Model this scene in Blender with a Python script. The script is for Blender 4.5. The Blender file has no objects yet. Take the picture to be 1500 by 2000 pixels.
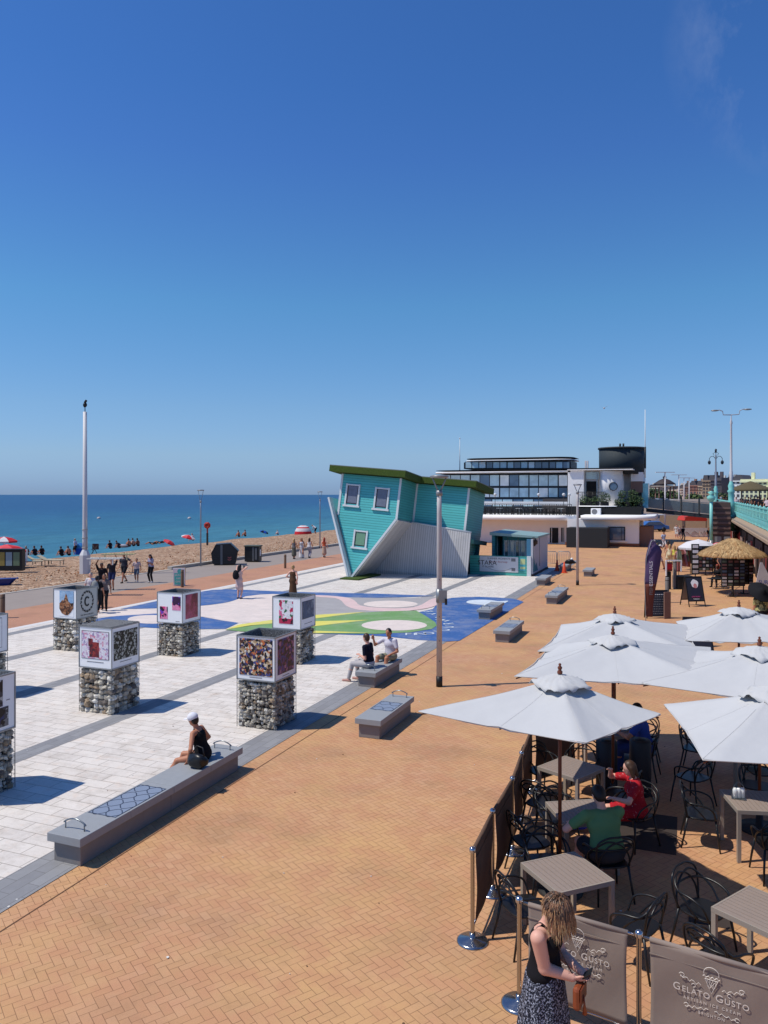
import bpy, math, random
import numpy as np
from mathutils import Vector, Matrix
C = bpy.context.scene.collection
PI = math.pi
# ------------------------------------------------------------------ camera, world, sun
TH = math.radians(21.6)          # the promenade runs 21.6 deg to the right of the view
F, CX, HY, EYE = 1502.0, 750.0, 966.0, 5.2
cd = bpy.data.cameras.new('camera')
cam = bpy.data.objects.new('camera', cd); C.objects.link(cam)
cam.location = (0, 0, EYE); cam.rotation_euler = (PI/2, 0, TH)
cd.sensor_fit = 'VERTICAL'; cd.sensor_height = 36; cd.lens = F/2000*36
cd.shift_y = -34/2000; cd.clip_start = .1; cd.clip_end = 60000
bpy.context.scene.camera = cam
SUN_D = Vector((-.867, -.526, 0)).normalized(); EL = math.radians(60)
SUN_D = Vector((SUN_D.x*math.cos(EL), SUN_D.y*math.cos(EL), math.sin(EL)))
sl = bpy.data.lights.new('sun', 'SUN'); sl.energy = 4.1; sl.angle = math.radians(.5); sl.color = (1, .94, .825)
so = bpy.data.objects.new('sun', sl); C.objects.link(so)
so.rotation_euler = SUN_D.to_track_quat('Z', 'Y').to_euler(); so.location = (0, 0, 50)
W = bpy.data.worlds.new('World'); bpy.context.scene.world = W; W.use_nodes = True
wt = W.node_tree; wt.nodes.clear()
sky = wt.nodes.new('ShaderNodeTexSky'); sky.sky_type = 'NISHITA'; sky.sun_disc = False
sky.sun_elevation = EL; sky.sun_rotation = math.atan2(SUN_D.x, SUN_D.y)
sky.altitude = 0; sky.air_density = 1.0; sky.dust_density = .35; sky.ozone_density = 3.0
bg = wt.nodes.new('ShaderNodeBackground'); bg.inputs[1].default_value = .135
wo = wt.nodes.new('ShaderNodeOutputWorld')
# thin cirrus high on the right, part of the sky itself
tc = wt.nodes.new('ShaderNodeTexCoord')
def wmath(op, a, b=None, c=None):
    n = wt.nodes.new('ShaderNodeMath'); n.operation = op
    for i, x in enumerate((a, b, c)):
        if x is None: continue
        if isinstance(x, (int, float)): n.inputs[i].default_value = x
        else: wt.links.new(x, n.inputs[i])
    return n.outputs[0]
mp = wt.nodes.new('ShaderNodeMapping'); mp.inputs['Scale'].default_value = (5, 5, 2.4)
mp.inputs['Rotation'].default_value = (.3, .5, .2)
wt.links.new(tc.outputs['Generated'], mp.inputs[0])
nz = wt.nodes.new('ShaderNodeTexNoise'); nz.inputs['Scale'].default_value = 2.6; nz.inputs['Detail'].default_value = 9
nz.inputs['Roughness'].default_value = .62
wt.links.new(mp.outputs[0], nz.inputs['Vector'])
cdir = (Vector((math.cos(TH), math.sin(TH), 0))*.57 + Vector((-math.sin(TH), math.cos(TH), 0)) + Vector((0, 0, .62))).normalized()
dp = wt.nodes.new('ShaderNodeVectorMath'); dp.operation = 'DOT_PRODUCT'; dp.inputs[1].default_value = cdir
wt.links.new(tc.outputs['Generated'], dp.inputs[0])
near = wmath('MULTIPLY', wmath('SUBTRACT', dp.outputs['Value'], .9885), 100)
near.node.use_clamp = True
cl = wmath('MULTIPLY', wmath('SUBTRACT', nz.outputs[0], .47), 2.0); cl.node.use_clamp = True
fac = wmath('MULTIPLY', near, cl)
mx = wt.nodes.new('ShaderNodeMix'); mx.data_type = 'RGBA'
tint = wt.nodes.new('ShaderNodeMix'); tint.data_type = 'RGBA'; tint.blend_type = 'MULTIPLY'; tint.inputs[0].default_value = 1
sz = wt.nodes.new('ShaderNodeSeparateXYZ'); wt.links.new(tc.outputs['Generated'], sz.inputs[0])
cr = wt.nodes.new('ShaderNodeValToRGB'); wt.links.new(sz.outputs[2], cr.inputs[0])
cr.color_ramp.elements[0].position = .01; cr.color_ramp.elements[0].color = (.33, .51, 1.0, 1)
cr.color_ramp.elements[1].position = .47; cr.color_ramp.elements[1].color = (.295, .58, .96, 1)
for ps_, c_ in ((.05, (.44, .585, .88, 1)), (.11, (.46, .63, .85, 1)), (.237, (.39, .70, .90, 1)), (.40, (.32, .59, .96, 1))):
    e_ = cr.color_ramp.elements.new(ps_); e_.color = c_
wt.links.new(cr.outputs[0], tint.inputs[7])
wt.links.new(sky.outputs[0], tint.inputs[6])
wt.links.new(fac, mx.inputs[0]); wt.links.new(tint.outputs[2], mx.inputs[6]); mx.inputs[7].default_value = (2.4, 3.0, 4.6, 1)
wt.links.new(mx.outputs[2], bg.inputs[0]); wt.links.new(bg.outputs[0], wo.inputs[0])
vs = bpy.context.scene.view_settings
vs.view_transform = 'Standard'; vs.look = 'None'; vs.exposure = 0; vs.gamma = 1; vs.use_curve_mapping = False
bpy.context.scene.cycles.max_bounces = 6

# ------------------------------------------------------------------ measuring helpers
cT, sT = math.cos(TH), math.sin(TH)
def Wd(x, y, z=0): return Vector((x*cT-y*sT, x*sT+y*cT, z))           # metres right of / ahead of the viewer -> world
def P(px, py, z=0):
    y = (EYE-z)*F/(py-HY); return Wd((px-CX)/F*y, y, z)
def RU(px, py, u0):                                                    # point on the plane y = u0
    d = Vector(((px-CX)/F*cT-sT, (px-CX)/F*sT+cT, (HY-py)/F)); t = u0/d.y
    return Vector((d.x*t, u0, EYE+d.z*t))
def lin(r, g, b, k=1.0):
    def c(x):
        x /= 255; x = x/12.92 if x <= .04045 else ((x+.055)/1.055)**2.4
        return min(.85, x*k)
    return (c(r), c(g), c(b), 1)

# ------------------------------------------------------------------ materials
class NT:
    def __init__(s, name):
        s.m = bpy.data.materials.new(name); s.m.use_nodes = True; s.t = s.m.node_tree
        s.b = s.t.nodes['Principled BSDF']
    def n(s, t, **k):
        n = s.t.nodes.new(t)
        for a, v in k.items(): setattr(n, a, v)
        return n
    def put(s, sock, v):
        if v is None: return
        if isinstance(v, bpy.types.NodeSocket): s.t.links.new(v, sock)
        else: sock.default_value = v
    def math(s, op, a, b=None, c=None, clamp=False):
        n = s.n('ShaderNodeMath', operation=op); n.use_clamp = clamp
        for i, x in enumerate((a, b, c)): s.put(n.inputs[i], x)
        return n.outputs[0]
    def mix(s, f, a, b, blend='MIX'):
        n = s.n('ShaderNodeMix', data_type='RGBA', blend_type=blend)
        s.put(n.inputs[0], f); s.put(n.inputs[6], a); s.put(n.inputs[7], b); return n.outputs[2]
    def pos(s): return s.n('ShaderNodeNewGeometry').outputs['Position']
    def obj(s): return s.n('ShaderNodeTexCoord').outputs['Object']
    def mapping(s, v, rot=(0, 0, 0), scale=(1, 1, 1), loc=(0, 0, 0)):
        n = s.n('ShaderNodeMapping'); s.put(n.inputs[0], v)
        n.inputs['Rotation'].default_value = rot; n.inputs['Scale'].default_value = scale; n.inputs['Location'].default_value = loc
        return n.outputs[0]
    def noise(s, v, scale, detail=4, rough=.55, col=False):
        n = s.n('ShaderNodeTexNoise'); s.put(n.inputs['Vector'], v); n.inputs['Scale'].default_value = scale
        n.inputs['Detail'].default_value = detail; n.inputs['Roughness'].default_value = rough
        return n.outputs[1 if col else 0]
    def vor(s, v, scale, feat='F1', out='Distance', rnd=1):
        n = s.n('ShaderNodeTexVoronoi', feature=feat); s.put(n.inputs['Vector'], v); n.inputs['Scale'].default_value = scale
        n.inputs['Randomness'].default_value = rnd; return n.outputs[out]
    def ramp(s, f, pts, interp='LINEAR'):
        n = s.n('ShaderNodeValToRGB'); s.put(n.inputs[0], f); r = n.color_ramp; r.interpolation = interp
        r.elements[0].position, r.elements[0].color = pts[0]; r.elements[1].position, r.elements[1].color = pts[1]
        for p, c in pts[2:]:
            e = r.elements.new(p); e.color = c
        return n.outputs[0]
    def sep(s, v):
        n = s.n('ShaderNodeSeparateXYZ'); s.put(n.inputs[0], v); return n.outputs
    def comb(s, x=0, y=0, z=0):
        n = s.n('ShaderNodeCombineXYZ')
        for i, q in enumerate((x, y, z)): s.put(n.inputs[i], q)
        return n.outputs[0]
    def hsv(s, c, h=.5, sa=1, v=1):
        n = s.n('ShaderNodeHueSaturation'); s.put(n.inputs['Hue'], h); s.put(n.inputs['Saturation'], sa); s.put(n.inputs['Value'], v)
        s.put(n.inputs['Color'], c); return n.outputs[0]
    def bump(s, h, dist=.01, st=1):
        n = s.n('ShaderNodeBump'); s.put(n.inputs['Height'], h); n.inputs['Distance'].default_value = dist
        n.inputs['Strength'].default_value = st; s.t.links.new(n.outputs[0], s.b.inputs['Normal'])
    def fin(s, col=None, rough=.7, metal=0, spec=.5):
        s.put(s.b.inputs['Base Color'], col); s.put(s.b.inputs['Roughness'], rough); s.b.inputs['Metallic'].default_value = metal
        s.b.inputs['Specular IOR Level'].default_value = spec; return s.m
_mc = {}
def mat(name, col, rough=.7, metal=0, var=.12, scale=6, bump=0, spec=.4, world=False):
    """plain surface with grime-scale colour variation"""
    if name in _mc: return _mc[name]
    t = NT(name); v = t.pos() if world else t.obj()
    n1 = t.noise(v, scale, 6, .6); n2 = t.noise(v, scale*7, 3, .6)
    f = t.math('ADD', t.math('MULTIPLY', n1, .7), t.math('MULTIPLY', n2, .3))
    k = t.math('MULTIPLY_ADD', f, 2*var, 1-var)
    c = t.hsv(tuple(col), v=k)
    if bump: t.bump(n2, bump)
    r = t.math('MULTIPLY_ADD', n2, .2, rough-.1, clamp=True)
    _mc[name] = t.fin(c, r, metal, spec); return _mc[name]
def S(r, g, b, k=.8): return lin(r, g, b, k)

def m_herring(name='brown_brick_paving', rose_=0):
    t = NT(name); p = t.mapping(t.pos(), rot=(0, 0, math.radians(32.7)), scale=(10, 10, 10))
    x, y, _ = t.sep(p); M = t.math
    i, j = M('FLOOR', x), M('FLOOR', y); fx, fy = M('SUBTRACT', x, i), M('SUBTRACT', y, j)
    m = M('FLOORED_MODULO', M('SUBTRACT', i, j), 4.0)
    def is_(k): return M('COMPARE', m, float(k), .25)
    e0, e1, e2, e3 = [is_(k) for k in range(4)]
    big = 1.0
    l, r, b, tt = fx, M('SUBTRACT', 1.0, fx), fy, M('SUBTRACT', 1.0, fy)
    L = M('ADD', l, e1); R = M('ADD', r, e0); B = M('ADD', b, e2); T = M('ADD', tt, e3)
    d = M('MINIMUM', M('MINIMUM', L, R), M('MINIMUM', B, T))
    ii, jj = M('SUBTRACT', i, e1), M('SUBTRACT', j, e2)
    wn = t.n('ShaderNodeTexWhiteNoise', noise_dimensions='2D'); t.put(wn.inputs['Vector'], t.comb(ii, jj, 0))
    big = t.noise(t.pos(), .35, 5, .65); med = t.noise(t.pos(), 2.2, 4, .6); fine = t.noise(t.pos(), 60, 2, .6)
    base = t.mix(wn.outputs[0], S(195, 144, 108, .86), S(207, 159, 123, .86))
    base = t.mix(t.ramp(big, [(.36, (0, 0, 0, 1)), (.66, (1, 1, 1, 1))]), base, S(208, 163, 112, .88))
    rose = t.ramp(med, [(.46, (0, 0, 0, 1)), (.62, (.5, .5, .5, 1))])
    base = t.mix(rose, base, S(194, 138, 104, .86))
    if rose_: base = t.mix(.65, base, S(188, 136, 116, .82))
    base = t.hsv(base, v=M('MULTIPLY_ADD', fine, .24, .89))
    stain = t.ramp(t.noise(t.pos(), .55, 8, .72), [(.33, (.76, .77, .78, 1)), (.5, (1, 1, 1, 1))])
    base = t.mix(1.0, base, stain, 'MULTIPLY')
    spots = t.ramp(t.vor(t.pos(), 1.3), [(.015, (.55, .5, .48, 1)), (.03, (1, 1, 1, 1))])
    base = t.mix(1.0, base, spots, 'MULTIPLY')
    jw = M('MULTIPLY_ADD', t.noise(t.pos(), 4, 3), .045, .03)
    joint = M('SUBTRACT', 1.0, M('DIVIDE', d, jw), clamp=True)
    jv = M('MULTIPLY', joint, M('MULTIPLY_ADD', t.noise(t.pos(), 1.5, 4), 1.3, .15), clamp=True)
    col = t.mix(jv, base, S(132, 92, 64, .8))
    t.bump(M('SUBTRACT', M('MULTIPLY', fine, .2), joint), .004, .7)
    return t.fin(col, .8, 0, .3)
def m_white_pavers():
    t = NT('white_stone_paving'); p = t.mapping(t.pos(), scale=(1, 1, 1))
    br = t.n('ShaderNodeTexBrick'); t.put(br.inputs['Vector'], p); br.offset = .5
    br.inputs['Scale'].default_value = 1; br.inputs['Brick Width'].default_value = .62; br.inputs['Row Height'].default_value = .30
    br.inputs['Mortar Size'].default_value = .007; br.inputs['Mortar Smooth'].default_value = .1
    br.inputs['Color1'].default_value = S(232, 224, 215, .80); br.inputs['Color2'].default_value = S(222, 214, 206, .80)
    br.inputs['Mortar'].default_value = S(172, 162, 152, .75); br.inputs['Bias'].default_value = -.1
    n1 = t.noise(p, 1.1, 8, .7); n2 = t.noise(t.mapping(p, scale=(1, 3.5, 1)), 5, 6, .7); n3 = t.noise(p, 38, 3, .7)
    k = t.math('ADD', t.math('MULTIPLY_ADD', n1, .26, .66), t.math('ADD', t.math('MULTIPLY', n2, .26), t.math('MULTIPLY', n3, .26)))
    c = t.hsv(br.outputs[0], v=k)
    gr = t.ramp(t.noise(p, 1.9, 9, .75), [(.34, (.80, .78, .76, 1)), (.52, (1, 1, 1, 1))]); c = t.mix(1.0, c, gr, 'MULTIPLY')
    warm = t.ramp(t.noise(p, 3.1, 4, .6), [(.55, (1, 1, 1, 1)), (.72, (1, .93, .88, 1))]); c = t.mix(1.0, c, warm, 'MULTIPLY')
    pit = t.ramp(t.vor(p, 34), [(.06, (.80, .79, .78, 1)), (.16, (1, 1, 1, 1))]); c = t.mix(1.0, c, pit, 'MULTIPLY')
    t.bump(n3, .003, .5); return t.fin(c, .8, 0, .25)
def m_grey_pavers():
    t = NT('grey_stone_paving'); p = t.pos()
    br = t.n('ShaderNodeTexBrick'); t.put(br.inputs['Vector'], t.mapping(p, rot=(0, 0, PI/2))); br.offset = .5
    br.inputs['Scale'].default_value = 1; br.inputs['Brick Width'].default_value = .6; br.inputs['Row Height'].default_value = .2
    br.inputs['Mortar Size'].default_value = .005
    br.inputs['Color1'].default_value = S(155, 155, 157); br.inputs['Color2'].default_value = S(143, 143, 146)
    br.inputs['Mortar'].default_value = S(120, 118, 118)
    k = t.math('MULTIPLY_ADD', t.noise(p, 5, 7, .7), .4, .8)
    t.bump(t.noise(p, 60, 3), .003, .5); return t.fin(t.hsv(br.outputs[0], v=k), .75, 0, .3)
def m_paint(name, col):
    t = NT(name); p = t.pos()
    n = t.noise(p, 2, 7, .7); n3 = t.noise(p, 30, 3, .7)
    br = t.n('ShaderNodeTexBrick'); t.put(br.inputs['Vector'], p); br.offset = .5
    br.inputs['Scale'].default_value = 1; br.inputs['Brick Width'].default_value = .62; br.inputs['Row Height'].default_value = .30
    br.inputs['Mortar Size'].default_value = .006
    for i, k in (('Color1', 1.04), ('Color2', .96), ('Mortar', .84)): br.inputs[i].default_value = (k, k, k, 1)
    c = t.hsv(col, v=t.math('ADD', t.math('MULTIPLY_ADD', n, .3, .78), t.math('MULTIPLY', n3, .14)))
    c = t.mix(1.0, c, br.outputs[0], 'MULTIPLY'); wear = t.ramp(t.noise(p, .9, 9, .78), [(.46, (0, 0, 0, 1)), (.72, (.42, .42, .42, 1))]); c = t.mix(wear, c, S(196, 192, 188)); t.bump(n3, .002, .4); return t.fin(c, .7, 0, .3)
def m_shingle():
    t = NT('beach_shingle'); p = t.pos()
    a = t.vor(p, 9, out='Color'); b = t.vor(p, 3.2, out='Color'); d = t.vor(p, 9)
    v = t.sep(a)[0]; v2 = t.sep(b)[1]; big = t.noise(p, .25, 6, .6)
    c = t.ramp(t.math('ADD', t.math('MULTIPLY', v, .62), t.math('MULTIPLY', v2, .38)), [(.08, S(104, 82, 64)), (.92, S(224, 200, 174)), (.38, S(158, 126, 100)), (.62, S(184, 150, 120))])
    c = t.hsv(c, v=t.math('MULTIPLY_ADD', big, .5, .76))
    c = t.mix(t.math('MULTIPLY', t.noise(p, 1.2, 5), .35), c, S(190, 150, 128))
    t.bump(t.math('ADD', t.math('MULTIPLY', d, -1.0), t.noise(p, 2, 5)), .06, 1); return t.fin(c, .9, 0, .15)
def m_asphalt():
    t = NT('path_asphalt'); p = t.pos()
    c = t.hsv(S(160, 148, 140), v=t.math('ADD', t.math('MULTIPLY_ADD', t.noise(p, .8, 8, .7), .35, .72), t.math('MULTIPLY', t.noise(p, 40, 2), .25)))
    return t.fin(c, .85, 0, .25)
def m_sea():
    t = NT('sea_water'); p = t.pos(); x, y, _ = t.sep(p)
    d = t.math('DIVIDE', t.math('SUBTRACT', -60.0, x), 420.0, clamp=True)
    n = t.noise(t.mapping(p, scale=(.012, .02, 1)), 1.0, 5, .6)
    d2 = t.math('ADD', d, t.math('MULTIPLY_ADD', n, .5, -.25), clamp=True)
    c = t.ramp(d2, [(.0, (.055, .195, .245, 1)), (1, (.020, .085, .19, 1)), (.25, (.032, .135, .21, 1)), (.6, (.022, .10, .20, 1))])
    rip = t.noise(t.mapping(p, rot=(0, 0, .25), scale=(.20, .05, 1)), 1.0, 8, .75)
    c = t.hsv(c, v=t.math('MULTIPLY_ADD', t.ramp(rip, [(.38, (0, 0, 0, 1)), (.62, (1, 1, 1, 1))]), .42, .78))
    h = t.math('ADD', t.noise(t.mapping(p, rot=(0, 0, .25), scale=(.5, .25, 1)), 1.0, 6, .65), t.math('MULTIPLY', t.noise(p, 2.5, 3), .15))
    t.bump(h, .5, 1); t.b.inputs['IOR'].default_value = 1.33
    return t.fin(c, .42, 0, .35)
def m_clap(name, col, pitch=.18, axis=2, world=False):
    """painted boards with a shadow-free groove profile carried by bump and thin joint lines"""
    t = NT(name); v = t.obj(); z = t.sep(v)[axis]
    f = t.math('FRACT', t.math('DIVIDE', z, pitch)); line = t.math('LESS_THAN', f, .17)
    wn = t.n('ShaderNodeTexWhiteNoise', noise_dimensions='1D'); t.put(wn.inputs['W'], t.math('FLOOR', t.math('DIVIDE', z, pitch)))
    k = t.math('MULTIPLY', t.math('MULTIPLY_ADD', wn.outputs[0], .12, .92), t.math('MULTIPLY_ADD', t.noise(v, 1.5, 6, .65), .24, .88))
    c = t.hsv(col, v=k); c = t.mix(t.math('MULTIPLY', line, .8), c, tuple(q*.42 for q in col[:3])+(1,))
    t.bump(t.math('SUBTRACT', 1.0, f) if axis == 2 else f, .02, .8); return t.fin(c, .5, 0, .4)
def m_photo(name, cols, scale, seed=0, kind='vor'):
    """a printed photograph: many small patches of colour"""
    t = NT(name); p = t.mapping(t.obj(), loc=(seed, seed*.37, seed*.61))
    p2 = t.math
    wv = t.n('ShaderNodeVectorMath', operation='ADD'); t.put(wv.inputs[0], p)
    nn = t.noise(p, scale*.6, 4, .6, col=True)
    sc = t.n('ShaderNodeVectorMath', operation='SCALE'); t.put(sc.inputs[0], nn); sc.inputs['Scale'].default_value = 2.2/scale
    t.t.links.new(sc.outputs[0], wv.inputs[1]); q = wv.outputs[0]
    if kind == 'vor': f = t.sep(t.vor(q, scale, out='Color'))[0]
    else: f = t.noise(q, scale*.35, 7, .7)
    n = len(cols)
    pts = [((i+.5)/n if kind == 'vor' else .3+.4*i/(n-1), S(*cc, .85)) for i, cc in enumerate(cols)]
    pts = [pts[0], pts[-1]]+pts[1:-1]
    c = t.ramp(f, pts, 'CONSTANT' if kind == 'vor' else 'LINEAR')
    c = t.hsv(c, v=t.math('MULTIPLY_ADD', t.noise(p, scale*2.2, 4, .7), .9, .5))
    return t.fin(c, .35, 0, .4)
def m_glass(name, col=(.03, .05, .07, 1), rough=.06):
    t = NT(name); v = t.obj()
    c = t.mix(t.noise(v, 1.3, 5, .6), col, tuple(min(1, q*3.2) for q in col[:3])+(1,))
    t.b.inputs['Coat Weight'].default_value = .4
    return t.fin(c, rough, 0, .9)
def m_checker(name, a, b, scale, thr=.5, rough=.8):
    t = NT(name); v = t.obj(); f = t.noise(v, scale, 3, .75)
    g = t.ramp(f, [(thr-.03, (0, 0, 0, 1)), (thr+.03, (1, 1, 1, 1))]); c = t.mix(g, a, b)
    c = t.hsv(c, v=t.math('MULTIPLY_ADD', t.noise(v, 4, 4), .3, .85))
    return t.fin(c, rough, 0, .2)
def m_cloth(name, col, rough=.9, wrinkle=.02, scale=3):
    t = NT(name); v = t.obj()
    n = t.noise(t.mapping(v, scale=(1, 1, .6)), scale, 5, .55)
    c = t.hsv(col, v=t.math('MULTIPLY_ADD', t.noise(v, 2, 5, .6), .14, .93))
    t.bump(n, wrinkle, .8); return t.fin(c, rough, 0, .2)

# ------------------------------------------------------------------ mesh builder
class MB:
    def __init__(s): s.v = []; s.f = []; s.m = []; s.s = []
    def add(s, vs, fs, m=0, sm=False):
        o = len(s.v); s.v += [tuple(q) for q in vs]
        for f in fs: s.f.append(tuple(i+o for i in f)); s.m.append(m); s.s.append(sm)
        return s
    def box(s, x0, x1, y0, y1, z0, z1, m=0, mtx=None):
        vs = [Vector(q) for q in ((x0, y0, z0), (x1, y0, z0), (x1, y1, z0), (x0, y1, z0), (x0, y0, z1), (x1, y0, z1), (x1, y1, z1), (x0, y1, z1))]
        if mtx: vs = [mtx@q for q in vs]
        return s.add(vs, [(0, 3, 2, 1), (4, 5, 6, 7), (0, 1, 5, 4), (1, 2, 6, 5), (2, 3, 7, 6), (3, 0, 4, 7)], m)
    def prism(s, pts, z0, z1, m=0, mtx=None, sm=False):
        n = len(pts); vs = [Vector((p[0], p[1], z0)) for p in pts]+[Vector((p[0], p[1], z1)) for p in pts]
        if mtx: vs = [mtx@q for q in vs]
        a = sum(pts[i][0]*pts[(i+1) % n][1]-pts[(i+1) % n][0]*pts[i][1] for i in range(n))
        bot, top = tuple(range(n-1, -1, -1)), tuple(range(n, 2*n))
        side = [(i, (i+1) % n, n+(i+1) % n, n+i) for i in range(n)]
        if a < 0: bot, top, side = bot[::-1], top[::-1], [q[::-1] for q in side]
        s.add(vs, [bot, top], m); o = len(s.v)-2*n
        for q in side: s.f.append(tuple(i+o for i in q)); s.m.append(m); s.s.append(sm)
        return s
    def tube(s, pts, r=.01, n=6, m=0, caps=True, flat=1.0, closed=False):
        pts = [Vector(p) for p in pts]; k = len(pts); rs = r if isinstance(r, (list, tuple)) else [r]*k
        vs = []; up = None
        for i, p in enumerate(pts):
            if closed: d = pts[(i+1) % k]-pts[i-1]
            else: d = pts[min(i+1, k-1)]-pts[max(i-1, 0)]
            if d.length < 1e-9: d = Vector((0, 0, 1))
            d.normalize()
            if up is None: up = Vector((0, 0, 1)) if abs(d.z) < .9 else Vector((1, 0, 0))
            a = d.cross(up)
            if a.length < 1e-6: a = d.cross(Vector((0, 1, 0)))
            a.normalize(); b = a.cross(d).normalized(); up = b
            for j in range(n):
                t = 2*PI*j/n; vs.append(p+a*math.cos(t)*rs[i]+b*math.sin(t)*rs[i]*flat)
        fs = [(i*n+j, i*n+(j+1) % n, (i+1)*n+(j+1) % n, (i+1)*n+j) for i in range(k-1) for j in range(n)]
        if closed: fs += [((k-1)*n+j, (k-1)*n+(j+1) % n, (j+1) % n, j) for j in range(n)]
        s.add(vs, fs, m, n > 4)
        if caps and not closed:
            o = len(s.v)-k*n
            for q in (tuple(range(o+n-1, o-1, -1)), tuple(range(o+(k-1)*n, o+k*n))): s.f.append(q); s.m.append(m); s.s.append(False)
        return s
    def lathe(s, prof, c=(0, 0, 0), n=20, m=0, sm=True, mtx=None):
        vs = []
        for r, z in prof:
            for j in range(n):
                a = 2*PI*j/n; q = Vector((c[0]+max(r, 1e-4)*math.cos(a), c[1]+max(r, 1e-4)*math.sin(a), c[2]+z)); vs.append(mtx@q if mtx else q)
        fs = [(i*n+j, i*n+(j+1) % n, (i+1)*n+(j+1) % n, (i+1)*n+j) for i in range(len(prof)-1) for j in range(n)]
        return s.add(vs, fs, m, sm)
    def disc(s, c, r, n=16, m=0, ry=None, nrm='z'):
        ry = ry or r; vs = []
        for j in range(n):
            a = 2*PI*j/n; x, y = r*math.cos(a), ry*math.sin(a)
            vs.append((c[0]+x, c[1]+y, c[2]) if nrm == 'z' else (c[0]+x, c[1], c[2]+y) if nrm == 'y' else (c[0], c[1]+x, c[2]+y))
        return s.add(vs, [tuple(range(n))], m)
    def blob(s, c, r, seed=0, m=0, amp=.25, sub=1, sm=True):
        vs, fs = ico(sub); rn = random.Random(seed); rr = r if isinstance(r, (tuple, list)) else (r, r, r)
        ph = [rn.uniform(0, 6) for _ in range(6)]
        R = Matrix.Rotation(rn.uniform(0, 6), 3, 'Z')@Matrix.Rotation(rn.uniform(0, 6), 3, 'X')
        out = []
        for q in vs:
            k = 1+amp*(math.sin(3*q.x+ph[0])*math.sin(2.7*q.y+ph[1])+.5*math.sin(5*q.z+ph[2])+rn.uniform(-.35, .35))
            w = R@(q*k); out.append((c[0]+w.x*rr[0], c[1]+w.y*rr[1], c[2]+w.z*rr[2]))
        return s.add(out, fs, m, sm)
_ic = {}
def ico(sub):
    if sub in _ic: return _ic[sub]
    import bmesh
    b = bmesh.new(); bmesh.ops.create_icosphere(b, subdivisions=sub, radius=1)
    r = ([v.co.copy() for v in b.verts], [tuple(v.index for v in f.verts) for f in b.faces]); b.free(); _ic[sub] = r; return r
def mesh(name, mb, mats):
    me = bpy.data.meshes.new(name); me.from_pydata(mb.v, [], mb.f)
    for q in (mats if isinstance(mats, (list, tuple)) else [mats]): me.materials.append(q)
    me.polygons.foreach_set('material_index', mb.m); me.polygons.foreach_set('use_smooth', mb.s); me.update(); return me
def obj(name, mb, mats, parent=None, bevel=0, seg=2):
    me = mesh(name, mb, mats) if isinstance(mb, MB) else mb
    o = bpy.data.objects.new(name, me); C.objects.link(o)
    if parent: o.parent = parent
    if bevel:
        b = o.modifiers.new('bevel', 'BEVEL'); b.width = bevel; b.segments = seg; b.limit_method = 'ANGLE'; b.angle_limit = math.radians(40)
    return o
def tag(o, label=None, cat=None, group=None, kind=None):
    if label: o['label'] = label
    if cat: o['category'] = cat
    if group: o['group'] = group
    if kind: o['kind'] = kind
    return o
def struct(name, mb, m): return tag(obj(name, mb, m), kind='structure')
def thing(name, label, cat, loc=(0, 0, 0), rz=0, group=None):
    o = bpy.data.objects.new(name, None); C.objects.link(o); o.location = loc; o.rotation_euler = (0, 0, rz)
    o.empty_display_size = .2; return tag(o, label, cat, group)
def kids(o): return list(o.children)
def dup(root, loc=None, rz=None, label=None, group=None):
    bpy_children = {}
    def cp(o, par):
        c = o.copy(); C.objects.link(c); c.parent = par
        for k in children_of.get(o.name, []): cp(k, c)
        return c
    children_of = {}
    for o in C.objects:
        if o.parent: children_of.setdefault(o.parent.name, []).append(o)
    r = cp(root, None)
    if loc is not None: r.location = loc
    if rz is not None: r.rotation_euler = (0, 0, rz)
    if label: r['label'] = label
    if group: r['group'] = group
    return r
TXT = []
def text(name, s, size, parent, mtx, m, ext=.001, align='CENTER', space=1.0):
    cu = bpy.data.curves.new(name, 'FONT'); cu.body = s; cu.size = size; cu.extrude = ext; cu.align_x = align; cu.align_y = 'CENTER'
    cu.space_character = space; cu.resolution_u = 4
    o = bpy.data.objects.new(name, cu); C.objects.link(o); cu.materials.append(m)
    if parent: o.parent = parent
    o.matrix_local = mtx; TXT.append(o); return o
def rotz(a): return Matrix.Rotation(a, 4, 'Z')
def T(x, y, z): return Matrix.Translation((x, y, z))
def smooth(pts, k=4, closed=True):
    n = len(pts); out = []
    for i in range(n if closed else n-1):
        p = [Vector(pts[(i+d) % n]) if closed else Vector(pts[max(0, min(n-1, i+d))]) for d in (-1, 0, 1, 2)]
        for j in range(k):
            t = j/k; out.append(.5*((2*p[1])+(p[2]-p[0])*t+(2*p[0]-5*p[1]+4*p[2]-p[3])*t*t+(3*p[1]-p[0]-3*p[2]+p[3])*t**3))
    if not closed: out.append(Vector(pts[-1]))
    return out
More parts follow.
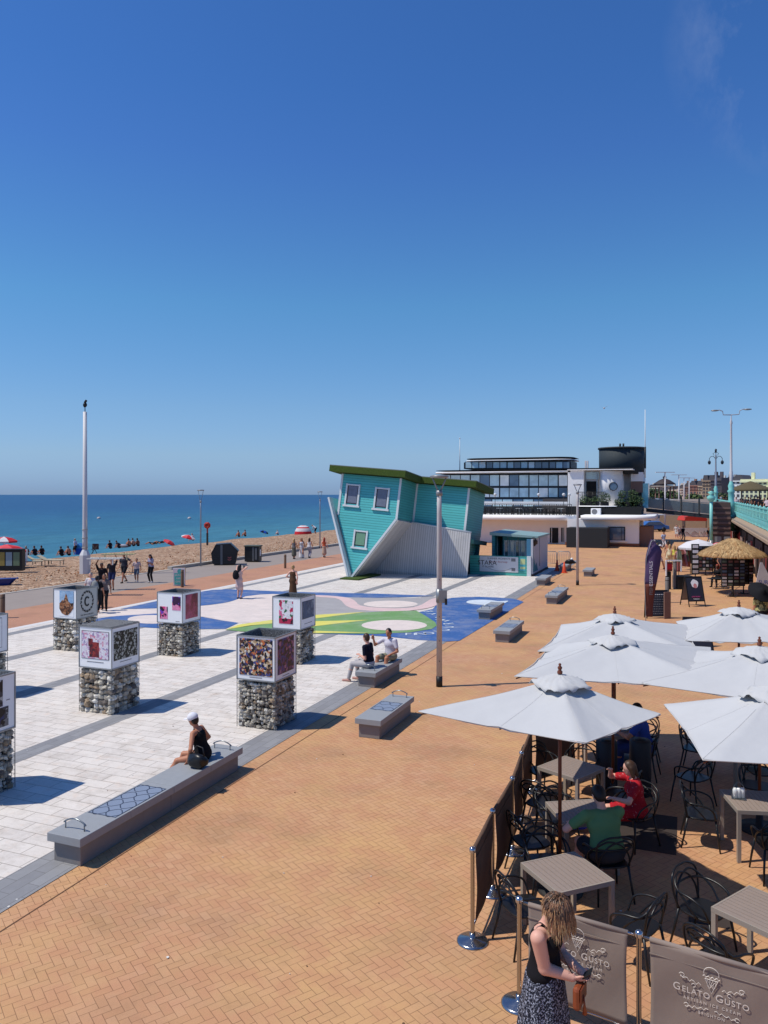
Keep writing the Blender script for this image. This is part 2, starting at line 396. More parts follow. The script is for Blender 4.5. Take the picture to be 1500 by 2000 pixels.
# ================================================================== the setting
M_brown = m_herring(); M_white = m_white_pavers(); M_greyp = m_grey_pavers()
M_blue = m_paint('blue_ground_paint', S(66, 106, 168)); M_pink = m_paint('cream_ground_paint', S(240, 224, 214))
M_rib = m_paint('pink_ground_paint', S(236, 204, 200)); M_green = m_paint('green_ground_paint', S(122, 166, 102))
M_yel = m_paint('yellow_ground_paint', S(235, 226, 110)); M_gpaint = m_paint('grey_ground_paint', S(176, 172, 172)); M_pale = m_paint('pale_ground_paint', S(222, 232, 240))
def sheet(name, pts, z, m):
    mb = MB(); a = sum(pts[i][0]*pts[(i+1) % len(pts)][1]-pts[(i+1) % len(pts)][0]*pts[i][1] for i in range(len(pts)))
    pts = pts if a > 0 else pts[::-1]
    mb.add([(p[0], p[1], z) for p in pts], [tuple(range(len(pts)))]); return struct(name, mb, m)
def rect(x0, x1, y0, y1): return [(x0, y0), (x1, y0), (x1, y1), (x0, y1)]
sheet('ground', rect(-33.2, 6000, -200, 9000), 0, M_brown)
sheet('brick_walkway', rect(-28.4, -24.5, -60, 300), .004, m_herring('rose_brick_paving', 1))
sheet('paved_plaza', rect(-24.2, -8.4, -30, 55.5), .004, M_white)
M_wk = mat('white_edging_stone', S(232, 228, 224), .7, var=.1, world=True)
sheet('plaza_edging', rect(-24.5, -24.15, -30, 120), .008, M_wk)
for a, b in ((-23.75, -23.3), (-20.25, -19.75), (-16.4, -15.9), (-12.6, -12.1), (-8.62, -7.94)):
    sheet('paving_band', rect(a, b, -30, 56 if a < -9 else 62), .008, M_greyp)
sheet('path', rect(-33.2, -28.4, -200, 400), .004, m_asphalt())
sheet('path_joint', rect(-7.62, -7.60, -10, 60), .004, mat('dark_joint', S(110, 75, 50), world=True))
def mural(name, px, z, m, k=4):
    q = smooth([(a, b, 0) for a, b in px], k) if k else px
    return sheet(name, [P(a[0], a[1], 0).xy[:] for a in q], z, m)
L1, L2, L3, L4 = .012, .016, .020, .024
def L(pts, ox, oy, s=3): return [(ox+x/s, oy+y/s) for x, y in pts]
# right blue field, straight along the brown paving
mural('ground_mural_blue', [(617, 1238), (727, 1242), (767, 1245), (817, 1250.5), (873, 1253.5), (897, 1252), (935, 1229), (980, 1202), (1023, 1176), (1012, 1172), (1000, 1169.5), (967, 1167.2), (933, 1166), (905, 1166.5), (883, 1168), (868, 1171), (858, 1176), (845, 1190), (800, 1200), (700, 1205), (617, 1215)], L1, M_blue, 0)
mural('ground_mural_blue_band', [(235, 1190), (253, 1186), (300, 1176), (340, 1166), (380, 1158), (413, 1153), (440, 1151.4), (475, 1152.4), (533, 1155), (617, 1157.5), (733, 1160), (790, 1162), (845, 1164), (845, 1164.6), (790, 1167), (733, 1168), (667, 1167), (617, 1164), (533, 1160.5), (510, 1161.5), (480, 1165), (455, 1174), (433, 1179), (390, 1184), (300, 1189)], L2, M_blue, 0)
mural('ground_mural_cream', [(187, 1206), (187, 1192), (235, 1190.5), (300, 1189), (390, 1184), (433, 1179), (455, 1174), (480, 1165), (533, 1159.5), (617, 1163), (680, 1175), (700, 1192), (617, 1203), (540, 1214), (460, 1217), (400, 1205.5), (303, 1200)], L1, M_pink, 2)
mural('ground_mural_blue_corner', [(180, 1219), (185, 1209), (230, 1203.5), (303, 1199), (352, 1200), (392, 1205), (430, 1212), (466, 1217), (440, 1229), (392, 1229.5), (300, 1227), (230, 1223)], L2, M_blue, 0)
mural('ground_mural_cream_oval', [(297+48*math.cos(t), 1210.5+8.5*math.sin(t)) for t in np.linspace(0, 2*PI, 24, endpoint=False)], L3, M_pink, 0)
mural('ground_mural_grey', [(610, 1164), (667, 1167), (733, 1168.4), (800, 1168.4), (862, 1165), (866, 1172), (850, 1182), (800, 1192), (717, 1198), (617, 1204), (585, 1207)], L3, M_gpaint, 0)
mural('ground_mural_pink_ribbon', [(610, 1163.5), (640, 1164), (672, 1167), (688, 1171), (696, 1177), (704, 1183.5), (733, 1187.5), (773, 1189), (807, 1187), (825, 1181), (838, 1173), (852, 1168.5), (872, 1167), (862, 1177), (850, 1184), (833, 1189), (800, 1193.5), (750, 1194.6), (700, 1192), (676, 1184), (668, 1175), (655, 1169), (625, 1167)], L4, M_rib, 2)
for cx, cy, rx, ry in ((763, 1181, 53, 6.8), (770, 1222.5, 64, 10.4)):
    mural('ground_mural_cream_oval', [(cx+rx*math.cos(t), cy+ry*math.sin(t)) for t in np.linspace(0, 2*PI, 32, endpoint=False)], .028, M_pink, 0)
mural('ground_mural_green', [(440, 1231), (455, 1228), (500, 1222), (560, 1212), (617, 1203.5), (717, 1197), (767, 1194), (813, 1193.5), (830, 1203), (850, 1216), (853, 1223), (843, 1229.5), (800, 1236), (733, 1239), (617, 1238), (520, 1236), (470, 1234)], L3+.002, M_green, 0)
for s in ([(440, 1231), (467, 1221), (530, 1212), (617, 1202), (717, 1196), (617, 1209), (530, 1219), (487, 1223)],
          [(540, 1225), (617, 1214.5), (720, 1212), (617, 1224), (540, 1234)], [(540, 1232.5), (617, 1233.3), (725, 1237.2), (617, 1237.6), (540, 1238)]):
    mural('ground_mural_yellow_ray', s, .028, M_yel, 0)
# white bird mark and curved lettering on the blue
mural('ground_mural_bird', [(911, 1176), (920, 1173), (940, 1172), (960, 1173), (975, 1175), (990, 1174), (992, 1175.5), (978, 1181), (960, 1182.5), (935, 1181.5), (915, 1179)], L3, M_pale, 3)
def gtext(ch, px, py, ang, size):
    p = P(px, py); o = text('ground_lettering', ch, size, None, T(p.x, p.y, .02)@rotz(TH+math.radians(ang)), M_pale, ext=.002); tag(o, kind='structure')
for ch, px, py, an in (('F', 797, 1239.5, -2), ('I', 810, 1239.5, -1), ('N', 822, 1239, 1), ('D', 838, 1238, 6), ('Y', 858, 1235, 14), ('O', 868, 1231.5, 30), ('U', 877, 1225.5, 60), ('R', 877, 1219, 95), ('W', 868, 1212, 125), ('A', 858, 1206, 130), ('V', 846, 1199.5, 130), ('E', 838, 1195, 125)):
    gtext(ch, px, py, an, .62)
# beach and sea
nxs = [-33.2, -35, -37, -39.5, -42, -45, -48, -50, -51.5, -53, -55, -58, -62, -70, -82]
def bz(x): return float(np.interp(-x, [33.2, 36, 45, 51.5, 54, 62, 82], [0, .05, -.1, -.35, -.8, -2.8, -7.5]))
ys = [-40+i*2.0 for i in range(150)]+[270, 320, 400, 600]
mb = MB(); vs = []; rb = random.Random(3)
for y in ys:
    for x in nxs: vs.append((x, y, bz(x)+(0 if x > -34 else rb.uniform(-.06, .06)+.10*math.sin(x*.7+y*.31)*math.sin(y*.17))))
n = len(nxs); mb.add(vs, [(j*n+i, j*n+n+i, j*n+n+i+1, j*n+i+1)[::-1] for j in range(len(ys)-1) for i in range(n-1)], 0, True)
M_beach = m_shingle(); struct('beach', mb, M_beach)
mb = MB(); mb.add([(-40000, -30000, -5), (-60, -30000, -5), (-60, 45000, -5), (-40000, 45000, -5)], [(0, 1, 2, 3)]); struct('sea', mb, m_sea())
peb = MB(); rb = random.Random(8)
for i in range(2600):
    x = -33.4-abs(rb.gauss(0, 4.5)); y = rb.uniform(12, 75); r = rb.uniform(.02, .075)
    if x < -50: continue
    peb.blob((x, y, bz(x)+.03), (r, r*rb.uniform(.7, 1.2), r*.7), i, rb.randrange(4), .2, 0)
tag(obj('pebbles', peb, [mat('pebble_%s' % q, S(*c), .85) for q, c in (('tan', (205, 165, 125)), ('brown', (150, 110, 80)), ('cream', (232, 210, 180)), ('rust', (190, 130, 90)))]), kind='stuff')
# litter and chewing-gum scale bits on the paving
lit = MB(); rb = random.Random(5)
for i in range(90):
    d = rb.uniform(7.5, 24); x = rb.uniform(-.5, .45)*d; r = rb.uniform(.006, .022); p = Wd(x, d)
    lit.prism([(p.x+r*math.cos(t+i), p.y+r*rb.uniform(.5, 1.2)*math.sin(t+i)) for t in (0, 1.2, 2.5, 4, 5)], .006, .012, rb.choice((0, 0, 1)))
tag(obj('paving_litter', lit, [mat('pale_litter', S(235, 232, 225)), mat('brown_litter', S(110, 80, 55))]), kind='stuff')
M_conc = mat('pale_concrete', S(190, 182, 172), .85, var=.2, scale=3, bump=.004)
mb = MB(); mb.box(-33.55, -33.2, 44, 200, -.1, .22); tag(obj('low_wall', mb, M_conc), 'low dark edged concrete kerb between the shingle and the path', 'low wall')
mb = MB(); mb.box(-33.5, -33.2, -60, 44, -.1, .03); tag(obj('edging_kerb', mb, M_conc), kind='structure')

# ================================================================== photo gabions
ROCK = [mat('flint_'+a, S(*c, 1.0), .8, var=.34, scale=16, bump=.012) for a, c in (('cream', (214, 206, 188)), ('grey', (178, 170, 156)), ('tan', (170, 148, 122)), ('dark', (108, 100, 94)), ('pale', (230, 226, 216)))]
M_core = mat('dark_gap', S(40, 36, 34), .95)
M_steel = mat('galvanised_steel', S(165, 168, 170), .45, .6, var=.1); M_wire = mat('cage_wire', S(120, 120, 120), .5, .5)
M_board = mat('white_print_board', S(240, 241, 244, .95), .45, var=.04); M_ink = mat('black_print', S(40, 40, 44), .5)
M_gboard = mat('pale_grey_board', S(205, 205, 200), .45, var=.05); M_caption = mat('grey_caption_print', S(130, 130, 134), .5)
M_perf = m_checker('perforated_sheet', S(150, 150, 150), S(70, 70, 72), 60)
G = .48
def rock_mesh(seed, H=1.02, big=0):
    rn = random.Random(seed); mb = MB(); mb.box(-G+.09, G-.09, -G+.09, G-.09, 0, H-.04, 5)
    for s in range(4):
        R = rotz(s*PI/2); n = 6 if big else 9; nj = 8 if big else 12
        for i in range(n+1):
            for j in range(nj+1):
                a = -G+.06+(2*G-.12)*i/n+rn.uniform(-.025, .025); z = .05+(H-.1)*j/nj+rn.uniform(-.02, .02)
                r = rn.uniform(.07, .112) if big else rn.uniform(.038, .075); c = R@Vector((a, -G+.055+rn.uniform(-.012, .03), z))
                mb.blob(c, (r*rn.uniform(.8, 1.15), r*rn.uniform(.8, 1.15), r*rn.uniform(.65, 1.0)), rn.randrange(9999), rn.choice((0, 0, 1, 1, 1, 2, 3, 4)), .26, 1, False)
    for i in range(40):
        mb.blob((rn.uniform(-G+.1, G-.1), rn.uniform(-G+.1, G-.1), H-.05), rn.uniform(.05, .08), i, rn.choice((0, 1, 1, 2, 4)), .2, 1, False)
    return mesh('stone_fill', mb, ROCK+[M_core])
rocks = [rock_mesh(k, big=(k == 1)) for k in range(3)]
def cage_mesh(H=1.04):
    mb = MB(); g = G+.005
    for s in range(4):
        R = rotz(s*PI/2)
        for i in range(13):
            a = -g+2*g*i/12; mb.box(a-.0018, a+.0018, -g-.003, -g+.001, 0, H, 0, R)
        for j in range(14):
            z = H*j/13; mb.box(-g, g, -g-.006, -g-.003, z-.0018, z+.0018, 0, R)
        mb.box(-g-.004, -g+.006, -g-.008, -g+.002, 0, H, 0, R)
    return mesh('wire_cage', mb, [M_wire])
cage = cage_mesh()
def frame_mesh(z0=1.06, z1=2.06):
    mb = MB(); g = G+.012
    for s in range(4):
        R = rotz(s*PI/2)
        mb.box(-g-.005, -g+.014, -g-.005, -g+.014, z0, z1, 0, R)
        mb.box(-g+.024, g-.024, -g-.006, -g+.018, z0, z0+.03, 0, R); mb.box(-g+.024, g-.024, -g-.006, -g+.018, z1-.03, z1, 0, R)
    return mesh('display_frame', mb, [M_steel])
frm = frame_mesh()
inn = MB()
for s in range(4): inn.box(-G+.03, G-.03, -G+.022, -G+.026, 1.09, 2.04, 0, rotz(s*PI/2))
inn.box(-G+.03, G-.03, -G+.03, G-.03, 1.30, 1.31, 0)
inner = mesh('inner_lining', inn, [M_perf])
CR = m_photo('crowd_print', [(30, 28, 40), (200, 170, 130), (60, 60, 110), (230, 215, 190), (90, 50, 40), (150, 120, 90), (25, 22, 26), (210, 120, 70), (70, 80, 140), (235, 225, 215)], 20)
CP = m_photo('purple_stage_print', [(30, 18, 40), (90, 50, 120), (50, 60, 140), (130, 60, 90), (20, 16, 30), (180, 120, 150)], 16, 3)
MG = m_photo('magenta_dancer_print', [(60, 20, 70), (220, 60, 130), (120, 60, 190), (240, 150, 190), (40, 16, 50)], 7, 5)
RD = m_photo('dusk_pier_print', [(60, 30, 55), (120, 50, 90), (200, 90, 120), (150, 60, 70), (70, 40, 60)], 3, 8, 'n')
SE = m_photo('sea_swimmer_print', [(120, 150, 180), (90, 125, 160), (60, 90, 120), (170, 190, 205)], 2, 2, 'n')
TR = m_photo('tree_wall_print', [(20, 24, 20), (50, 60, 45), (150, 155, 150), (30, 36, 30), (190, 195, 190), (18, 18, 18)], 24, 4)
SK = m_photo('blue_sky_print', [(60, 110, 180), (140, 180, 220), (190, 215, 235)], 3, 6, 'n')
HB = m_photo('brown_heap_print', [(90, 55, 40), (150, 95, 60), (60, 38, 30), (180, 130, 95), (110, 70, 50)], 15, 7)
PK = m_photo('pink_splash_print', [(232, 224, 236), (205, 170, 205), (236, 232, 240), (225, 150, 175), (240, 236, 244), (160, 150, 190)], 20, 9)
RB = m_photo('crimson_figure_print', [(120, 20, 40), (70, 16, 34), (160, 50, 50), (90, 30, 50)], 14, 10)
BWP = m_photo('grey_group_print', [(30, 30, 34), (120, 120, 124), (70, 72, 80), (190, 190, 190), (50, 60, 110)], 13, 12)
PN = m_photo('pink_banner_print', [(240, 240, 244), (200, 40, 90), (235, 120, 160), (240, 236, 240), (40, 110, 70), (235, 235, 240)], 9, 13)
def pr(side, a0, a1, z0, z1, m, lift=.004, name='photo_print'):
    """a rectangle on a display face: side 0 faces -y, side 1 faces +x; a from -G to G, z from the board foot"""
    mb = MB(); R = rotz(side*PI/2); mb.box(a0, a1, -G-.010-lift, -G-.006, 1.09+z0, 1.09+z1, 0, R); return (name, mb, m)
def caption(side, z=.06, w=.3, c=0):
    mb = MB(); R = rotz(side*PI/2); x = c-w/2; rn = random.Random(side+int(w*100))
    while x < c+w/2:
        l = rn.uniform(.006, .016); mb.box(x, x+l, -G-.012, -G-.006, 1.09+z, 1.09+z+.014, 0, R); x += l+.006
    return ('caption', mb, M_caption)
def gabion(px, py, label, prints, k, grey=()):
    p = P(px, py); t = thing('photo_gabion', label, 'display', (p.x-G, p.y+G, 0), 0, 'gabion photo displays on the plaza')
    r = obj('stone_fill', rocks[k % 3], None, t); r.rotation_euler.z = PI/2*(k % 4); r['kind'] = 'stuff'
    obj('wire_cage', cage, None, t); obj('display_frame', frm, None, t); obj('inner_lining', inner, None, t)
    for s in range(4):
        mb = MB(); mb.box(-G+.012, G-.012, -G-.006, -G+.014, 1.09, 2.03, 0, rotz(s*PI/2)); b = obj('print_board', mb, M_gboard if s in grey else M_board, t)
        for q in prints:
            if q[0] == s: obj(q[1][0], q[1][1], q[1][2], b)
    return t
def Q(s, *a, **k): return (s, pr(s, *a, **k))
def Cp(s, *a, **k): return (s, caption(s, *a, **k))
gabion(537, 1428, 'gabion with a colourful crowd photograph and a purple stage photograph, beside the grey paving band', [Q(0, -.42, .42, .09, .90, CR), Q(1, -.37, .37, .11, .89, CP), Cp(0, .04, .32), Cp(1, .04, .3)], 0)
g1 = gabion(218, 1397, 'gabion with a crimson figure on pink splashes and a dark tree photograph', [Q(0, -.41, .41, .20, .86, M_ink), Q(0, -.40, .40, .21, .85, PK, .006), Q(0, -.17, .12, .24, .60, RB, .008), Q(0, -.20, -.07, .50, .68, RB, .0085), Q(1, -.42, .42, .17, .85, TR), Cp(0, .12, .5), Cp(1, .1, .4)], 1)
lid = MB(); lid.box(-G, G, -G, G, 2.062, 2.07, 0); obj('mesh_lid', lid, M_perf, g1)
gabion(356, 1284, 'gabion with two small magenta dancer prints and a dusk red pier print', [Q(0, -.38, -.08, .10, .50, MG), Q(0, .10, .42, .40, .84, MG), Q(1, -.32, .34, .10, .88, RD), Cp(0, .04, .14, .3)], 2)
gabion(587, 1299, 'gabion with a pink and green protest drawing and a pale sea swimmer photograph', [Q(0, -.26, .22, .14, .86, PN), Q(0, -.26, .22, .14, .30, m_photo('crimson_crowd_print', [(190, 30, 80), (220, 80, 110), (60, 20, 40), (200, 50, 90)], 12, 21), .006), Q(1, -.38, .40, .28, .82, M_ink), Q(1, -.37, .39, .29, .81, SE, .006), Cp(1, .12, .5)], 3)
g5 = gabion(149, 1273, 'gabion with a sandcastle photograph and a black letter C wreath emblem', [Q(0, -.24, .38, .06, .90, M_board), Q(0, -.22, .38, .50, .90, SK, .006)], 4, grey=(1,))
for b in g5.children:
    if b.name.startswith('print_board') and b.data.materials[0] == M_gboard: gb = b
    if b.name.startswith('print_board') and abs(sum(v.co.y for v in b.data.vertices)/8+G) < .02: wb = b
heap = MB(); pts = [(-.22, .48), (-.22, .30), (-.12, .16), (.02, .10), (.14, .10), (.26, .20), (.37, .34), (.37, .52), (.26, .50), (.16, .56), (.10, .74), (.06, .82), (.02, .74), (-.03, .58), (-.10, .60), (-.15, .54)]
heap.prism(pts, 0, .006, 0, Matrix.Translation((0, -G-.016, 1.09))@Matrix.Rotation(PI/2, 4, 'X')); obj('photo_print', heap, HB, wb)
R1 = rotz(PI/2)@Matrix.Translation((0, -G-.012, 1.09+.52))@Matrix.Rotation(PI/2, 4, 'X')
em = MB(); rr = random.Random(2)
for i in range(16):
    a = 2*PI*i/16; q = [(math.cos(a+d)*r*.88, math.sin(a+d)*r*1.05) for d, r in ((-.17, .30), (.02, .27), (.19, .33), (.10, .36), (-.02, .33), (-.12, .35))]; em.prism(q, 0, .004, 0, R1)
arc = [(.13*math.cos(a), .17*math.sin(a)) for a in np.linspace(.7, 2*PI-.7, 16)]+[(.07*math.cos(a)+.005, .115*math.sin(a)) for a in np.linspace(2*PI-.75, .75, 16)]
em.prism(arc, 0, .004, 0, R1); obj('wreath_emblem', em, M_ink, gb)
text('caption', 'THE CIRCLE GALLERY', .062, gb, rotz(PI/2)@Matrix.Translation((0, -G-.012, 1.09+.08))@Matrix.Rotation(PI/2, 4, 'X'), M_ink)
gabion(-64, 1578, 'gabion cut by the left photo edge, nearest, with dark stacked prints', [Q(1, -.4, .22, .42, .88, BWP), Q(1, -.4, .34, .06, .40, BWP), Cp(1, .5, .06, .33)], 5)
gabion(-47, 1367, 'gabion cut by the left photo edge behind the nearest one, with a pale framed board', [Q(1, -.4, .30, .10, .88, M_ink), Q(1, -.39, .29, .11, .87, M_board, .006)], 6)

# ================================================================== granite benches
M_gran = mat('grey_granite', S(160, 163, 166), .62, var=.14, scale=9, bump=.002); M_gran2 = mat('granite_base', S(140, 134, 130, .85), .7, var=.16, scale=7, bump=.003)
M_inl = mat('slate_blue_inlay', S(140, 152, 172), .5, var=.1); M_line = mat('dark_inlay_line', S(58, 66, 84), .5); M_rail = mat('brushed_steel', S(150, 155, 158), .3, .9)
def handle(t, y, w=.34, x0=0):
    mb = MB(); pts = [(x0-w/2-.03, y, .50), (x0-w/2, y, .525), (x0-w/4, y, .56), (x0, y, .575), (x0+w/4, y, .56), (x0+w/2, y, .525), (x0+w/2+.03, y, .50)]
    mb.tube(smooth(pts, 3, False), .011, 8)
    for sx in (-1, 1): mb.tube([(x0+sx*w/2, y, .415), (x0+sx*w/2, y, .525)], .009, 8)
    obj('hand_rail', mb, M_rail, t)
def bench(v1, u0, u1, label, inlay=None, handles=(), v0=None):
    w = .60; t = thing('granite_bench', label, 'bench', (v1-w/2, u0, 0), 0, 'granite benches along the promenade'); Ln = u1-u0
    b = MB(); k = max(1, round(Ln/2.1))
    for i in range(k): b.box(-.24, .24, .07+(Ln-.14)*i/k+.003, .07+(Ln-.14)*(i+1)/k-.003, 0, .30)
    obj('base', b, M_gran2, t, .008)
    s = MB()
    for i in range(2*k):
        s.box(-.3, .3, Ln*i/(2*k)+.002, Ln*(i+1)/(2*k)-.002, .30, .42)
    obj('seat_slab', s, M_gran, t, .007)
    if inlay:
        a, c = inlay; q = MB(); q.box(-.26, .26, a, c, .4202, .4225); il = obj('inlay_panel', q, M_inl, t); ln = MB()
        for yy in (a+.01, c-.01): ln.box(-.26, .26, yy-.008, yy+.008, .4226, .424)
        for xx in (-.252, .252): ln.box(xx-.008, xx+.008, a+.02, c-.02, .4226, .424)
        nn = max(2, int((c-a)/.26))
        for i in range(nn):
            for sx in (-.125, .125):
                cy = a+.13+(c-a-.26)*i/max(1, nn-1)
                ln.tube([(sx+.12*math.cos(z)*(1+.08*math.cos(4*z)), cy+.13*math.sin(z)*(1+.08*math.cos(4*z)), .4238) for z in np.linspace(0, 2*PI, 20, endpoint=False)], .008, 4, closed=True, flat=.2)
        obj('inlay_pattern', ln, M_line, il)
    for h in handles: handle(t, h)
    return t
bench(-7.84, 8.36, 12.55, 'longest granite bench, in the foreground, where the woman in the white cap sits', (.75, 1.95), (.22, 3.95))
bench(-7.78, 19.04, 21.1, 'granite bench with the two men sitting on it', None, (.25,))
bench(-6.04, 15.07, 17.2, 'granite bench with a dark inlay, on the brown paving behind the long bench', (.75, 1.45), (1.95,))
bench(-5.8, 26.6, 29.1, 'short granite bench on brown paving right beside the blue mural edge', (.75, 1.6), (2.2,))
bench(-7.6, 31.2, 33.7, 'granite bench standing on the blue mural', (.9, 1.6), (.3,))
bench(-5.75, 36.8, 40.4, 'granite bench on the brown paving between the blue mural and the tall lamp post', (1.1, 1.9), (.3, 3.2))
bench(-7.55, 44.1, 46.2, 'granite bench at the far end of the white plaza near the ticket banner')
bench(-5.65, 50.0, 51.9, 'small far granite bench right of the slim lamp post')
bench(-7.6, 52.8, 55.2, 'granite bench with a bag on it beside the orange cones')

# ================================================================== lamp posts, mast, bollards, bins
M_pole = mat('pale_grey_pole_paint', S(205, 198, 196), .5, var=.14, scale=2); M_pole2 = mat('blue_grey_pole_paint', S(165, 172, 185), .45, .2); M_blk = mat('black_band', S(28, 28, 30), .5)
M_lampg = mat('lamp_head_grey', S(150, 152, 155), .4, .3)
def lamp(p, H, label, band=True, sc=1.0, m=None, fk=.42):
    t = thing('street_lamp', label, 'street lamp', (p.x, p.y, 0), TH, 'forked top promenade lamp posts'); m = m or M_pole
    a = MB(); r = .075*sc; a.tube([(0, 0, 0), (0, 0, H-fk-.6), (0, 0, H-fk)], [r*1.05, r*.86, r*.84], 16); obj('pole', a, m, t)
    f = MB(); f.tube([(0, 0, H-fk-.13), (0, 0, H-fk+.01)], r*1.15, 12)
    for sx in (-1, 1): f.tube([(sx*.03, 0, H-fk), (sx*.10, 0, H-fk*.65), (sx*.19, 0, H-.05)], .020*sc, 8)
    obj('fork', f, M_lampg, t)
    h = MB(); h.lathe([(0, .05), (.16, .048), (.25, .03), (.26, 0), (.22, -.03), (0, -.035)], (0, 0, H-.04), 24); obj('lamp_head', h, M_lampg, t)
    if band: b = MB(); b.tube([(0, 0, .004), (0, 0, .28)], r*1.1+.004, 16); obj('base_band', b, M_blk, t)
    return t
l1 = lamp(P(858, 1341), 5.72, 'tall grey lamp post standing on brown paving in front of the upside down house')
b = MB(); b.box(-.02, .20, -.12, -.08, 2.28, 2.62); b.box(.14, .20, -.2, -.08, 2.24, 2.40, 1); b.tube([(0, 0, 2.28), (0, 0, 2.64)], .09, 12); obj('control_box', b, [M_steel, M_blk], l1)
b = MB()
for z in (.7, 1.25, 1.9, 2.9): b.tube([(0, -.06, z), (0, -.088, z)], .012, 6)
obj('fixing_bolt', b, M_blk, l1)
l2 = lamp(P(1128, 1143), 5.8, 'grey forked lamp post on the brown paving before the white building')
l3 = lamp(P(392, 1106, 0), 5.55, 'slim blue grey lamp post on the shingle beside the large black bin', False, .75, M_pole2, .8)
l4 = lamp(P(625, 1071, 0), 5.5, 'slim blue grey lamp post furthest along the beach near the red tent', False, .75, M_pole2, .8)
# camera mast on the shingle
p = P(166, 1121, .02); t = thing('camera_mast', 'tall white octagonal mast with a black camera on the shingle', 'mast', (p.x, p.y, 0), TH)
M_wp = mat('weathered_white_paint', S(222, 220, 222), .5, var=.12, scale=1.5)
a = MB(); a.lathe([(.36, -.2), (.36, 1.25), (.17, 1.62), (0, 1.62)], n=8, sm=False); obj('plinth', a, M_wp, t)
a = MB(); a.tube([(0, 0, 1.6), (0, 0, 2.2), (0, 0, 4.0), (0, 0, 10.6)], [.17, .165, .15, .12], 12); obj('pole', a, M_wp, t)
a = MB(); [a.tube([(0, 0, z), (0, 0, z+.05)], .19, 12) for z in (1.72, 2.35, 2.9)]; a.tube([(.14, -.12, 1.6), (.14, -.12, 3.6)], .02, 6); obj('strap_band', a, M_conc, t)
a = MB(); a.tube([(0, 0, 10.55), (0, 0, 10.9)], .03, 8); a.blob((0, 0, 11.05), (.13, .11, .17), 1, 0, .05, 2); a.tube([(0, -.02, 11.2), (.12, -.1, 11.33)], .075, 10); obj('camera', a, M_blk, t)
M_bol = mat('worn_bronze_bollard', S(128, 100, 78), .55, .2, var=.2); M_gbol = mat('grey_bollard', S(130, 124, 120), .55, .2, var=.1)
def bollard(p, h, label, m, r=.085):
    t = thing('bollard', label, 'bollard', (p.x, p.y, 0), 0, 'round metal bollards'); a = MB(); a.lathe([(r, 0), (r, h-.02), (r*.85, h), (0, h+.005)], n=20); obj('post', a, m, t)
    a = MB(); a.tube([(0, 0, h-.16), (0, 0, h-.13)], r+.003, 20); obj('groove_band', a, M_blk, t)
bollard(P(356, 1147), .98, 'brown bollard directly behind the teal pavement sign', M_bol)
bollard(P(557, 1110), .98, 'brown bollard by the path in front of the four walking women', M_bol)
bollard(P(5, 1207), 1.0, 'brown bollard cut by the left photo edge', M_bol, .10)
bollard(P(1303, 1177), 1.22, 'tall grey bollard left of the black pavement sign', M_gbol, .095)
bollard(P(1318, 1150), 1.6, 'grey bollard behind the white framed sign', M_gbol, .10)
# large black bin
M_bin = mat('black_bin_plastic', S(38, 40, 44), .45, var=.2); M_bing = mat('bin_grey_strip', S(110, 112, 116), .5)
p = P(430, 1104); t = thing('communal_bin', 'large black domed communal bin on the edge of the shingle', 'bin', (p.x, p.y+.6, 0), TH+.15)
a = MB(); prof = [(-.85, .12), (-.95, .85), (-.62, 1.48), (.42, 1.55), (.98, 1.02), (.80, .05), (-.72, .05)]
a.prism(prof, -.62, .62, 0, Matrix.Rotation(PI/2, 4, 'X')); obj('body', a, M_bin, t, .06, 3)
a = MB()
for z in (.3, .46, .62, .78): a.box(-.9, .86, -.65, -.62, z, z+.05)
obj('rib', a, M_bin, t)
a = MB(); a.box(-.28, -.12, -.665, -.64, .05, 1.5); obj('lifting_bar', a, M_bing, t)
a = MB(); a.prism([(-.97, .86), (-.62, 1.54), (.44, 1.61), (1.04, 1.03), (1.0, .98), (.42, 1.53), (-.6, 1.47), (-.92, .83)], -.66, .66, 0, Matrix.Rotation(PI/2, 4, 'X')); obj('lid', a, mat('bin_lid_black', S(52, 54, 58), .4), t)
a = MB()
for z in (.42, .58): a.prism([(.25, z), (.38, z-.08), (.51, z), (.51, z+.05), (.38, z-.03), (.25, z+.05)], .665, .672, 0, Matrix.Rotation(PI/2, 4, 'X'))
obj('chevron_mark', a, mat('red_white_chevron', S(200, 110, 110)), t)
p = P(490, 1098); t = thing('litter_cabinet', 'square black double litter bin beside the large domed bin', 'bin', (p.x, p.y+.45, 0), TH-.1)
a = MB(); a.box(-.62, .5, -.45, .45, .05, 1.2); obj('body', a, M_bin, t, .02); a = MB(); a.box(-.68, .56, -.5, .5, 1.2, 1.28); obj('top', a, mat('bin_top_greygreen', S(95, 100, 88)), t, .01)
a = MB(); a.box(.0, .12, -.47, -.452, .1, 1.15); a.box(.2, .36, -.47, -.452, .2, 1.1); obj('grey_panel', a, M_bing, t)
a = MB(); a.box(.505, .51, -.15, .15, .45, .95); obj('notice', a, M_board, t)
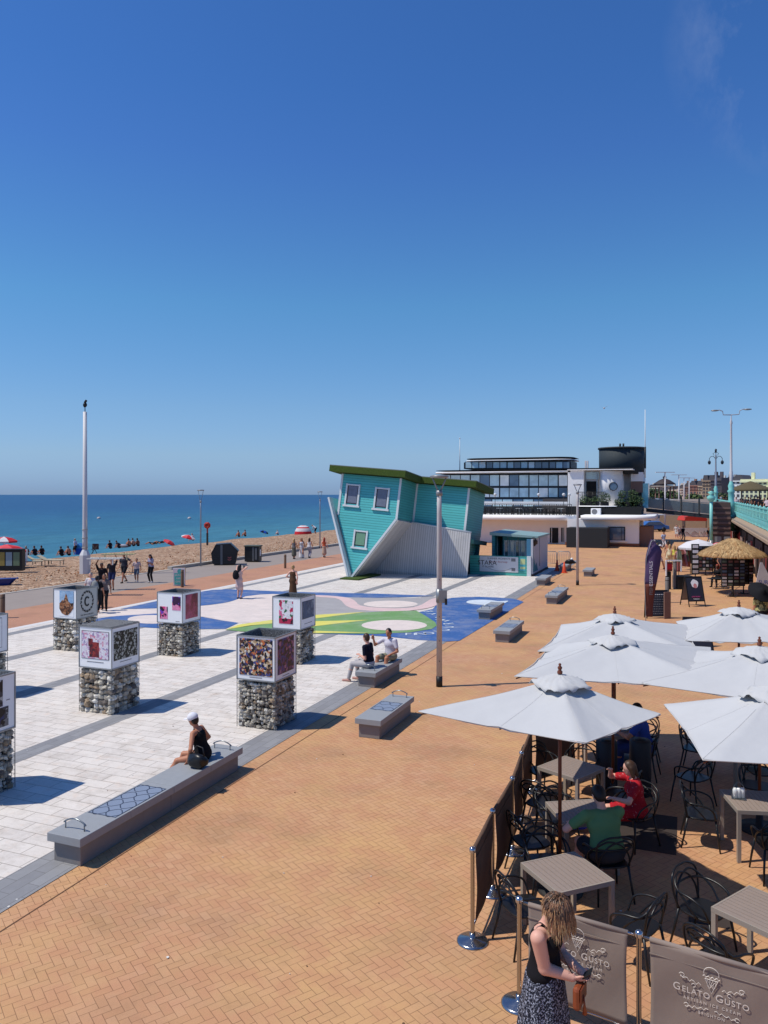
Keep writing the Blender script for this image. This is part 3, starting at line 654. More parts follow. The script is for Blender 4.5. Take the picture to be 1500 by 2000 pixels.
# lifebuoy post
p = P(405, 1064, -.1); t = thing('lifebuoy_stand', 'red lifebuoy housing on a dark post on the shingle', 'lifebuoy', (p.x, p.y, -.15), TH)
a = MB(); a.box(-.09, .09, -.08, .08, 0, 1.3); obj('post', a, mat('dark_timber', S(70, 58, 50)), t)
a = MB(); a.lathe([(0, .10), (.30, .10), (.36, .04), (.36, -.06), (0, -.08)], (0, 0, 0), 8, 0, False, T(0, -.06, 2.1)@Matrix.Rotation(PI/2, 4, 'X')@rotz(PI/8)); a.box(-.07, .07, -.05, .05, 1.2, 1.9)
obj('housing', a, mat('red_plastic', S(190, 40, 36), .4), t)
a = MB(); a.tube([(.2*math.cos(z), -.19, 2.1+.2*math.sin(z)) for z in np.linspace(0, 2*PI, 20, endpoint=False)], .045, 8, closed=True); obj('ring', a, mat('orange_red_ring', S(214, 70, 50), .4), t)
# teal pavement sign by the path
M_teal = mat('teal_sign_paint', S(84, 205, 200, 1), .5); M_sbrown = mat('sign_back_wood', S(170, 140, 110), .7)
p = P(346, 1145); t = thing('pavement_sign', 'teal and white folding pavement sign beside the beach path', 'sign', (p.x, p.y+.2, 0), TH+.15)
for sgn, m2, nm in ((-1, M_board, 'front_board'), (1, M_sbrown, 'back_board')):
    R = T(0, sgn*.12, .52)@Matrix.Rotation(-sgn*.22, 4, 'X'); a = MB(); a.box(-.33, .33, -.015, .015, -.52, .52, 0, R); fb = obj(nm, a, m2, t)
    if sgn < 0:
        a = MB(); a.box(-.27, .27, -.019, -.016, -.46, .24, 0, R); obj('teal_panel', a, M_teal, fb)
        a = MB(); a.disc((0, 0, 0), .14, 20, 0); a.v = [tuple(R@Matrix.Rotation(PI/2, 4, 'X')@Vector((q[0]+.05, q[1]+.34, .020))) for q in a.v]; obj('round_logo', a, M_teal, fb)
        for i, s in enumerate(('BEACH', 'HIRE', 'OPEN')): text('lettering', s, .15, fb, R@T(0, -.021, .12-.2*i)@Matrix.Rotation(PI/2, 4, 'X'), M_board)

# ================================================================== upside-down house
A0 = P(688, 1128); t = thing('upside_down_house', 'turquoise boarded house standing upside down on its roof', 'house', (A0.x, A0.y, -.02))
ROLL, PITCH = math.radians(4.8), math.radians(-5.5)
t.rotation_euler = (PITCH, ROLL, 0)
HR = (Matrix.Rotation(ROLL, 4, 'Y')@Matrix.Rotation(PITCH, 4, 'X'))
M_turq = m_clap('turquoise_boards', S(88, 190, 190, .9), .16); M_turq_shade = m_clap('turquoise_shaded_boards', S(80, 170, 165, .9), .16)  # second boards: shade of the side walls put into a darker turquoise
M_trim = mat('white_trim_paint', S(228, 234, 236), .5, var=.08); M_eave = m_clap('pale_roof_boards', S(215, 210, 206), .22, 1)
M_plank = m_clap('white_upright_planks', S(206, 204, 204, .85), .15, 0); M_grass = mat('green_turf_mat', S(74, 96, 30), .95, var=.4, scale=14, bump=.03)
WA0, WA1, ZE, ZT, DB = -1.55, 2.55, 3.95, 6.48, 2.95
XB, DE = 6.15, 7.0
a = MB(); a.prism([(WA0, ZE), (0, .12), (WA1, ZE), (WA1, ZT), (WA0, ZT)], 0, -.12, 0, Matrix.Rotation(PI/2, 4, 'X')); gw = obj('gable_wall', a, M_turq, t)
a = MB(); a.box(WA1-.12, WA1, .12, DB, ZE, ZT); obj('return_wall', a, M_turq_shade, t)
a = MB(); a.box(WA0, WA0+.12, .12, DE, ZE, ZT); obj('sea_side_wall', a, M_turq, t)
a = MB(); a.box(WA1-.12, XB-.12, DB, DB+.12, 3.5, ZT); a.box(WA0+.12, XB, DE-.12, DE, 3.5, ZT); obj('wing_wall', a, M_turq, t)
a = MB(); a.prism([(DB, 3.3), (DB, ZT), (DE-.12, ZT), (DE-.12, 3.0), (DB+1.6, 1.6), (DB+.5, 1.9)], XB-.12, XB, 0, Matrix(((0, 0, 1, 0), (1, 0, 0, 0), (0, 1, 0, 0), (0, 0, 0, 1)))); obj('wing_end_wall', a, M_turq_shade, t)
# slab with turf edge (the house floor, now on top)
sl_ = [(WA0-.62, -.62), (WA1+.42, -.62), (WA1+.42, DB-.5), (XB+.5, DB-.5), (XB+.5, DE+.4), (WA0-.62, DE+.4)]
a = MB(); a.prism(sl_, ZT+.05, ZT+.42); obj('turf_slab', a, M_grass, t)
a = MB(); a.prism([(x*1.0, y*1.0) for x, y in sl_], ZT+.422, ZT+.47); obj('slab_cap', a, mat('slab_cap_grey', S(120, 128, 118)), t)
# roof slopes of the gable wing (underside towards the ground)
def slope(name, x0, z0, x1, z1, y0, y1, th, m, par=t):
    dx, dz = x1-x0, z1-z0; Ln = math.hypot(dx, dz); nx, nz = dz/Ln*th, -dx/Ln*th
    a = MB(); a.prism([(x0, z0), (x1, z1), (x1+nx, z1+nz), (x0+nx, z0+nz)], -y0, -y1, 0, Matrix.Rotation(PI/2, 4, 'X')); return obj(name, a, m, par)
slope('roof_slope', 0, 0, WA1+.02, ZE-.02, -.02, DB+.6, .10, M_eave)
slope('roof_slope', WA0-.5, ZE+.95, 0, 0, -.35, DE-1, .10, M_trim)
slope('bargeboard', -.02, -.02, WA1-.0, ZE-.02, -.42, -.13, .12, M_trim)
slope('bargeboard', WA0-.5, ZE+.95, -.06, .02, -.42, -.36, .12, M_trim)
def pan(x0, x1, z0, z1, y, d, m, nm, par=t):
    a = MB(); a.box(x0, x1, y-d, y, z0, z1); return obj(nm, a, m, par)
for x, y in ((WA0+.02, -.004), (WA1-.10, -.004)): pan(x-.02, x+.12, ZE-.1, ZT-.003, y, .025, M_trim, 'corner_board', gw)
pan(WA1-.005, WA1+.10, ZE-.4, ZT-.003, DB-.005, .09, M_trim, 'corner_board'); pan(XB-.13, XB+.01, 3.3, ZT-.003, DB-.004, .03, M_trim, 'corner_board')
# upright planked roof side of the wing, resting on the paving
pk = MB(); yb = DB-.36
def zg(x, y): return x*math.tan(ROLL)*1.0-y*math.tan(PITCH)*1.0+.06
pk.add([(WA1+.0, yb, 3.88), (XB+.45, yb, 3.62), (XB+.45, yb+.25, zg(XB+.45, yb)), (.5, yb+.25, zg(.2, yb)), (.30, yb+.1, .55)], [(0, 4, 3, 2, 1)]); 
pk.add([(XB+.45, yb, 3.62), (XB+.45, yb+.12, 3.62), (XB+.45, yb+.37, zg(XB+.45, yb)), (XB+.45, yb+.25, zg(XB+.45, yb))], [(0, 3, 2, 1)])
pk.add([(WA1, yb+.12, 3.88), (XB+.45, yb+.12, 3.62), (XB+.45, yb+.37, zg(XB+.45, yb)), (.5, yb+.37, zg(.2, yb))], [(0, 1, 2, 3)])
obj('plank_roof', pk, M_plank, t)
a = MB(); a.tube([(WA1+.0, yb+.02, 3.93), (XB+.47, yb+.02, 3.67)], .055, 6); obj('eave_trim', a, M_trim, t)
a = MB(); a.box(WA1-.3, XB-.05, DB, DE-.2, 1.3, 3.49); a.box(1.2, XB+.1, DB+.1, DE-.3, zg(3.4, 4)+.2, 1.3); obj('dark_core', a, mat('dark_interior', S(30, 34, 40)), t)
pan(XB-.1, XB+.25, zg(XB, 4), 3.0, DE-.9, .1, mat('teal_post_paint', S(40, 110, 120)), 'entrance_post'); 
a = MB(); a.box(XB-.05, XB+.55, DB+.2, DE-.3, 2.98, 3.25); obj('entrance_canopy', a, mat('dark_teal_canopy', S(34, 92, 98)), t)
# windows
M_dkf = mat('dark_window_recess', S(52, 44, 46), .5); M_cur = mat('net_curtain_reflection', S(120, 128, 146), .5, var=.5, scale=5); M_wg = m_glass('window_glass', (.05, .07, .10, 1))  # curtain panes: a blue reflection is painted into the grey
def hwin(px0, px1, py0, py1, cm):
    a, b = RU(px0, py1, A0.y), RU(px1, py0, A0.y)
    q = [HR.inverted()@Vector((v.x-A0.x, 0, v.z)) for v in (a, b)]; x0, x1, z0, z1 = q[0].x, q[1].x, q[0].z, q[1].z
    x0, x1 = sorted((x0, x1)); w = obj('window', MB().box(x0+.10, x1-.10, -.012, -.002, z0+.10, z1-.10), M_dkf, gw)
    g = MB(); g.box(x0+.17, x1-.17, -.018, -.013, z0+.16, z1-.14); obj('pane', g, cm, w)
    f = MB(); f.box(x0, x0+.11, -.07, -.003, z0+.02, z1); f.box(x1-.11, x1, -.07, -.003, z0+.02, z1); f.box(x0+.11, x1-.11, -.06, -.003, z1-.11, z1-.02); f.box(x0-.08, x1+.08, -.10, -.003, z0-.10, z0+.018); obj('frame', f, M_trim, w)
hwin(667, 698, 944, 984, M_cur); hwin(724, 756, 951, 991, M_cur)
hwin(686, 716, 1036, 1067, mat('green_blind', S(120, 165, 135), .6, var=.2))
a = MB(); q = P(664, 1133); a.prism([P(664, 1132).xy[:], P(700, 1134).xy[:], P(744, 1124).xy[:], P(705, 1121).xy[:]], .012, .09); tag(obj('turf_mat', a, M_grass), 'green artificial turf mat under the tip of the upside down house', 'mat')
# ================================================================== ticket kiosk, banner fence, cones
UK = 48.8
def bx(px0, px1, py0, py1, u, d): 
    """box whose camera-side face on the plane y=u covers the pixel span, d deep"""
    a, b = RU(px0, py1, u), RU(px1, py0, u); return a.x, b.x, u, u+d, a.z, b.z
M_kteal = m_clap('kiosk_teal_boards', S(56, 140, 150), .16); M_kdark = mat('kiosk_dark_teal', S(30, 84, 104), .6, var=.15)
M_fen = m_clap('fence_turquoise_boards', S(78, 178, 166), .17); M_ban = mat('white_banner', S(226, 226, 230), .5, var=.05)
M_win = m_glass('kiosk_glass', (.03, .05, .06, 1)); GLK = [M_win, m_glass('kiosk_pale_glass', (.14, .18, .19, 1))]; M_white = mat('white_painted_wall', S(226, 220, 218), .7, var=.07, scale=2)
x0, x1, _, _, z0, z1 = bx(918, 1029, 1087, 1124, UK, .1)
t = thing('banner_fence', 'turquoise boarded fence carrying a long white banner beside the upside down house', 'fence', ((x0+x1)/2, UK, 0)); hw = (x1-x0)/2
obj('board_fence', MB().box(-hw, hw, 0, .08, 0, 1.25), M_fen, t); obj('corner_post', MB().box(hw+.003, hw+.26, -.02, .09, 0, 1.28), M_trim, t)
bn = obj('banner', MB().box(-hw+.65, hw-.55, -.02, -.003, .22, 1.2), M_ban, t); R = T(0, -.024, 0)@Matrix.Rotation(PI/2, 4, 'X')
text('lettering', 'STARA', .42, bn, T(-hw+1.15, -.024, .78)@Matrix.Rotation(PI/2, 4, 'X'), M_ink, ext=.003); text('lettering', 'IT IN HERE', .16, bn, T(-hw+1.2, -.024, .54)@Matrix.Rotation(PI/2, 4, 'X'), M_ink)
text('lettering', 'SUMMER MOMENTS', .17, bn, T(.05, -.024, 1.07)@Matrix.Rotation(PI/2, 4, 'X'), M_ink); text('lettering', 'on your doorstep', .17, bn, T(0, -.024, .87)@Matrix.Rotation(PI/2, 4, 'X'), mat('red_print', S(170, 50, 60)))
sq = MB(); sq.tube([(-.75+i*.14, -.022, .5-.22*math.sin(PI*i/12)) for i in range(13)], .012, 4); sq.box(hw-1.0, hw-.72, -.026, -.021, .92, 1.12); sq.box(hw-.98, hw-.74, -.026, -.021, .3, .5); obj('banner_marks', sq, M_caption, bn)
lf = MB(); lf.box(hw-.45, hw-.08, -.01, -.002, .35, 1.18); lp = obj('leaflet_panel', lf, mat('aqua_leaflet', S(90, 190, 200)), t); obj('leaflet_picture', MB().box(hw-.42, hw-.1, -.016, -.011, .75, 1.1).box(hw-.42, hw-.1, -.016, -.011, .45, .6), mat('pale_print', S(205, 220, 160)), lp)
kx1 = x1+.26; t = thing('ticket_kiosk', 'teal ticket kiosk with a white glazed front behind the banner fence', 'kiosk', (kx1, UK, 0)); KD = 5.6
a = MB(); a.box(-.02, .1, .1, KD, .15, 2.35); sw = obj('side_wall', a, mat('pale_sign_wall', S(205, 208, 215), .6, var=.1), t)
a = MB(); a.box(-.02, .14, .1, KD, 0, .15); obj('plinth', a, mat('dark_plinth', S(70, 55, 50)), t)
wv = MB(); wv.prism([(.2, .25), (1.9, .25), (1.3, .8), (.9, .6), (.7, 1.15), (.45, .7), (.3, 1.7)], .101, .108, 0, Matrix(((0, 0, 1, 0), (1, 0, 0, 0), (0, 1, 0, 0), (0, 0, 0, 1)))); obj('wave_artwork', wv, mat('wave_teal', S(50, 130, 145)), sw)
a = MB(); a.box(-.30, -.02, .12, .4, .15, 2.35); obj('info_board', a, mat('mid_blue_board', S(70, 130, 165), var=.2), t)
kw = x1-x0
a = MB(); a.box(-kw+.9, -.3, 3.2, 3.4, 0, 2.5); kf = obj('front_wall', a, M_kdark, t)
a = MB(); a.box(-kw+.9, -kw+1.1, 1.2, 3.2, 0, 2.5); obj('left_wall', a, M_kteal, t)
xa, xb = RU(985, 1060, UK+2.0).x-kx1, RU(1039, 1060, UK+2.0).x-kx1
obj('counter_wall', MB().box(xa-.1, xb+.1, 2.0, 3.2, 0, 2.4), M_kteal, t)
for i in range(5):
    wd = (xb-xa)/5; xx = xa+wd*i; w = obj('window', MB().box(xx, xx+wd-.04, 1.95, 1.995, .9, 2.15), mat('white_frame', S(225, 228, 230)), kf); obj('pane', MB().box(xx+.06, xx+wd-.10, 1.93, 1.949, .98, 2.07), GLK[i % 2], w)
a = MB(); a.prism([(-kw+.8, 2.52), (.25, 2.38), (.25, 2.5), (-kw+.8, 2.72)], -1.0, -KD-.1, 0, Matrix.Rotation(PI/2, 4, 'X')); obj('roof', a, mat('pale_green_roof', S(150, 180, 178), .5, var=.2), t)
a = MB()
for i in range(5): a.tube([(-kw+1.2+i*.7, 1.5, .55), (-kw+1.2+i*.7, 1.5, 2.4)], .02, 6)
a.tube([(-kw+1, 1.5, 1.0), (-.4, 1.5, 1.0)], .02, 6); obj('queue_rail', a, M_steel, t)
a = MB(); a.blob((.1, .5, 2.2), (.2, .25, .28), 4, 0, .3, 2); obj('loudspeaker', a, M_blk, t)
def cone(p, lab):
    t = thing('traffic_cone', lab, 'traffic cone', (p.x, p.y, 0), 0, 'orange traffic cones'); mo = mat('cone_orange', S(232, 84, 42), .5)
    obj('base', MB().box(-.2, .2, -.2, .2, 0, .04), mo, t, .01); c = obj('body', MB().lathe([(.15, .041), (.035, .74), (0, .75)], n=16), mo, t)
    obj('reflective_band', MB().lathe([(.101, .3), (.078, .45)], n=16).lathe([(.064, .55), (.052, .63)], n=16), M_board, c)
cone(P(1102, 1119), 'larger orange traffic cone beside the bench with the bag'); cone(P(1088, 1115), 'orange and white traffic cone left of the larger cone')
p = P(1113, 1101, .42); a = MB(); a.blob((p.x, p.y, .55), (.35, .3, .16), 3, 0, .3, 2); a.blob((p.x+.1, p.y+.1, .72), (.12, .12, .1), 5, 1, .3, 1); tag(obj('bag', a, [M_blk, M_board]), 'black and white bag lying on the bench by the cones', 'bag')
for i, (a0, a1) in enumerate(((1062, 1088), (1088, 1113))):
    q0, q1 = RU(a0, 1102, 56), RU(a1, 1102, 56); t = thing('crowd_barrier', ('left', 'right')[i]+' steel crowd barrier standing behind the kiosk and cones', 'barrier', (q0.x, 56+.3*i, 0), 0, 'steel crowd barriers'); w = q1.x-q0.x
    obj('frame', MB().tube([(0, 0, .02), (0, 0, 1.0), (.08, 0, 1.1), (w-.1, 0, 1.1), (w-.03, 0, 1.0), (w-.03, 0, .02)], .025, 8).tube([(0, 0, .25), (w-.03, 0, .25)], .02, 6), M_steel, t)
    b = MB(); [b.tube([(x, 0, .26), (x, 0, 1.09)], .01, 5) for x in np.arange(.12, w-.05, .13)]; obj('bars', b, M_steel, t)

# ================================================================== white seafront building
UB = 80.0; org = RU(1248, 1066, UB)
t = thing('seafront_building', 'white streamlined seafront building with long glazed front and dark round tower', 'building', (org.x, UB, 0))
def B(px0, px1, py0, py1, du=0, d=.3, m=0, mb=None):
    a, b = RU(px0, py1, UB+du), RU(px1, py0, UB+du); mb = mb or MB(); return mb.box(a.x-org.x, b.x-org.x, du, du+d, a.z, b.z, m)
def BX(px, py, du=0): q = RU(px, py, UB+du); return q.x-org.x, q.z
M_wh = mat('white_render', S(240, 238, 236, .98), .75, var=.08, scale=1.5); M_wsh = mat('pinkish_render', S(232, 224, 220, .95), .75, var=.1, scale=1.5)
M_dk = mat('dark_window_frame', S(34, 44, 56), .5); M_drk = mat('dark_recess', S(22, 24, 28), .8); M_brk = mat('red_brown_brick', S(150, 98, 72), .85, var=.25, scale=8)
M_tow = mat('charcoal_tower_cladding', S(48, 58, 64), .75, var=.2, scale=.6); M_brn = mat('brown_timber_gate', S(140, 110, 98), .8, var=.12)
GL = [m_glass('sky_reflect_glass', (.20, .28, .34, 1)), m_glass('dark_blue_glass', (.04, .07, .11, 1)), m_glass('bright_reflect_glass', (.45, .56, .60, 1))]  # blue-grey and palest panes have the sky's reflection painted into their colour
def rnd_slab(px0, px1, py0, py1, du0, du1, m, nm, left=True, right=True, ov=0):
    x0, z0 = BX(px0, py1, du0); x1, z1 = BX(px1, py0, du0); r = min(2.0, (du1-du0)/2, (x1-x0)/2); pts = []
    def arc(cx, cy, a0, a1): return [(cx+r*math.cos(a), cy+r*math.sin(a)) for a in np.linspace(a0, a1, 8)]
    pts += arc(x0+r, du0+r, PI, 1.5*PI) if left else [(x0, du0)]
    pts += arc(x1-r, du0+r, 1.5*PI, 2*PI) if right else [(x1, du0)]
    pts += [(x1, du1), (x0, du1)]; return obj(nm, MB().prism(pts, z0, z1, 0, None, True), m, t)
def glazing(px0, px1, py0, py1, du, n, rows, seed, par):
    rn = random.Random(seed)
    for i in range(n):
        for j in range(rows):
            a0, a1 = px0+(px1-px0)*i/n, px0+(px1-px0)*(i+1)/n; b0, b1 = py0+(py1-py0)*j/rows, py0+(py1-py0)*(j+1)/rows
            w = obj('window', B(a0, a1, b0, b1, du-.05, .05), M_dk, par)
            (xa, zb), (xb, za) = BX(a0, b0, du-.05), BX(a1, b1, du-.05); k = .05 if (i % 3) else .10
            p_ = obj('pane', MB().box(xa+k, xb-.05, du-.08, du-.052, za+.07, zb-.07), rn.choice((GL[0], GL[0], GL[1], GL[2], GL[0], GL[1])), w)
# ground storey and terrace
gs = obj('ground_storey_wall', B(880, 1108, 1014, 1092, 2, 9), M_wsh, t); obj('brick_plinth', B(945, 964, 1066, 1080, 1.9, .09), M_brk, gs)
for a0, a1, b0, b1 in ((1074, 1090, 1031, 1060), (1096, 1101, 1031, 1058)):
    w = obj('window', B(a0, a1, b0, b1, 1.9, .09), M_drk, gs); obj('frame', B(a0+3, a0+4, b0, b1, 1.85, .04), M_trim, w); 
rnd_slab(870, 1122, 1007, 1014, .2, 12, M_wh, 'terrace_slab', False, True)
rnd_slab(1134, 1278, 1008, 1015, -1.0, 9, M_wh, 'canopy_slab', False, True)
gr = obj('right_storey_wall', B(1108, 1248, 1015, 1062, .2, 8.5), M_wh, t); obj('brick_base', B(1104, 1249, 1062, 1070, .15, 8.6), M_brk, t)
for a0, a1, b0, b1 in ((1187, 1221, 1029, 1056),):
    w = obj('window', B(a0, a1, b0, b1, .1, .09), M_dk, gr); obj('pane', B(a0+2, a1-8, b0+2, b1-2, .05, .045), GL[1], w); obj('pane', B(a1-7, a1-2, b0+2, b1-2, .05, .045), GL[1], w)
obj('window_sill', B(1184, 1225, 1056, 1058, .0, .19), M_wh, gr)
obj('yard_screen', B(1106, 1186, 1032, 1072, -3.0, 2.6), mat('charcoal_screen', S(40, 44, 48), .6, var=.2), t)
obj('side_gate', B(1249, 1274, 1029, 1069, 1.0, 4), M_brn, t)
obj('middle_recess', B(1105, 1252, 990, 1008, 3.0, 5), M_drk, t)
ac = obj('air_conditioner', B(1154, 1173, 993, 1006, 2.2, .7), M_wh, t, .04); ca = MB(); c = BX(1161, 999.5, 2.15); ca.disc((c[0], 2.19, c[1]), .28, 18, 0, None, 'y'); obj('fan_grille', ca, M_caption, ac)
# first floor
obj('glazed_storey', B(846, 1109, 925, 1006, 6.0, 6), M_dk, t); gp = [o for o in t.children if o.name.startswith('glazed_storey')][0]
glazing(861, 1109, 927, 950, 6.0, 13, 1, 3, gp); glazing(861, 1109, 952, 972, 6.0, 13, 1, 4, gp); glazing(880, 1062, 974, 990, 6.0, 9, 1, 9, gp)
obj('timber_screen', B(1060, 1108, 974, 1000, 5.6, .3), mat('grey_timber_screen', S(80, 76, 78), .8, var=.2), t)
rnd_slab(842, 1114, 919, 925, 5.0, 14, M_wh, 'roof_fascia', True, False); rnd_slab(843, 1114, 916, 918.8, 5.1, 14, mat('dark_roof_edge', S(50, 54, 62)), 'roof_edge', True, False)
obj('upper_storey', B(906, 1115, 900, 916, 7.6, 5), M_dk, t); gp = [o for o in t.children if o.name.startswith('upper_storey')][0]
glazing(908, 1113, 901.5, 915, 7.6, 15, 1, 6, gp)
rnd_slab(903, 1117, 895.5, 901, 7.0, 13, M_wh, 'upper_fascia', True, True); rnd_slab(904, 1117, 892.5, 895.3, 7.1, 13, mat('dark_roof_edge', S(50, 54, 62)), 'upper_roof', True, True)
obj('low_parapet', B(935, 1108, 980, 986, 3.2, .25), M_wh, t)
# right-hand block
cb = obj('white_block', B(1109, 1140, 918, 990, 5.0, 7), M_wh, t); obj('parapet_cornice', B(1108, 1236, 915.5, 918.5, 4.7, 7), M_wh, t); obj('roof_edge', B(1109, 1236, 913, 915.3, 4.8, 7), mat('dark_roof_edge', S(50, 54, 62)), t)
x0, z0 = BX(1172, 990, 5); x1, z1 = BX(1231, 918.5, 5); r = 2.2
pts = [(x0, 5)]+[(x1-r-.9+r*math.cos(a), 5+r+r*math.sin(a)) for a in np.linspace(1.5*PI, 2*PI, 10)]+[(x1-.9, 9), (x1, 9.01), (x1, 12), (x0, 12)]
rb_ = obj('rounded_block', MB().prism(pts, z0, z1, 0, None, True), M_wh, t)
c = BX(1198, 950, 5); po = MB(); po.tube([(c[0]+.42*math.cos(a), 4.97, c[1]+.42*math.sin(a)) for a in np.linspace(0, 2*PI, 24, endpoint=False)], .05, 6, closed=True); ph = obj('porthole', po, M_dk, rb_); obj('pane', MB().disc((c[0], 4.985, c[1]), .4, 24, 0, None, 'y'), GL[1], ph)
dr = obj('door_recess', B(1140, 1172, 919, 988, 6.4, .3), M_wh, t)
obj('glazed_panel', B(1144, 1170, 922, 936, 6.2, .15), GL[0], dr); dd = obj('door', B(1145, 1165, 940, 984, 6.2, .15), M_drk, dr); obj('frame', B(1143, 1145, 922, 984, 6.1, .2).box(*[*BX(1165, 984, 6.1)][:1], BX(1167, 984, 6.1)[0], 6.1, 6.3, BX(1165, 984, 6.1)[1], BX(1165, 922, 6.1)[1]), mat('silver_door_frame', S(180, 190, 200), .3, .6), dr)
obj('side_block', B(1232, 1256, 922, 940, 8, 5), M_wh, t); obj('side_timber', B(1232, 1255, 940, 962, 8, 5), M_brn, t); obj('side_dark', B(1232, 1253, 962, 1000, 8, 5), M_drk, t)
obj('side_glass', B(1251, 1266, 944, 992, 8.5, 3), m_glass('teal_side_glass', (.10, .28, .30, 1)), t)
x0, z0 = BX(1163, 922, 6); x1, z1 = BX(1255, 871, 6); cx, rr_ = (x0+x1)/2, (x1-x0)/2
tw = obj('round_tower', MB().prism([(cx+rr_*math.cos(a), 9.6+2.6*math.sin(a)) for a in np.linspace(0, 2*PI, 40, endpoint=False)], z0-.2, z1-.1, 0, None, True), M_tow, t)
obj('tower_rim', MB().prism([(cx+(rr_+.12)*math.cos(a), 9.6+2.75*math.sin(a)) for a in np.linspace(0, 2*PI, 40, endpoint=False)], z1-.1, z1+.06, 0, None, True), mat('rim_grey', S(70, 78, 82)), t)
a = MB(); [a.tube([(cx+q, 9, z1), (cx+q, 9, z1+.5)], .1, 8) for q in (-.1, .25)]; obj('roof_cowl', a, M_blk, t)
a = MB(); [B(1142+i*4, 1144.5+i*4, 900, 915, 6, .4, 0, a) for i in range(2)]; obj('chimney', a, M_wsh, t)
# railings, planters
def railing(px0, px1, pyt, pyb, du, n, nm='terrace_railing', m=M_blk):
    x0, zt = BX(px0, pyt, du); x1, zb = BX(px1, pyb, du); a = MB()
    for i in range(n+1): x = x0+(x1-x0)*i/n; a.tube([(x, du, zb), (x, du, zt)], .035 if i % 4 == 0 else .018, 5)
    for k in (0, .25, .5, .75): z = zt+(zb-zt)*k; a.tube([(x0, du, z), (x1, du, z)], .028 if k == 0 else .014, 5)
    return obj(nm, a, m, t)
railing(922, 1116, 984, 1007, .5, 56); railing(1128, 1182, 961, 986, 4.2, 22, 'balcony_railing')
rnd_slab(1128, 1204, 988, 992, 3.0, 8, M_wh, 'balcony_slab', False, False)
M_lf = [mat('leaf_'+a, S(*c), .7, var=.3) for a, c in (('dark', (38, 58, 34)), ('mid', (62, 88, 48)), ('light', (100, 120, 62)))]
def leaves(c, r, n, seed, size=.08):
    rn = random.Random(seed); a = MB()
    for i in range(n):
        while 1:
            q = Vector((rn.uniform(-1, 1), rn.uniform(-1, 1), rn.uniform(-1, 1)))
            if q.length < 1: break
        q = Vector((c[0]+q.x*r[0], c[1]+q.y*r[1], c[2]+q.z*r[2])); e = Vector((rn.gauss(0, 1), rn.gauss(0, 1), rn.gauss(0, 1))).normalized(); f = e.orthogonal().normalized(); s = size*rn.uniform(.6, 1.4)
        a.add([q-e*s, q+f*s*.5, q+e*s, q-f*s*.5], [(0, 1, 2, 3)], rn.choice((0, 0, 1, 1, 2)))
    return a
def pot_plant(px, py, r, nm, lab, du=3.6, stem=0, potw=.3):
    x, z = BX(px, py, du); zb = BX(px, 988, du)[1]; q = thing(nm, lab, 'plant', (org.x+x, UB+du, zb)); h = z-zb
    obj('planter', MB().box(-potw, potw, -.25, .25, 0, .42), M_drk, q); 
    obj('foliage', leaves((0, 0, h), (r, r*.8, r), int(420*r), int(px), .09), M_lf, q)
    if stem: obj('stem', MB().tube([(0, 0, .4), (0, 0, h)], .03, 5), M_brn, q)
for i, (px, py, r, nm, lab, st, pw) in enumerate(((1142, 979, .6, 'planter_shrub', 'low green shrub in a dark planter at the left end of the balcony', 0, .5), (1160, 979, .55, 'planter_shrub', 'low green shrub in the middle balcony planter below the dark door', 0, .5), (1181, 973, .62, 'planter_shrub', 'taller yellowish shrub at the right end of the balcony below the porthole', 0, .4),
    (1215, 965, .45, 'ball_tree', 'round clipped ball tree on a thin stem beside the porthole', 1, .3), (1236, 966, .6, 'ball_tree', 'larger dark tree against the brown wall right of the clipped ball', 1, .3), (1212, 984, .7, 'planter_shrub', 'green shrub at the foot of the clipped ball tree', 0, .5), (1234, 982, .8, 'planter_shrub', 'broad green bush at the right corner below the dark tower', 0, .6), (1247, 978, .6, 'planter_shrub', 'dark climbing bush at the extreme right of the terrace', 0, .4))):
    pot_plant(px, py, r, nm, lab, stem=st, potw=pw)
# terrace furniture: tables and chairs seen as dark frames
st_ = MB(); [st_.tube([(x, y, 0), (x*.8, y*.8, .45 if y < 0 else .9)], .022, 5) for x in (-.2, .2) for y in (-.2, .2)]; st_.box(-.2, .2, -.2, .2, .44, .48); st_.tube([(-.16, .16, .85), (.16, .16, .85)], .02, 5); stool_m = mesh('frame', st_, [M_blk])
rn = random.Random(4); zT = BX(1020, 1007, 1)[1]
for i in range(13):
    x = BX(930+i*13.5, 1000, 1)[0]; q = thing('terrace_table', 'small dark table with stools on the terrace, one of a row behind the railing', 'table', (org.x+x, UB+1.6+rn.uniform(0, .8), zT), rn.uniform(0, 1), 'terrace tables behind the railing')
    a = MB(); a.lathe([(0, .76), (.36, .76), (.36, .72), (0, .72)], n=10); a.tube([(0, 0, 0), (0, 0, .72)], .04, 6); obj('table', a, M_blk if i % 3 else M_trim, q)
    for k in range(3):
        s_ = thing('terrace_stool', 'dark high backed stool on the terrace behind the railing', 'stool', (q.location.x+.5*math.cos(k*2.1), q.location.y+.5*math.sin(k*2.1), zT), k*2.1+.5, 'dark stools on the terrace')
        obj('frame', stool_m, M_blk, s_)
for i, px in enumerate((967, 1052, 1101, 1112)):
    x, z = BX(px, 968, .8); q = thing('globe_lamp', 'white globe lamp on the terrace railing, %s of four' % ('leftmost', 'second', 'third', 'rightmost')[i], 'lamp', (org.x+x, UB+.8, zT), 0, 'white globe lamps on the terrace'); obj('stem', MB().tube([(0, 0, 0), (0, 0, z-zT)], .03, 6), M_blk, q); a = MB(); a.blob((0, 0, z-zT+.1), .17, 1, 0, 0, 2); obj('globe', a, M_trim, q)
x, z = BX(1186, 1000, 0); 
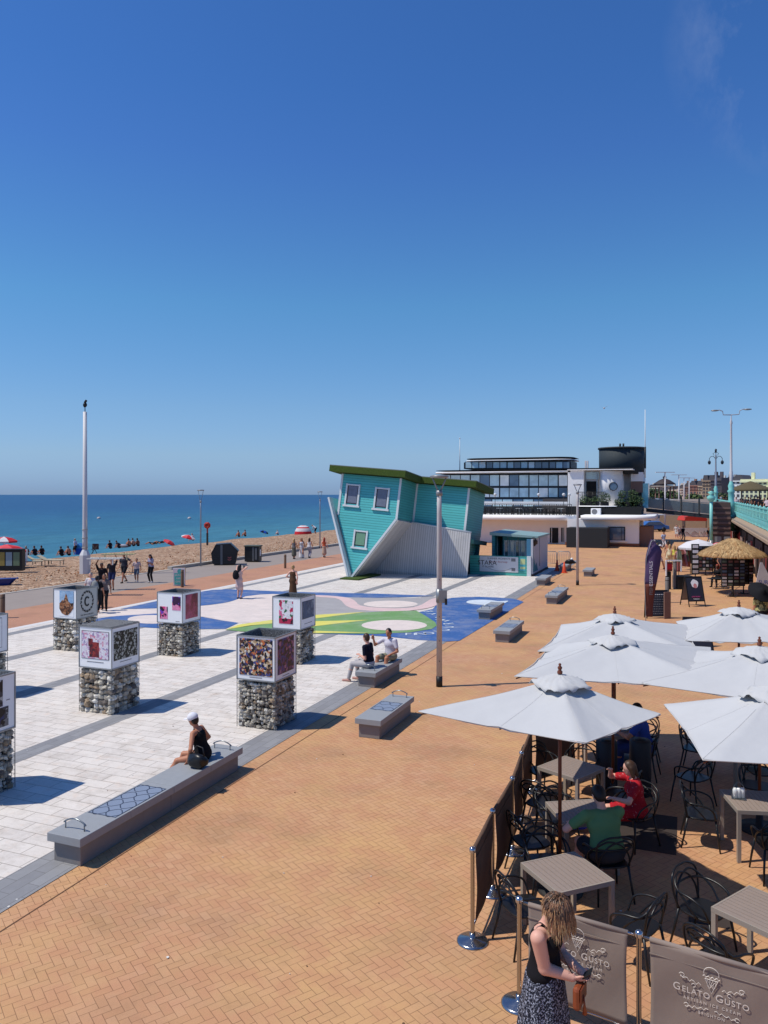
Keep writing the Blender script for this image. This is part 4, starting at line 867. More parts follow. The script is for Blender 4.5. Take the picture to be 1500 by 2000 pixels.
q = RU(1260, 915, UB+7); zt = RU(1261, 800, UB+7).z; t2 = thing('antenna_mast', 'tall white antenna mast bracketed to the side of the dark tower', 'mast', (q.x, q.y, 0)); zb = q.z
obj('pole', MB().tube([(0, 0, zb-1), (0, 0, zt)], [.07, .035], 8), M_trim, t2); obj('bracket', MB().tube([(.02, -.12, zb), (.02, -.12, zb+2.3)], .09, 8).box(-.5, 0, -.03, .03, zb+.4, zb+.46).box(-.5, 0, -.03, .03, zb+1.9, zb+1.96), M_blk, t2)
q = RU(898, 915, UB+8); zt = RU(898, 857, UB+8).z; t2 = thing('flagpole', 'thin white flagpole on the roof left of the upper storey', 'flagpole', (q.x, q.y, q.z-.3)); obj('pole', MB().tube([(0, 0, 0), (0, 0, zt-q.z+.3)], [.06, .03], 8), M_trim, t2); obj('finial', MB().blob((0, 0, zt-q.z+.35), .09, 1, 0, 0, 1), M_trim, t2)
# footbridge to the upper road
q0, q1 = RU(1262, 993, 90), RU(1400, 999, 92)
t2 = thing('footbridge', 'dark steel footbridge with glass sides joining the building and the upper road', 'footbridge', (q0.x, 90, 0)); w = q1.x-q0.x; za, zb = q0.z, q1.z-.4
a = MB(); a.prism([(0, za-.38), (w, zb-.38), (w, zb), (0, za)], 0, -1.6, 0, Matrix.Rotation(PI/2, 4, 'X')); obj('deck', a, M_tow, t2)
for i in range(5):
    x = w*i/4; z = za+(zb-za)*i/4; obj('post', MB().box(x-.09, x+.09, -.08, .02, z, z+1.7), M_tow, t2)
    if i < 4: x2 = w*(i+1)/4; z2 = za+(zb-za)*(i+1)/4; pn_ = MB(); pn_.prism([(x+.1, z+.1), (x2-.1, z2+.1), (x2-.1, z2+1.15), (x+.1, z+1.15)], .02, .05, 0, Matrix.Rotation(PI/2, 4, 'X')); obj('glass_panel', pn_, m_glass('bridge_glass', (.035, .05, .06, 1), .25), t2)
obj('handrail', MB().tube([(0, -.02, za+1.25), (w, -.02, zb+1.25)], .04, 6), M_steel, t2)

# ================================================================== upper road, railing, cornice, arches
VR = 3.75; Y0, Y1 = 30.0, 118.0; ZD = 3.35
M_aq = mat('aqua_ironwork_paint', S(134, 208, 200, .9), .45, var=.16, scale=2); M_corn = mat('weathered_cornice_stone', S(172, 148, 124), .9, var=.3, scale=5, bump=.01); M_maroon = mat('maroon_shopfront', S(88, 40, 36), .7, var=.35, scale=2)
t = thing('arcade_wall', 'seafront arcade wall with weathered cornice ledge and dark red shopfronts under the upper road', 'wall', (VR, Y0, 0))
obj('arch_wall', MB().box(.35, 1.0, 0, Y1-Y0, 0, 2.6), M_maroon, t); 
a = MB(); a.prism([(.0, 2.72), (-.45, 2.95), (-.45, 3.08), (-.02, ZD), (1.0, ZD), (1.0, 2.6), (.3, 2.6)], 0, -(Y1-Y0), 0, Matrix.Rotation(PI/2, 4, 'X')); cn = obj('cornice', a, M_corn, t)
a = MB(); [a.box(-.40, .1, y, y+.3, 2.99, 3.20) for y in np.arange(.1, Y1-Y0-1, .62)]; obj('cornice_blocks', a, mat('pale_cornice_stone', S(176, 160, 144), .9, var=.3, scale=3), cn)
rn = random.Random(12); shop_cols = [mat('shop_'+n, S(*c), .7, var=.2) for n, c in (('red', (150, 46, 40)), ('cream', (190, 176, 160)), ('dark', (36, 28, 30)), ('brown', (96, 62, 50)))]
for i in range(12):
    y = 6+i*6.6; d = obj('shopfront', MB().box(.2, .34, y, y+5.2, 0, 2.4), shop_cols[2], t); obj('door', MB().box(.14, .199, y+.6, y+1.6, 0, 2.1), shop_cols[0 if i % 2 else 3], d)
    for k in range(4): obj('goods_display', MB().box(.08, .19, y+2+k*.75, y+2.6+k*.75, .5+.1*k, 1.9), shop_cols[rn.randrange(4)], d)
a = MB(); a.box(VR-.02, 60, Y0, 400, ZD-.3, ZD-.001); tag(obj('upper_road', a, mat('upper_road_asphalt', S(120, 118, 116), world=True)), kind='structure')
t = thing('promenade_railing', 'aqua cast iron railing along the edge of the upper road', 'railing', (VR, Y0, ZD))
obj('top_rail', MB().box(-.05, .05, 0, Y1-Y0, 1.08, 1.16).box(-.03, .03, 0, Y1-Y0, .84, .88).box(-.04, .04, 0, Y1-Y0, .03, .09), M_aq, t)
a = MB()
for y in np.arange(.3, 88, .46):
    a.tube([(-.02, y-.13, .09), (-.10, y-.10, .30), (-.04, y, .45), (.0, y+.06, .62), (-.02, y, .84)], .015, 4)
    a.tube([(-.02, y+.13, .09), (-.06, y+.02, .32), (-.06, y-.02, .5), (0, y-.08, .66), (-.02, y-.08, .84)], .013, 4)
    a.tube([(0, y, .88), (0, y, 1.08)], .016, 4)
obj('scroll_ironwork', a, M_aq, t)
for i, y in enumerate(np.arange(1.2, 87, 2.4)): obj('post', MB().lathe([(.06, 0), (.075, .15), (.05, .2), (.055, .9), (.075, .95), (.05, 1.05), (.07, 1.18), (0, 1.26)], (0, y, 0), 8), M_aq, t)
def uplamp(y, px, H, lab, style):
    q = RU(px, 1000, y); t = thing('road_lamp', lab, 'street lamp', (q.x, y, ZD-1.3 if style == 0 else ZD), 0, 'aqua based lamp columns on the upper road'); s = 1.0
    zb = 1.3 if style == 0 else 0
    pr = [(.34, 0), (.34, .25), (.28, .3), (.28, .9), (.45, 1.2), (.48, 1.3), (.27, 1.4)] if style == 0 else [(.25, 0)]
    pr += [(.28, zb+.1), (.26, zb+.8), (.30, zb+1.1), (.22, zb+1.3), (.24, zb+2.0), (.32, zb+2.15), (.2, zb+2.3), (.26, zb+2.6), (.18, zb+2.8), (.13, zb+3.0)]
    obj('cast_base', MB().lathe(pr, n=12), M_aq, t)
    obj('column', MB().lathe([(.13, zb+3), (.14, zb+3.8), (.11, zb+3.9), (.08, H-.9+zb), (.12, H-.75+zb), (.06, H-.5+zb), (.03, H+zb)], n=12), M_pole2 if style else M_wp, t)
    a = MB(); z = H+zb
    if style == 0:
        for sx in (-1, 1):
            ar = MB(); ar.tube([(0, 0, z-.05), (sx*.62, 0, z-.02), (sx*.68, 0, z+.3), (sx*.95, 0, z+.42), (sx*1.25, 0, z+.38)], .045, 6); am = obj('lamp_arm', ar, M_pole2, t); l = MB(); l.blob((sx*1.3, 0, z+.38), (.34, .14, .08), 1, 0, 0, 2); obj('lantern', l, M_lampg, am)
    else:
        for sx in (-1, 1):
            ar = MB(); ar.tube([(0, 0, z-1.1), (sx*.3, 0, z-.7), (sx*.6, 0, z-.75), (sx*.78, 0, z-1.0), (sx*.78, 0, z-1.2)], .04, 6); ar.tube([(sx*.2, 0, z-.6), (sx*.35, 0, z-.35), (sx*.1, 0, z-.2)], .03, 5); am = obj('lamp_arm', ar, M_dk, t); l = MB(); l.lathe([(0, .25), (.16, .1), (.2, -.1), (.12, -.3), (0, -.35)], (sx*.78, 0, z-1.45), 8); obj('lantern', l, M_dk, am)
        obj('finial', MB().blob((0, 0, z), (.15, .15, .3), 1, 0, .2, 1), M_dk, t)
uplamp(73, 1428, 8.8, 'tall white lamp column on a fluted aqua base with two angled arms', 0)
uplamp(110, 1398, 7.6, 'ornate twin lantern lamp further along the railing on an aqua base', 1)
# louvred service box under the road edge with its aqua drainpipe column
q0, q1 = RU(1391, 1035, 70), RU(1427, 1035, 70)
t = thing('louvred_enclosure', 'dark brown louvred enclosure below the upper road beside the aqua column', 'enclosure', (q0.x, 70, 0)); w = q1.x-q0.x
obj('body', MB().box(0, w, 0, 8, 0, 4.55), mat('louvre_brown', S(92, 76, 72), .8), t); a = MB(); [a.box(0, w, -.06, -.003, z, z+.16) for z in np.arange(1.9, 4.4, .42)]; obj('louvres', a, mat('louvre_light_brown', S(120, 96, 90), .8), t)
obj('shutters', MB().box(.2, .7, -.06, -.003, .1, 1.7).box(.9, 1.4, -.06, -.003, .1, 1.7), M_lampg, t)
q = RU(1389, 1035, 69.5); t = thing('aqua_column', 'slender aqua iron column at the corner of the louvred enclosure', 'column', (q.x, q.y, 0)); obj('shaft', MB().tube([(0, 0, 1.4), (0, 0, 4.6)], .13, 10), M_aq, t); obj('capital', MB().lathe([(.14, 4.6), (.3, 4.8), (.34, 5.0), (.1, 5.2), (.28, 5.4), (0, 5.5)], n=10), M_aq, t); obj('foot', MB().tube([(0, 0, 0), (0, 0, 1.4)], .16, 10), M_lampg, t)

# white twin-arm lamps along the distant road
for i, (px, pyb, pyt) in enumerate(((1299, 1041, 923), (1326, 1012, 928), (1336, 1008, 933.5), (1346, 1004, 934))):
    dd = (118/8.6, 92/8.6*1.05, 80/8.9, 74/8.9)[i]; Yc = F/dd*(1.0); z0 = EYE-(pyb-HY)*Yc/F; zt = EYE+(HY-pyt)*Yc/F; q = Wd((px-CX)/F*Yc, Yc)
    zg_ = 0 if i == 0 else z0
    t = thing('road_lamp', ('nearest and tallest', 'second', 'third', 'furthest')[i]+' of the white twin armed lamps beyond the footbridge', 'street lamp', (q.x, q.y, zg_), TH, 'white twin armed road lamps')
    obj('column', MB().tube([(0, 0, 0), (0, 0, zt-zg_)], [.14, .09], 8), M_wp, t)
    for sx in (-1, 1): obj('lamp_arm', MB().box(min(0, sx*1.35), max(0, sx*1.35), -.14, .14, zt-zg_, zt-zg_+.09), M_wp, t)

# ================================================================== distant town, bandstand, greenery
def far(px, py, Y): return Wd((px-CX)/F*Y, Y, EYE+(HY-py)*Y/F)
tn = [('cream_terrace', (1446, 1500, 936, 990), 300, (232, 222, 170), 4, 9), ('cream_terrace', (1500, 1560, 940, 990), 290, (226, 214, 160), 4, 9), ('white_terrace', (1402, 1422, 940, 990), 340, (212, 206, 196), 4, 4), ('white_terrace', (1428, 1447, 935, 990), 320, (226, 220, 206), 4, 3),
      ('dark_block', (1388, 1403, 933, 990), 330, (88, 80, 84), 6, 2), ('brick_terrace', (1372, 1389, 935, 990), 345, (150, 132, 112), 5, 4), ('brick_terrace', (1347, 1366, 945, 990), 400, (142, 108, 96), 4, 4), ('stone_terrace', (1364, 1376, 946, 990), 380, (176, 158, 134), 4, 3),
      ('brick_terrace', (1334, 1349, 948, 990), 430, (128, 104, 96), 4, 3), ('stone_terrace', (1324, 1336, 952, 990), 460, (196, 182, 168), 3, 3), ('pale_terrace', (1306, 1326, 954, 990), 480, (206, 196, 184), 3, 5), ('stone_terrace', (1284, 1307, 957, 990), 500, (168, 156, 140), 3, 5), ('pale_terrace', (1266, 1286, 951, 990), 520, (190, 186, 172), 4, 4), ('grey_terrace', (1416, 1430, 938, 990), 345, (150, 146, 146), 4, 3)]
labs = ['large cream terrace with long cornices at the right edge of the town', 'cream terrace cut by the right photo edge', 'white bay fronted house between the two aqua lamp columns', 'white house with a tall pale turret right of the big lamp column', 'dark balconied block behind the ornate lamp', 'brown stone terrace left of the dark balconied block', 'red brick gabled terrace in the middle of the town', 'narrow tan stone house right of the red brick gables', 'dim brick house behind the fourth white lamp', 'small beige house between the white road lamps', 'low pale house row behind the middle white lamps', 'low stone row right behind the bandstand', 'pale house left of the bandstand beside the building glass', 'grey gabled house behind the tall lamp column']
M_tw = mat('town_window_dark', S(84, 86, 94), .4); M_slate = mat('slate_roof', S(92, 90, 96), .8, var=.2)
for i, (nm, (a0, a1, b0, b1), Y, c, rows, cols) in enumerate(tn):
    q = far(a0, b1, Y); q1 = far(a1, b0, Y); w = (q1-q).to_2d().length; H = q1.z; w *= 1.36; t = thing(nm, labs[i], 'building', (q.x, q.y, 0), TH-.75, 'seafront terraces of the distant town')
    m_ = mat(nm+str(i)+'_render', S(*[min(245, q*1.18) for q in c]), .85, var=.1, scale=.3); obj('wall', MB().box(0, w, 0, 14, 0, H-.8), m_, t); st = (H-4.5)/rows
    obj('cornice', MB().box(-.15, w+.15, -.5, -.01, H-1.3, H-.8).box(-.1, w+.1, -.35, -.01, H-1.3-st*1.05, H-1.3-st*.95), m_, t)
    rf = MB(); rn = random.Random(i)
    if i in (4, 0, 1): rf.box(0, w, 0, 14, H-.79, H)
    else:
        n = max(1, cols//2)
        for k in range(n): xa, xb = w*k/n, w*(k+1)/n; rf.prism([(xa, H-.79), (xb, H-.79), ((xa+xb)/2+.8, H+1.6), ((xa+xb)/2-.8, H+1.6)], -.1, -12, 0, Matrix.Rotation(PI/2, 4, 'X'))
    r_ = obj('roof', rf, M_slate if i not in (0, 1) else m_, t)
    if i % 2 == 0 or i > 5: 
        for k in range(2): obj('chimney', MB().box(w*(.25+.5*k)-.6, w*(.25+.5*k)+.6, 3, 4.2, H, H+2.6), m_, r_)
    for r in range(rows):
        for k in range(cols):
            xx = w*(k+.5)/cols; ww = w/cols*.27; z = 4.0+st*r; obj('window', MB().box(xx-ww, xx+ww, -.12, -.02, z+st*.14, z+st*.72), M_tw, t)
# bandstand-like pavilion
q = far(1298, 968, 170); t = thing('seafront_pavilion', 'dark domed pavilion with a small cupola left of the white road lamps', 'pavilion', (q.x, q.y, 0), TH); s = 170/F
zr = EYE+(HY-946)*s
obj('roof', MB().lathe([(0, zr+1.3), (.4, zr+1.25), (1.2, zr+.9), (2.3, zr+.15), (2.35, zr-.05), (0, zr-.05)], n=16), mat('dark_pavilion_roof', S(62, 52, 52), .7), t)
obj('cupola', MB().lathe([(.3, zr+1.2), (.3, zr+1.5), (.5, zr+1.55), (.22, zr+1.8), (.1, zr+1.85), (0, zr+2.5)], n=10), mat('dark_pavilion_roof', S(62, 52, 52), .7), t)
obj('lower_canopy', MB().lathe([(0, zr-.1), (2.9, zr-.4), (2.9, zr-.6), (0, zr-.6)], n=16), mat('canopy_grey', S(150, 142, 134)), t)
for k in range(10): obj('column', MB().tube([(2*math.cos(k*.628), 2*math.sin(k*.628), 0), (2*math.cos(k*.628), 2*math.sin(k*.628), zr-.5)], .1, 6), M_brn, t)
def tree(px, py, Y, r, h, seed, lab):
    q = far(px, py, Y); zg_ = 0; t = thing('tree', lab, 'tree', (q.x, q.y, 0), 0, 'trees before the distant town'); rn = random.Random(seed)
    obj('trunk', MB().tube([(0, 0, 0), (.1, 0, q.z*.5), (0, .1, q.z)], [.3, .22, .1], 7), M_brn, t); a = leaves((0, 0, q.z), (r, r, h), 700, seed, .42)
    obj('crown', a, M_lf, t)
for i, (px, py, r, h) in enumerate(((1272, 968, 4, 2.2), (1282, 971, 3.6, 2), (1291, 974, 3, 1.6), (1311, 972, 3, 2), (1355, 976, 3, 2), (1407, 972, 2.5, 1.6))):
    tree(px, py, 230 if i < 4 else 250, r, h, i+60, ('leftmost seafront tree beside the glass edge of the building', 'second seafront tree left of the bandstand', 'low tree under the left side of the bandstand', 'low tree right of the bandstand', 'small tree below the red brick gables', 'small tree between the aqua lamp columns')[i])
# far terrace walls, cars, red awning stall
q = far(1262, 985, 150); a = MB(); a.box(-30, 12, 150, 150.6, 0, 4.0); 
w0, w1 = RU(1262, 1030, 118), RU(1400, 1030, 118); a = MB(); a.box(w0.x, w1.x, 118, 118.5, 0, 2.2); a.box(w0.x-2, w1.x, 118.1, 130, 0, 1.9); tag(obj('retaining_wall', a, M_corn), 'long low stone retaining wall below the footbridge', 'wall')
a = MB(); a.box(w0.x-3, w1.x+1, 150, 150.6, 0, 4.4); tag(obj('retaining_wall', a, mat('pale_retaining_wall', S(196, 188, 178), var=.2, scale=.4)), 'pale upper retaining wall behind the footbridge posts', 'wall')
def car(px, py, Y, c, lab, rz=0):
    q = far(px, py, Y); t = thing('parked_car', lab, 'car', (q.x, q.y, q.z), TH+rz, 'cars parked beyond the footbridge'); m_ = mat(c[0]+'_car_paint', S(*c[1]), .3)
    a = MB(); a.prism([(-2.1, .35), (-2.1, .8), (-1.4, .95), (-.8, 1.42), (.8, 1.45), (1.5, .95), (2.1, .8), (2.15, .35)], .85, -.85, 0, Matrix.Rotation(PI/2, 4, 'X')); b = obj('body', a, m_, t, .08)
    a = MB(); a.prism([(-1.2, .97), (-.75, 1.35), (.75, 1.38), (1.3, .97)], .87, .86, 0, Matrix.Rotation(PI/2, 4, 'X')); obj('side_window', a, GL[1], b)
    for x in (-1.3, 1.3):
        for y in (-.88, .7): obj('wheel', MB().lathe([(0, 0), (.32, 0), (.32, .18), (0, .18)], (0, 0, 0), 14, 0, True, T(x, y+.18, .32)@Matrix.Rotation(PI/2, 4, 'X')), M_blk, t)
car(1318, 990, 142, ('graphite', (70, 74, 80)), 'graphite car above the middle of the footbridge'); car(1345, 991, 144, ('pearl', (190, 190, 192)), 'pearl white car above the right half of the footbridge'); car(1372, 990, 146, ('burgundy', (110, 44, 48)), 'burgundy car at the right end above the footbridge'); car(1292, 989, 140, ('silver', (170, 176, 186)), 'silver car seen just above the footbridge near the first white lamp'); car(1274, 1038, 108, ('blue', (60, 110, 180)), 'blue car behind the right end of the white building'); car(1282, 1024, 112, ('white', (210, 212, 216)), 'white van roof above the stone retaining wall')
q = P(1356, 1049); t = thing('market_stall', 'far stall with a red awning and white printed front panels', 'market stall', (q.x, q.y, 0), TH); M_rd = mat('red_awning', S(212, 62, 44), .6)
a = MB(); a.prism([(-1.2, 2.05), (-1.0, 2.5), (0, 2.68), (1.4, 2.6), (1.6, 2.1), (1.5, 1.95), (-1.1, 1.98)], 0, -2.4, 0, Matrix.Rotation(PI/2, 4, 'X')); obj('awning', a, M_rd, t)
for sx in (-1.1, 1.5): obj('post', MB().tube([(sx, .1, 0), (sx, .1, 2.55)], .04, 6), M_blk, t)
for i, (xa, xb) in enumerate(((-2.3, -1.35), (-1.3, .6), (.65, 1.6))):
    pn_ = obj('front_panel', MB().box(xa, xb, -.05, 0, .08, 1.12), M_ban, t); sq = MB(); rn = random.Random(i); sq.tube([(xa+.12+(xb-xa-.24)*k/9, -.056, .55+.3*math.sin(k*1.1+i)*(1-abs(k-4.5)/6)) for k in range(10)], .035, 4); obj('swirl_print', sq, mat('grey_brown_print', S(150, 140, 135)), pn_)
a = MB(); rn = random.Random(3)
for k in range(16): a.blob((rn.uniform(-1.1, 1.4), .7, rn.uniform(.9, 1.9)), (.14, .1, .2), k, k % 4, .3, 1)
tag(obj('goods', a, [mat('lime_cloth', S(130, 220, 110)), M_board, M_dk, mat('orange_cloth', S(232, 170, 80))]), 'green white and dark clothes hanging in the red awning stall', 'clothes')
# ================================================================== people: one continuous skin per figure grown from tapered limbs
def sdf(prims, res):
    """smooth union of tapered capsules ('c') and ellipsoids ('e') turned into a surface by surface nets"""
    lo = np.array([9e9]*3); hi = -lo
    bb = []
    for p in prims:
        if p[0] == 'c': a, b = np.array(p[1], float), np.array(p[2], float); r = max(p[3], p[4]); l, h = np.minimum(a, b)-r, np.maximum(a, b)+r
        else: c = np.array(p[1], float); r = max(p[2]); l, h = c-r, c+r
        bb.append((l, h)); lo = np.minimum(lo, l); hi = np.maximum(hi, h)
    lo = lo-.04-3*res; n = np.ceil((hi+.04+3*res-lo)/res).astype(int)+1
    D = np.full(n, .5, np.float32); Bst = np.full(n, 9., np.float32); Mi = np.zeros(n, np.int8)
    ax = [lo[i]+res*np.arange(n[i]) for i in range(3)]
    for p, (l, h) in zip(prims, bb):
        mi, k = p[-2], p[-1]; pad = k+2.5*res+.01
        i0 = np.clip(((l-pad-lo)/res).astype(int), 0, n-1); i1 = np.clip(((h+pad-lo)/res).astype(int)+2, 1, n)
        sl_ = tuple(slice(i0[i], i1[i]) for i in range(3))
        X, Y, Z = np.meshgrid(*[ax[i][i0[i]:i1[i]] for i in range(3)], indexing='ij')
        if p[0] == 'c':
            a, b = np.array(p[1], float), np.array(p[2], float); d = b-a; L2 = max(float(d@d), 1e-9)
            px, py, pz = X-a[0], Y-a[1], Z-a[2]; t = np.clip((px*d[0]+py*d[1]+pz*d[2])/L2, 0, 1)
            q = np.sqrt((px-t*d[0])**2+(py-t*d[1])**2+(pz-t*d[2])**2)-(p[3]+(p[4]-p[3])*t)
        else:
            c, r = np.array(p[1], float), np.array(p[2], float); V = np.stack([X-c[0], Y-c[1], Z-c[2]], -1)
            if p[3] is not None: V = V@np.array(p[3])
            e = np.sqrt(((V/r)**2).sum(-1)); q = (e-1)*min(r)*1.0
        q = q.astype(np.float32); cur = D[sl_]; kk = max(k, 1e-4); hh = np.clip(.5+.5*(cur-q)/kk, 0, 1)
        D[sl_] = cur*(1-hh)+q*hh-kk*hh*(1-hh)
        better = q < Bst[sl_]; Bst[sl_] = np.where(better, q, Bst[sl_]); Mi[sl_] = np.where(better, mi, Mi[sl_])
    s = D < 0; nx, ny, nz_ = [k-1 for k in n]
    acc = np.zeros((nx, ny, nz_, 3), np.float32); cnt = np.zeros((nx, ny, nz_), np.float32)
    for axx in range(3):
        A = [slice(None)]*3; Bq = [slice(None)]*3; A[axx] = slice(0, -1); Bq[axx] = slice(1, None)
        d0, d1 = D[tuple(A)], D[tuple(Bq)]; cr = s[tuple(A)] != s[tuple(Bq)]
        t = np.where(cr, d0/np.where(d0 == d1, 1, d0-d1), 0)
        oth = [i for i in range(3) if i != axx]
        for u in (0, 1):
            for v in (0, 1):
                S_ = [slice(None)]*3; S_[oth[0]] = slice(u, u+[nx, ny, nz_][oth[0]]); S_[oth[1]] = slice(v, v+[nx, ny, nz_][oth[1]])
                c_ = cr[tuple(S_)]; tt = t[tuple(S_)]
                acc[..., axx] += np.where(c_, tt, 0); acc[..., oth[0]] += c_*u; acc[..., oth[1]] += c_*v; cnt += c_
    cell = cnt > 0; idx = -np.ones((nx, ny, nz_), int); ids = np.argwhere(cell); idx[cell] = np.arange(len(ids))
    pos = lo+(ids+acc[cell]/cnt[cell][:, None])*res
    vm = Mi[ids[:, 0], ids[:, 1], ids[:, 2]]
    F_ = []
    for axx in range(3):
        A = [slice(None)]*3; Bq = [slice(None)]*3; A[axx] = slice(0, -1); Bq[axx] = slice(1, None)
        cr = np.argwhere(s[tuple(A)] != s[tuple(Bq)]); oth = [(1, 2), (2, 0), (0, 1)][axx]
        if not len(cr): continue
        ok = np.ones(len(cr), bool)
        for o in oth: ok &= (cr[:, o] > 0) & (cr[:, o] < [nx, ny, nz_][o])
        ok &= cr[:, axx] < [nx, ny, nz_][axx]; cr = cr[ok]
        def g(du, dv):
            q = cr.copy(); q[:, oth[0]] -= du; q[:, oth[1]] -= dv; return idx[q[:, 0], q[:, 1], q[:, 2]]
        quad = np.stack([g(1, 1), g(0, 1), g(0, 0), g(1, 0)], 1); ins = s[cr[:, 0], cr[:, 1], cr[:, 2]]
        quad[~ins] = quad[~ins][:, ::-1]; F_.append(quad)
    Fq = np.concatenate(F_); fm = vm[Fq[:, 0]]
    return pos, Fq, fm
def sdf_obj(name, prims, res, mats, parent, sc=1.0):
    v, f, m = sdf(prims, res); me = bpy.data.meshes.new(name); me.from_pydata((v*sc).tolist(), [], f.tolist())
    for q in mats: me.materials.append(q)
    me.polygons.foreach_set('material_index', m.astype(np.int32)); me.polygons.foreach_set('use_smooth', np.ones(len(f), bool)); me.update()
    o = bpy.data.objects.new(name, me); C.objects.link(o)
    if parent: o.parent = parent
    return o
def ik(a, b, l1, l2, pole):
    a, b = Vector(a), Vector(b); d = b-a; L = min(d.length, (l1+l2)*.998); d.normalize(); b = a+d*L
    x = (l1*l1-l2*l2+L*L)/(2*L); h = math.sqrt(max(l1*l1-x*x, 0)); p = Vector(pole); p = (p-d*p.dot(d))
    p = p.normalized() if p.length > 1e-6 else d.orthogonal().normalized(); return a+d*x+p*h, b
def face(dx, dy): return math.atan2(-dx, dy)+TH
SK = {k: mat('skin_'+k, S(*c), .55, var=.07) for k, c in (('light', (228, 168, 140)), ('tan', (196, 132, 100)), ('dark', (120, 78, 58)), ('pink', (236, 178, 156)))}
HM = {k: mat('hair_'+k, S(*c), .5, var=.2, scale=20) for k, c in (('black', (26, 22, 22)), ('brown', (74, 52, 38)), ('blond', (186, 146, 96)), ('red', (170, 66, 40)), ('grey', (150, 140, 132)))}
def cm(name, c): return m_cloth('cloth_'+name, S(*c)) if 'cloth_'+name not in bpy.data.materials else bpy.data.materials['cloth_'+name]
BLACK, WHITE, NAVY, GREYC = cm('black', (30, 30, 34)), cm('white', (226, 222, 224)), cm('navy', (26, 28, 46)), cm('grey', (112, 108, 112))
def person(label, loc, face_, H=1.72, pose={}, wear={}, res=.022, group=None, split=False, fem=False, wide=1.0, z=0, armk=1.0):
    S_ = H/1.72; t = thing('person', label, 'person', (loc.x, loc.y, z), face_, group)
    g = pose.get; hip = Vector(g('hip', (0, 0, .93))); lean, side, tw = g('lean', .03), g('side', 0), g('twist', 0)
    Rt = Matrix.Rotation(tw, 3, 'Z')@Matrix.Rotation(side, 3, 'Y')@Matrix.Rotation(-lean, 3, 'X')
    curl = Matrix.Rotation(-g('curl', .05), 3, 'X')
    def tp(x, y, z_):            # torso point, z_ above the hip
        v = Vector((x, y, z_)); 
        if z_ > .22: v = Vector((0, 0, .22))+curl@(v-Vector((0, 0, .22)))
        return hip+Rt@v
    sw = (.165 if fem else .185)*wide; hw_ = .095
    neck = tp(0, -.005, .50); Rh = Rt@curl@Matrix.Rotation(g('yaw', 0), 3, 'Z')@Matrix.Rotation(-g('nod', 0), 3, 'X')
    hc = neck+(Rt@curl@Matrix.Rotation(-g('nod', 0)*.6, 3, 'X'))@Vector((0, .025, .165)); RH = np.array(Rh)
    def hp(x, y, z_): return hc+Rh@Vector((x, y, z_))
    B_ = []; cl = {}
    def cap(a, b, ra, rb, k=.02): B_.append(('c', tuple(a), tuple(b), ra, rb, 0, k))
    w = wide
    RT = np.array(Rt)
    B_.append(('e', tuple(tp(0, -.01, .02)), ((.165 if fem else .155)*w, .115*w, .13), RT, 0, .03)); B_.append(('e', tuple(tp(0, 0, .17)), ((.12 if fem else .14)*w, .095*w, .15), RT, 0, .04))
    B_.append(('e', tuple(tp(0, .005, .34)), ((.14 if fem else .165)*w, .105*w, .16), np.array(Rt@curl), 0, .04)); cap(tp(-sw+.03, 0, .45), tp(sw-.03, 0, .45), .052, .052, .03)
    if fem:
        for sx in (-1, 1): B_.append(('e', tuple(tp(sx*.065, .085, .34)), (.06, .05, .06), RT, 0, .03))
    cap(tp(0, -.01, .44), hc+Rh@Vector((0, -.02, -.06)), .055, .048, .025)
    B_.append(('e', tuple(hp(0, -.005, .02)), (.074, .092, .098), RH, 0, .02)); B_.append(('e', tuple(hp(0, .022, -.05)), (.052, .062, .062), RH, 0, .025))
    B_.append(('e', tuple(hp(0, .093, -.015)), (.013, .02, .024), RH, 0, .01)); B_.append(('e', tuple(hp(0, .074, -.055)), (.026, .014, .008), RH, 0, .006))
    for sx in (-1, 1): B_.append(('e', tuple(hp(sx*.076, -.005, 0)), (.010, .02, .030), RH, 0, .006))
    skin = wear.get('skin', SK['light']); mats = [skin]; 
    def mi(m):
        if m not in mats: mats.append(m)
        return mats.index(m)
    def cloth(part, m, prim): cl.setdefault(part, []).append((m, prim))
    # arms
    top = wear.get('top'); bot = wear.get('bottom'); ex = .012
    arms = []
    for sx, key in ((-1, 'hl'), (1, 'hr')):
        sh = tp(sx*sw, 0, .45); tgt = g(key, (sx*(sw+.05), .03, hip.z-.12)); pole = g('e'+key[1], (sx*.6, -1, -.2))
        el, wr = ik(sh, tgt, .30, .255, pole); arms.append((sh, el, wr, sx))
        k_ = (1.12 if wide > 1.1 else 1)*armk
        cap(sh, el, .050*k_*(.92 if fem else 1), .038*k_, .02); cap(el, wr, .038*k_, .026*k_, .015)
        d = (wr-el).normalized(); pn = Vector(g('palm', (0, 0, -1))); pn = (pn-d*pn.dot(d)).normalized() if abs(pn.dot(d)) < .98 else d.orthogonal(); s2 = d.cross(pn).normalized()
        pc = wr+d*.05; R3 = np.array(Matrix((s2, d, pn)).transposed()); B_.append(('e', tuple(pc), (.040, .052, .017), R3, 0, .012)); 
        fr = .0085 if res < .012 else .011
        for i, L in enumerate((.062, .074, .07, .054)):
            o = (i-1.5)*.019; a = pc+d*.035+s2*o; b = a+d*(L*.5)+pn*.012; c = b+d*(L*.30)+pn*(L*.42)
            cap(a, b, fr, fr*.95, .004); cap(b, c, fr*.95, fr*.75, .004)
        ts = -sx*(1 if pn.z < 0 else -1); a = pc-d*.02+s2*(.03*ts); b = a+s2*(.024*ts)+d*.03+pn*.01; cap(a, b, .011, .010, .006); cap(b, b+d*.028+pn*.008, .010, .008, .004)
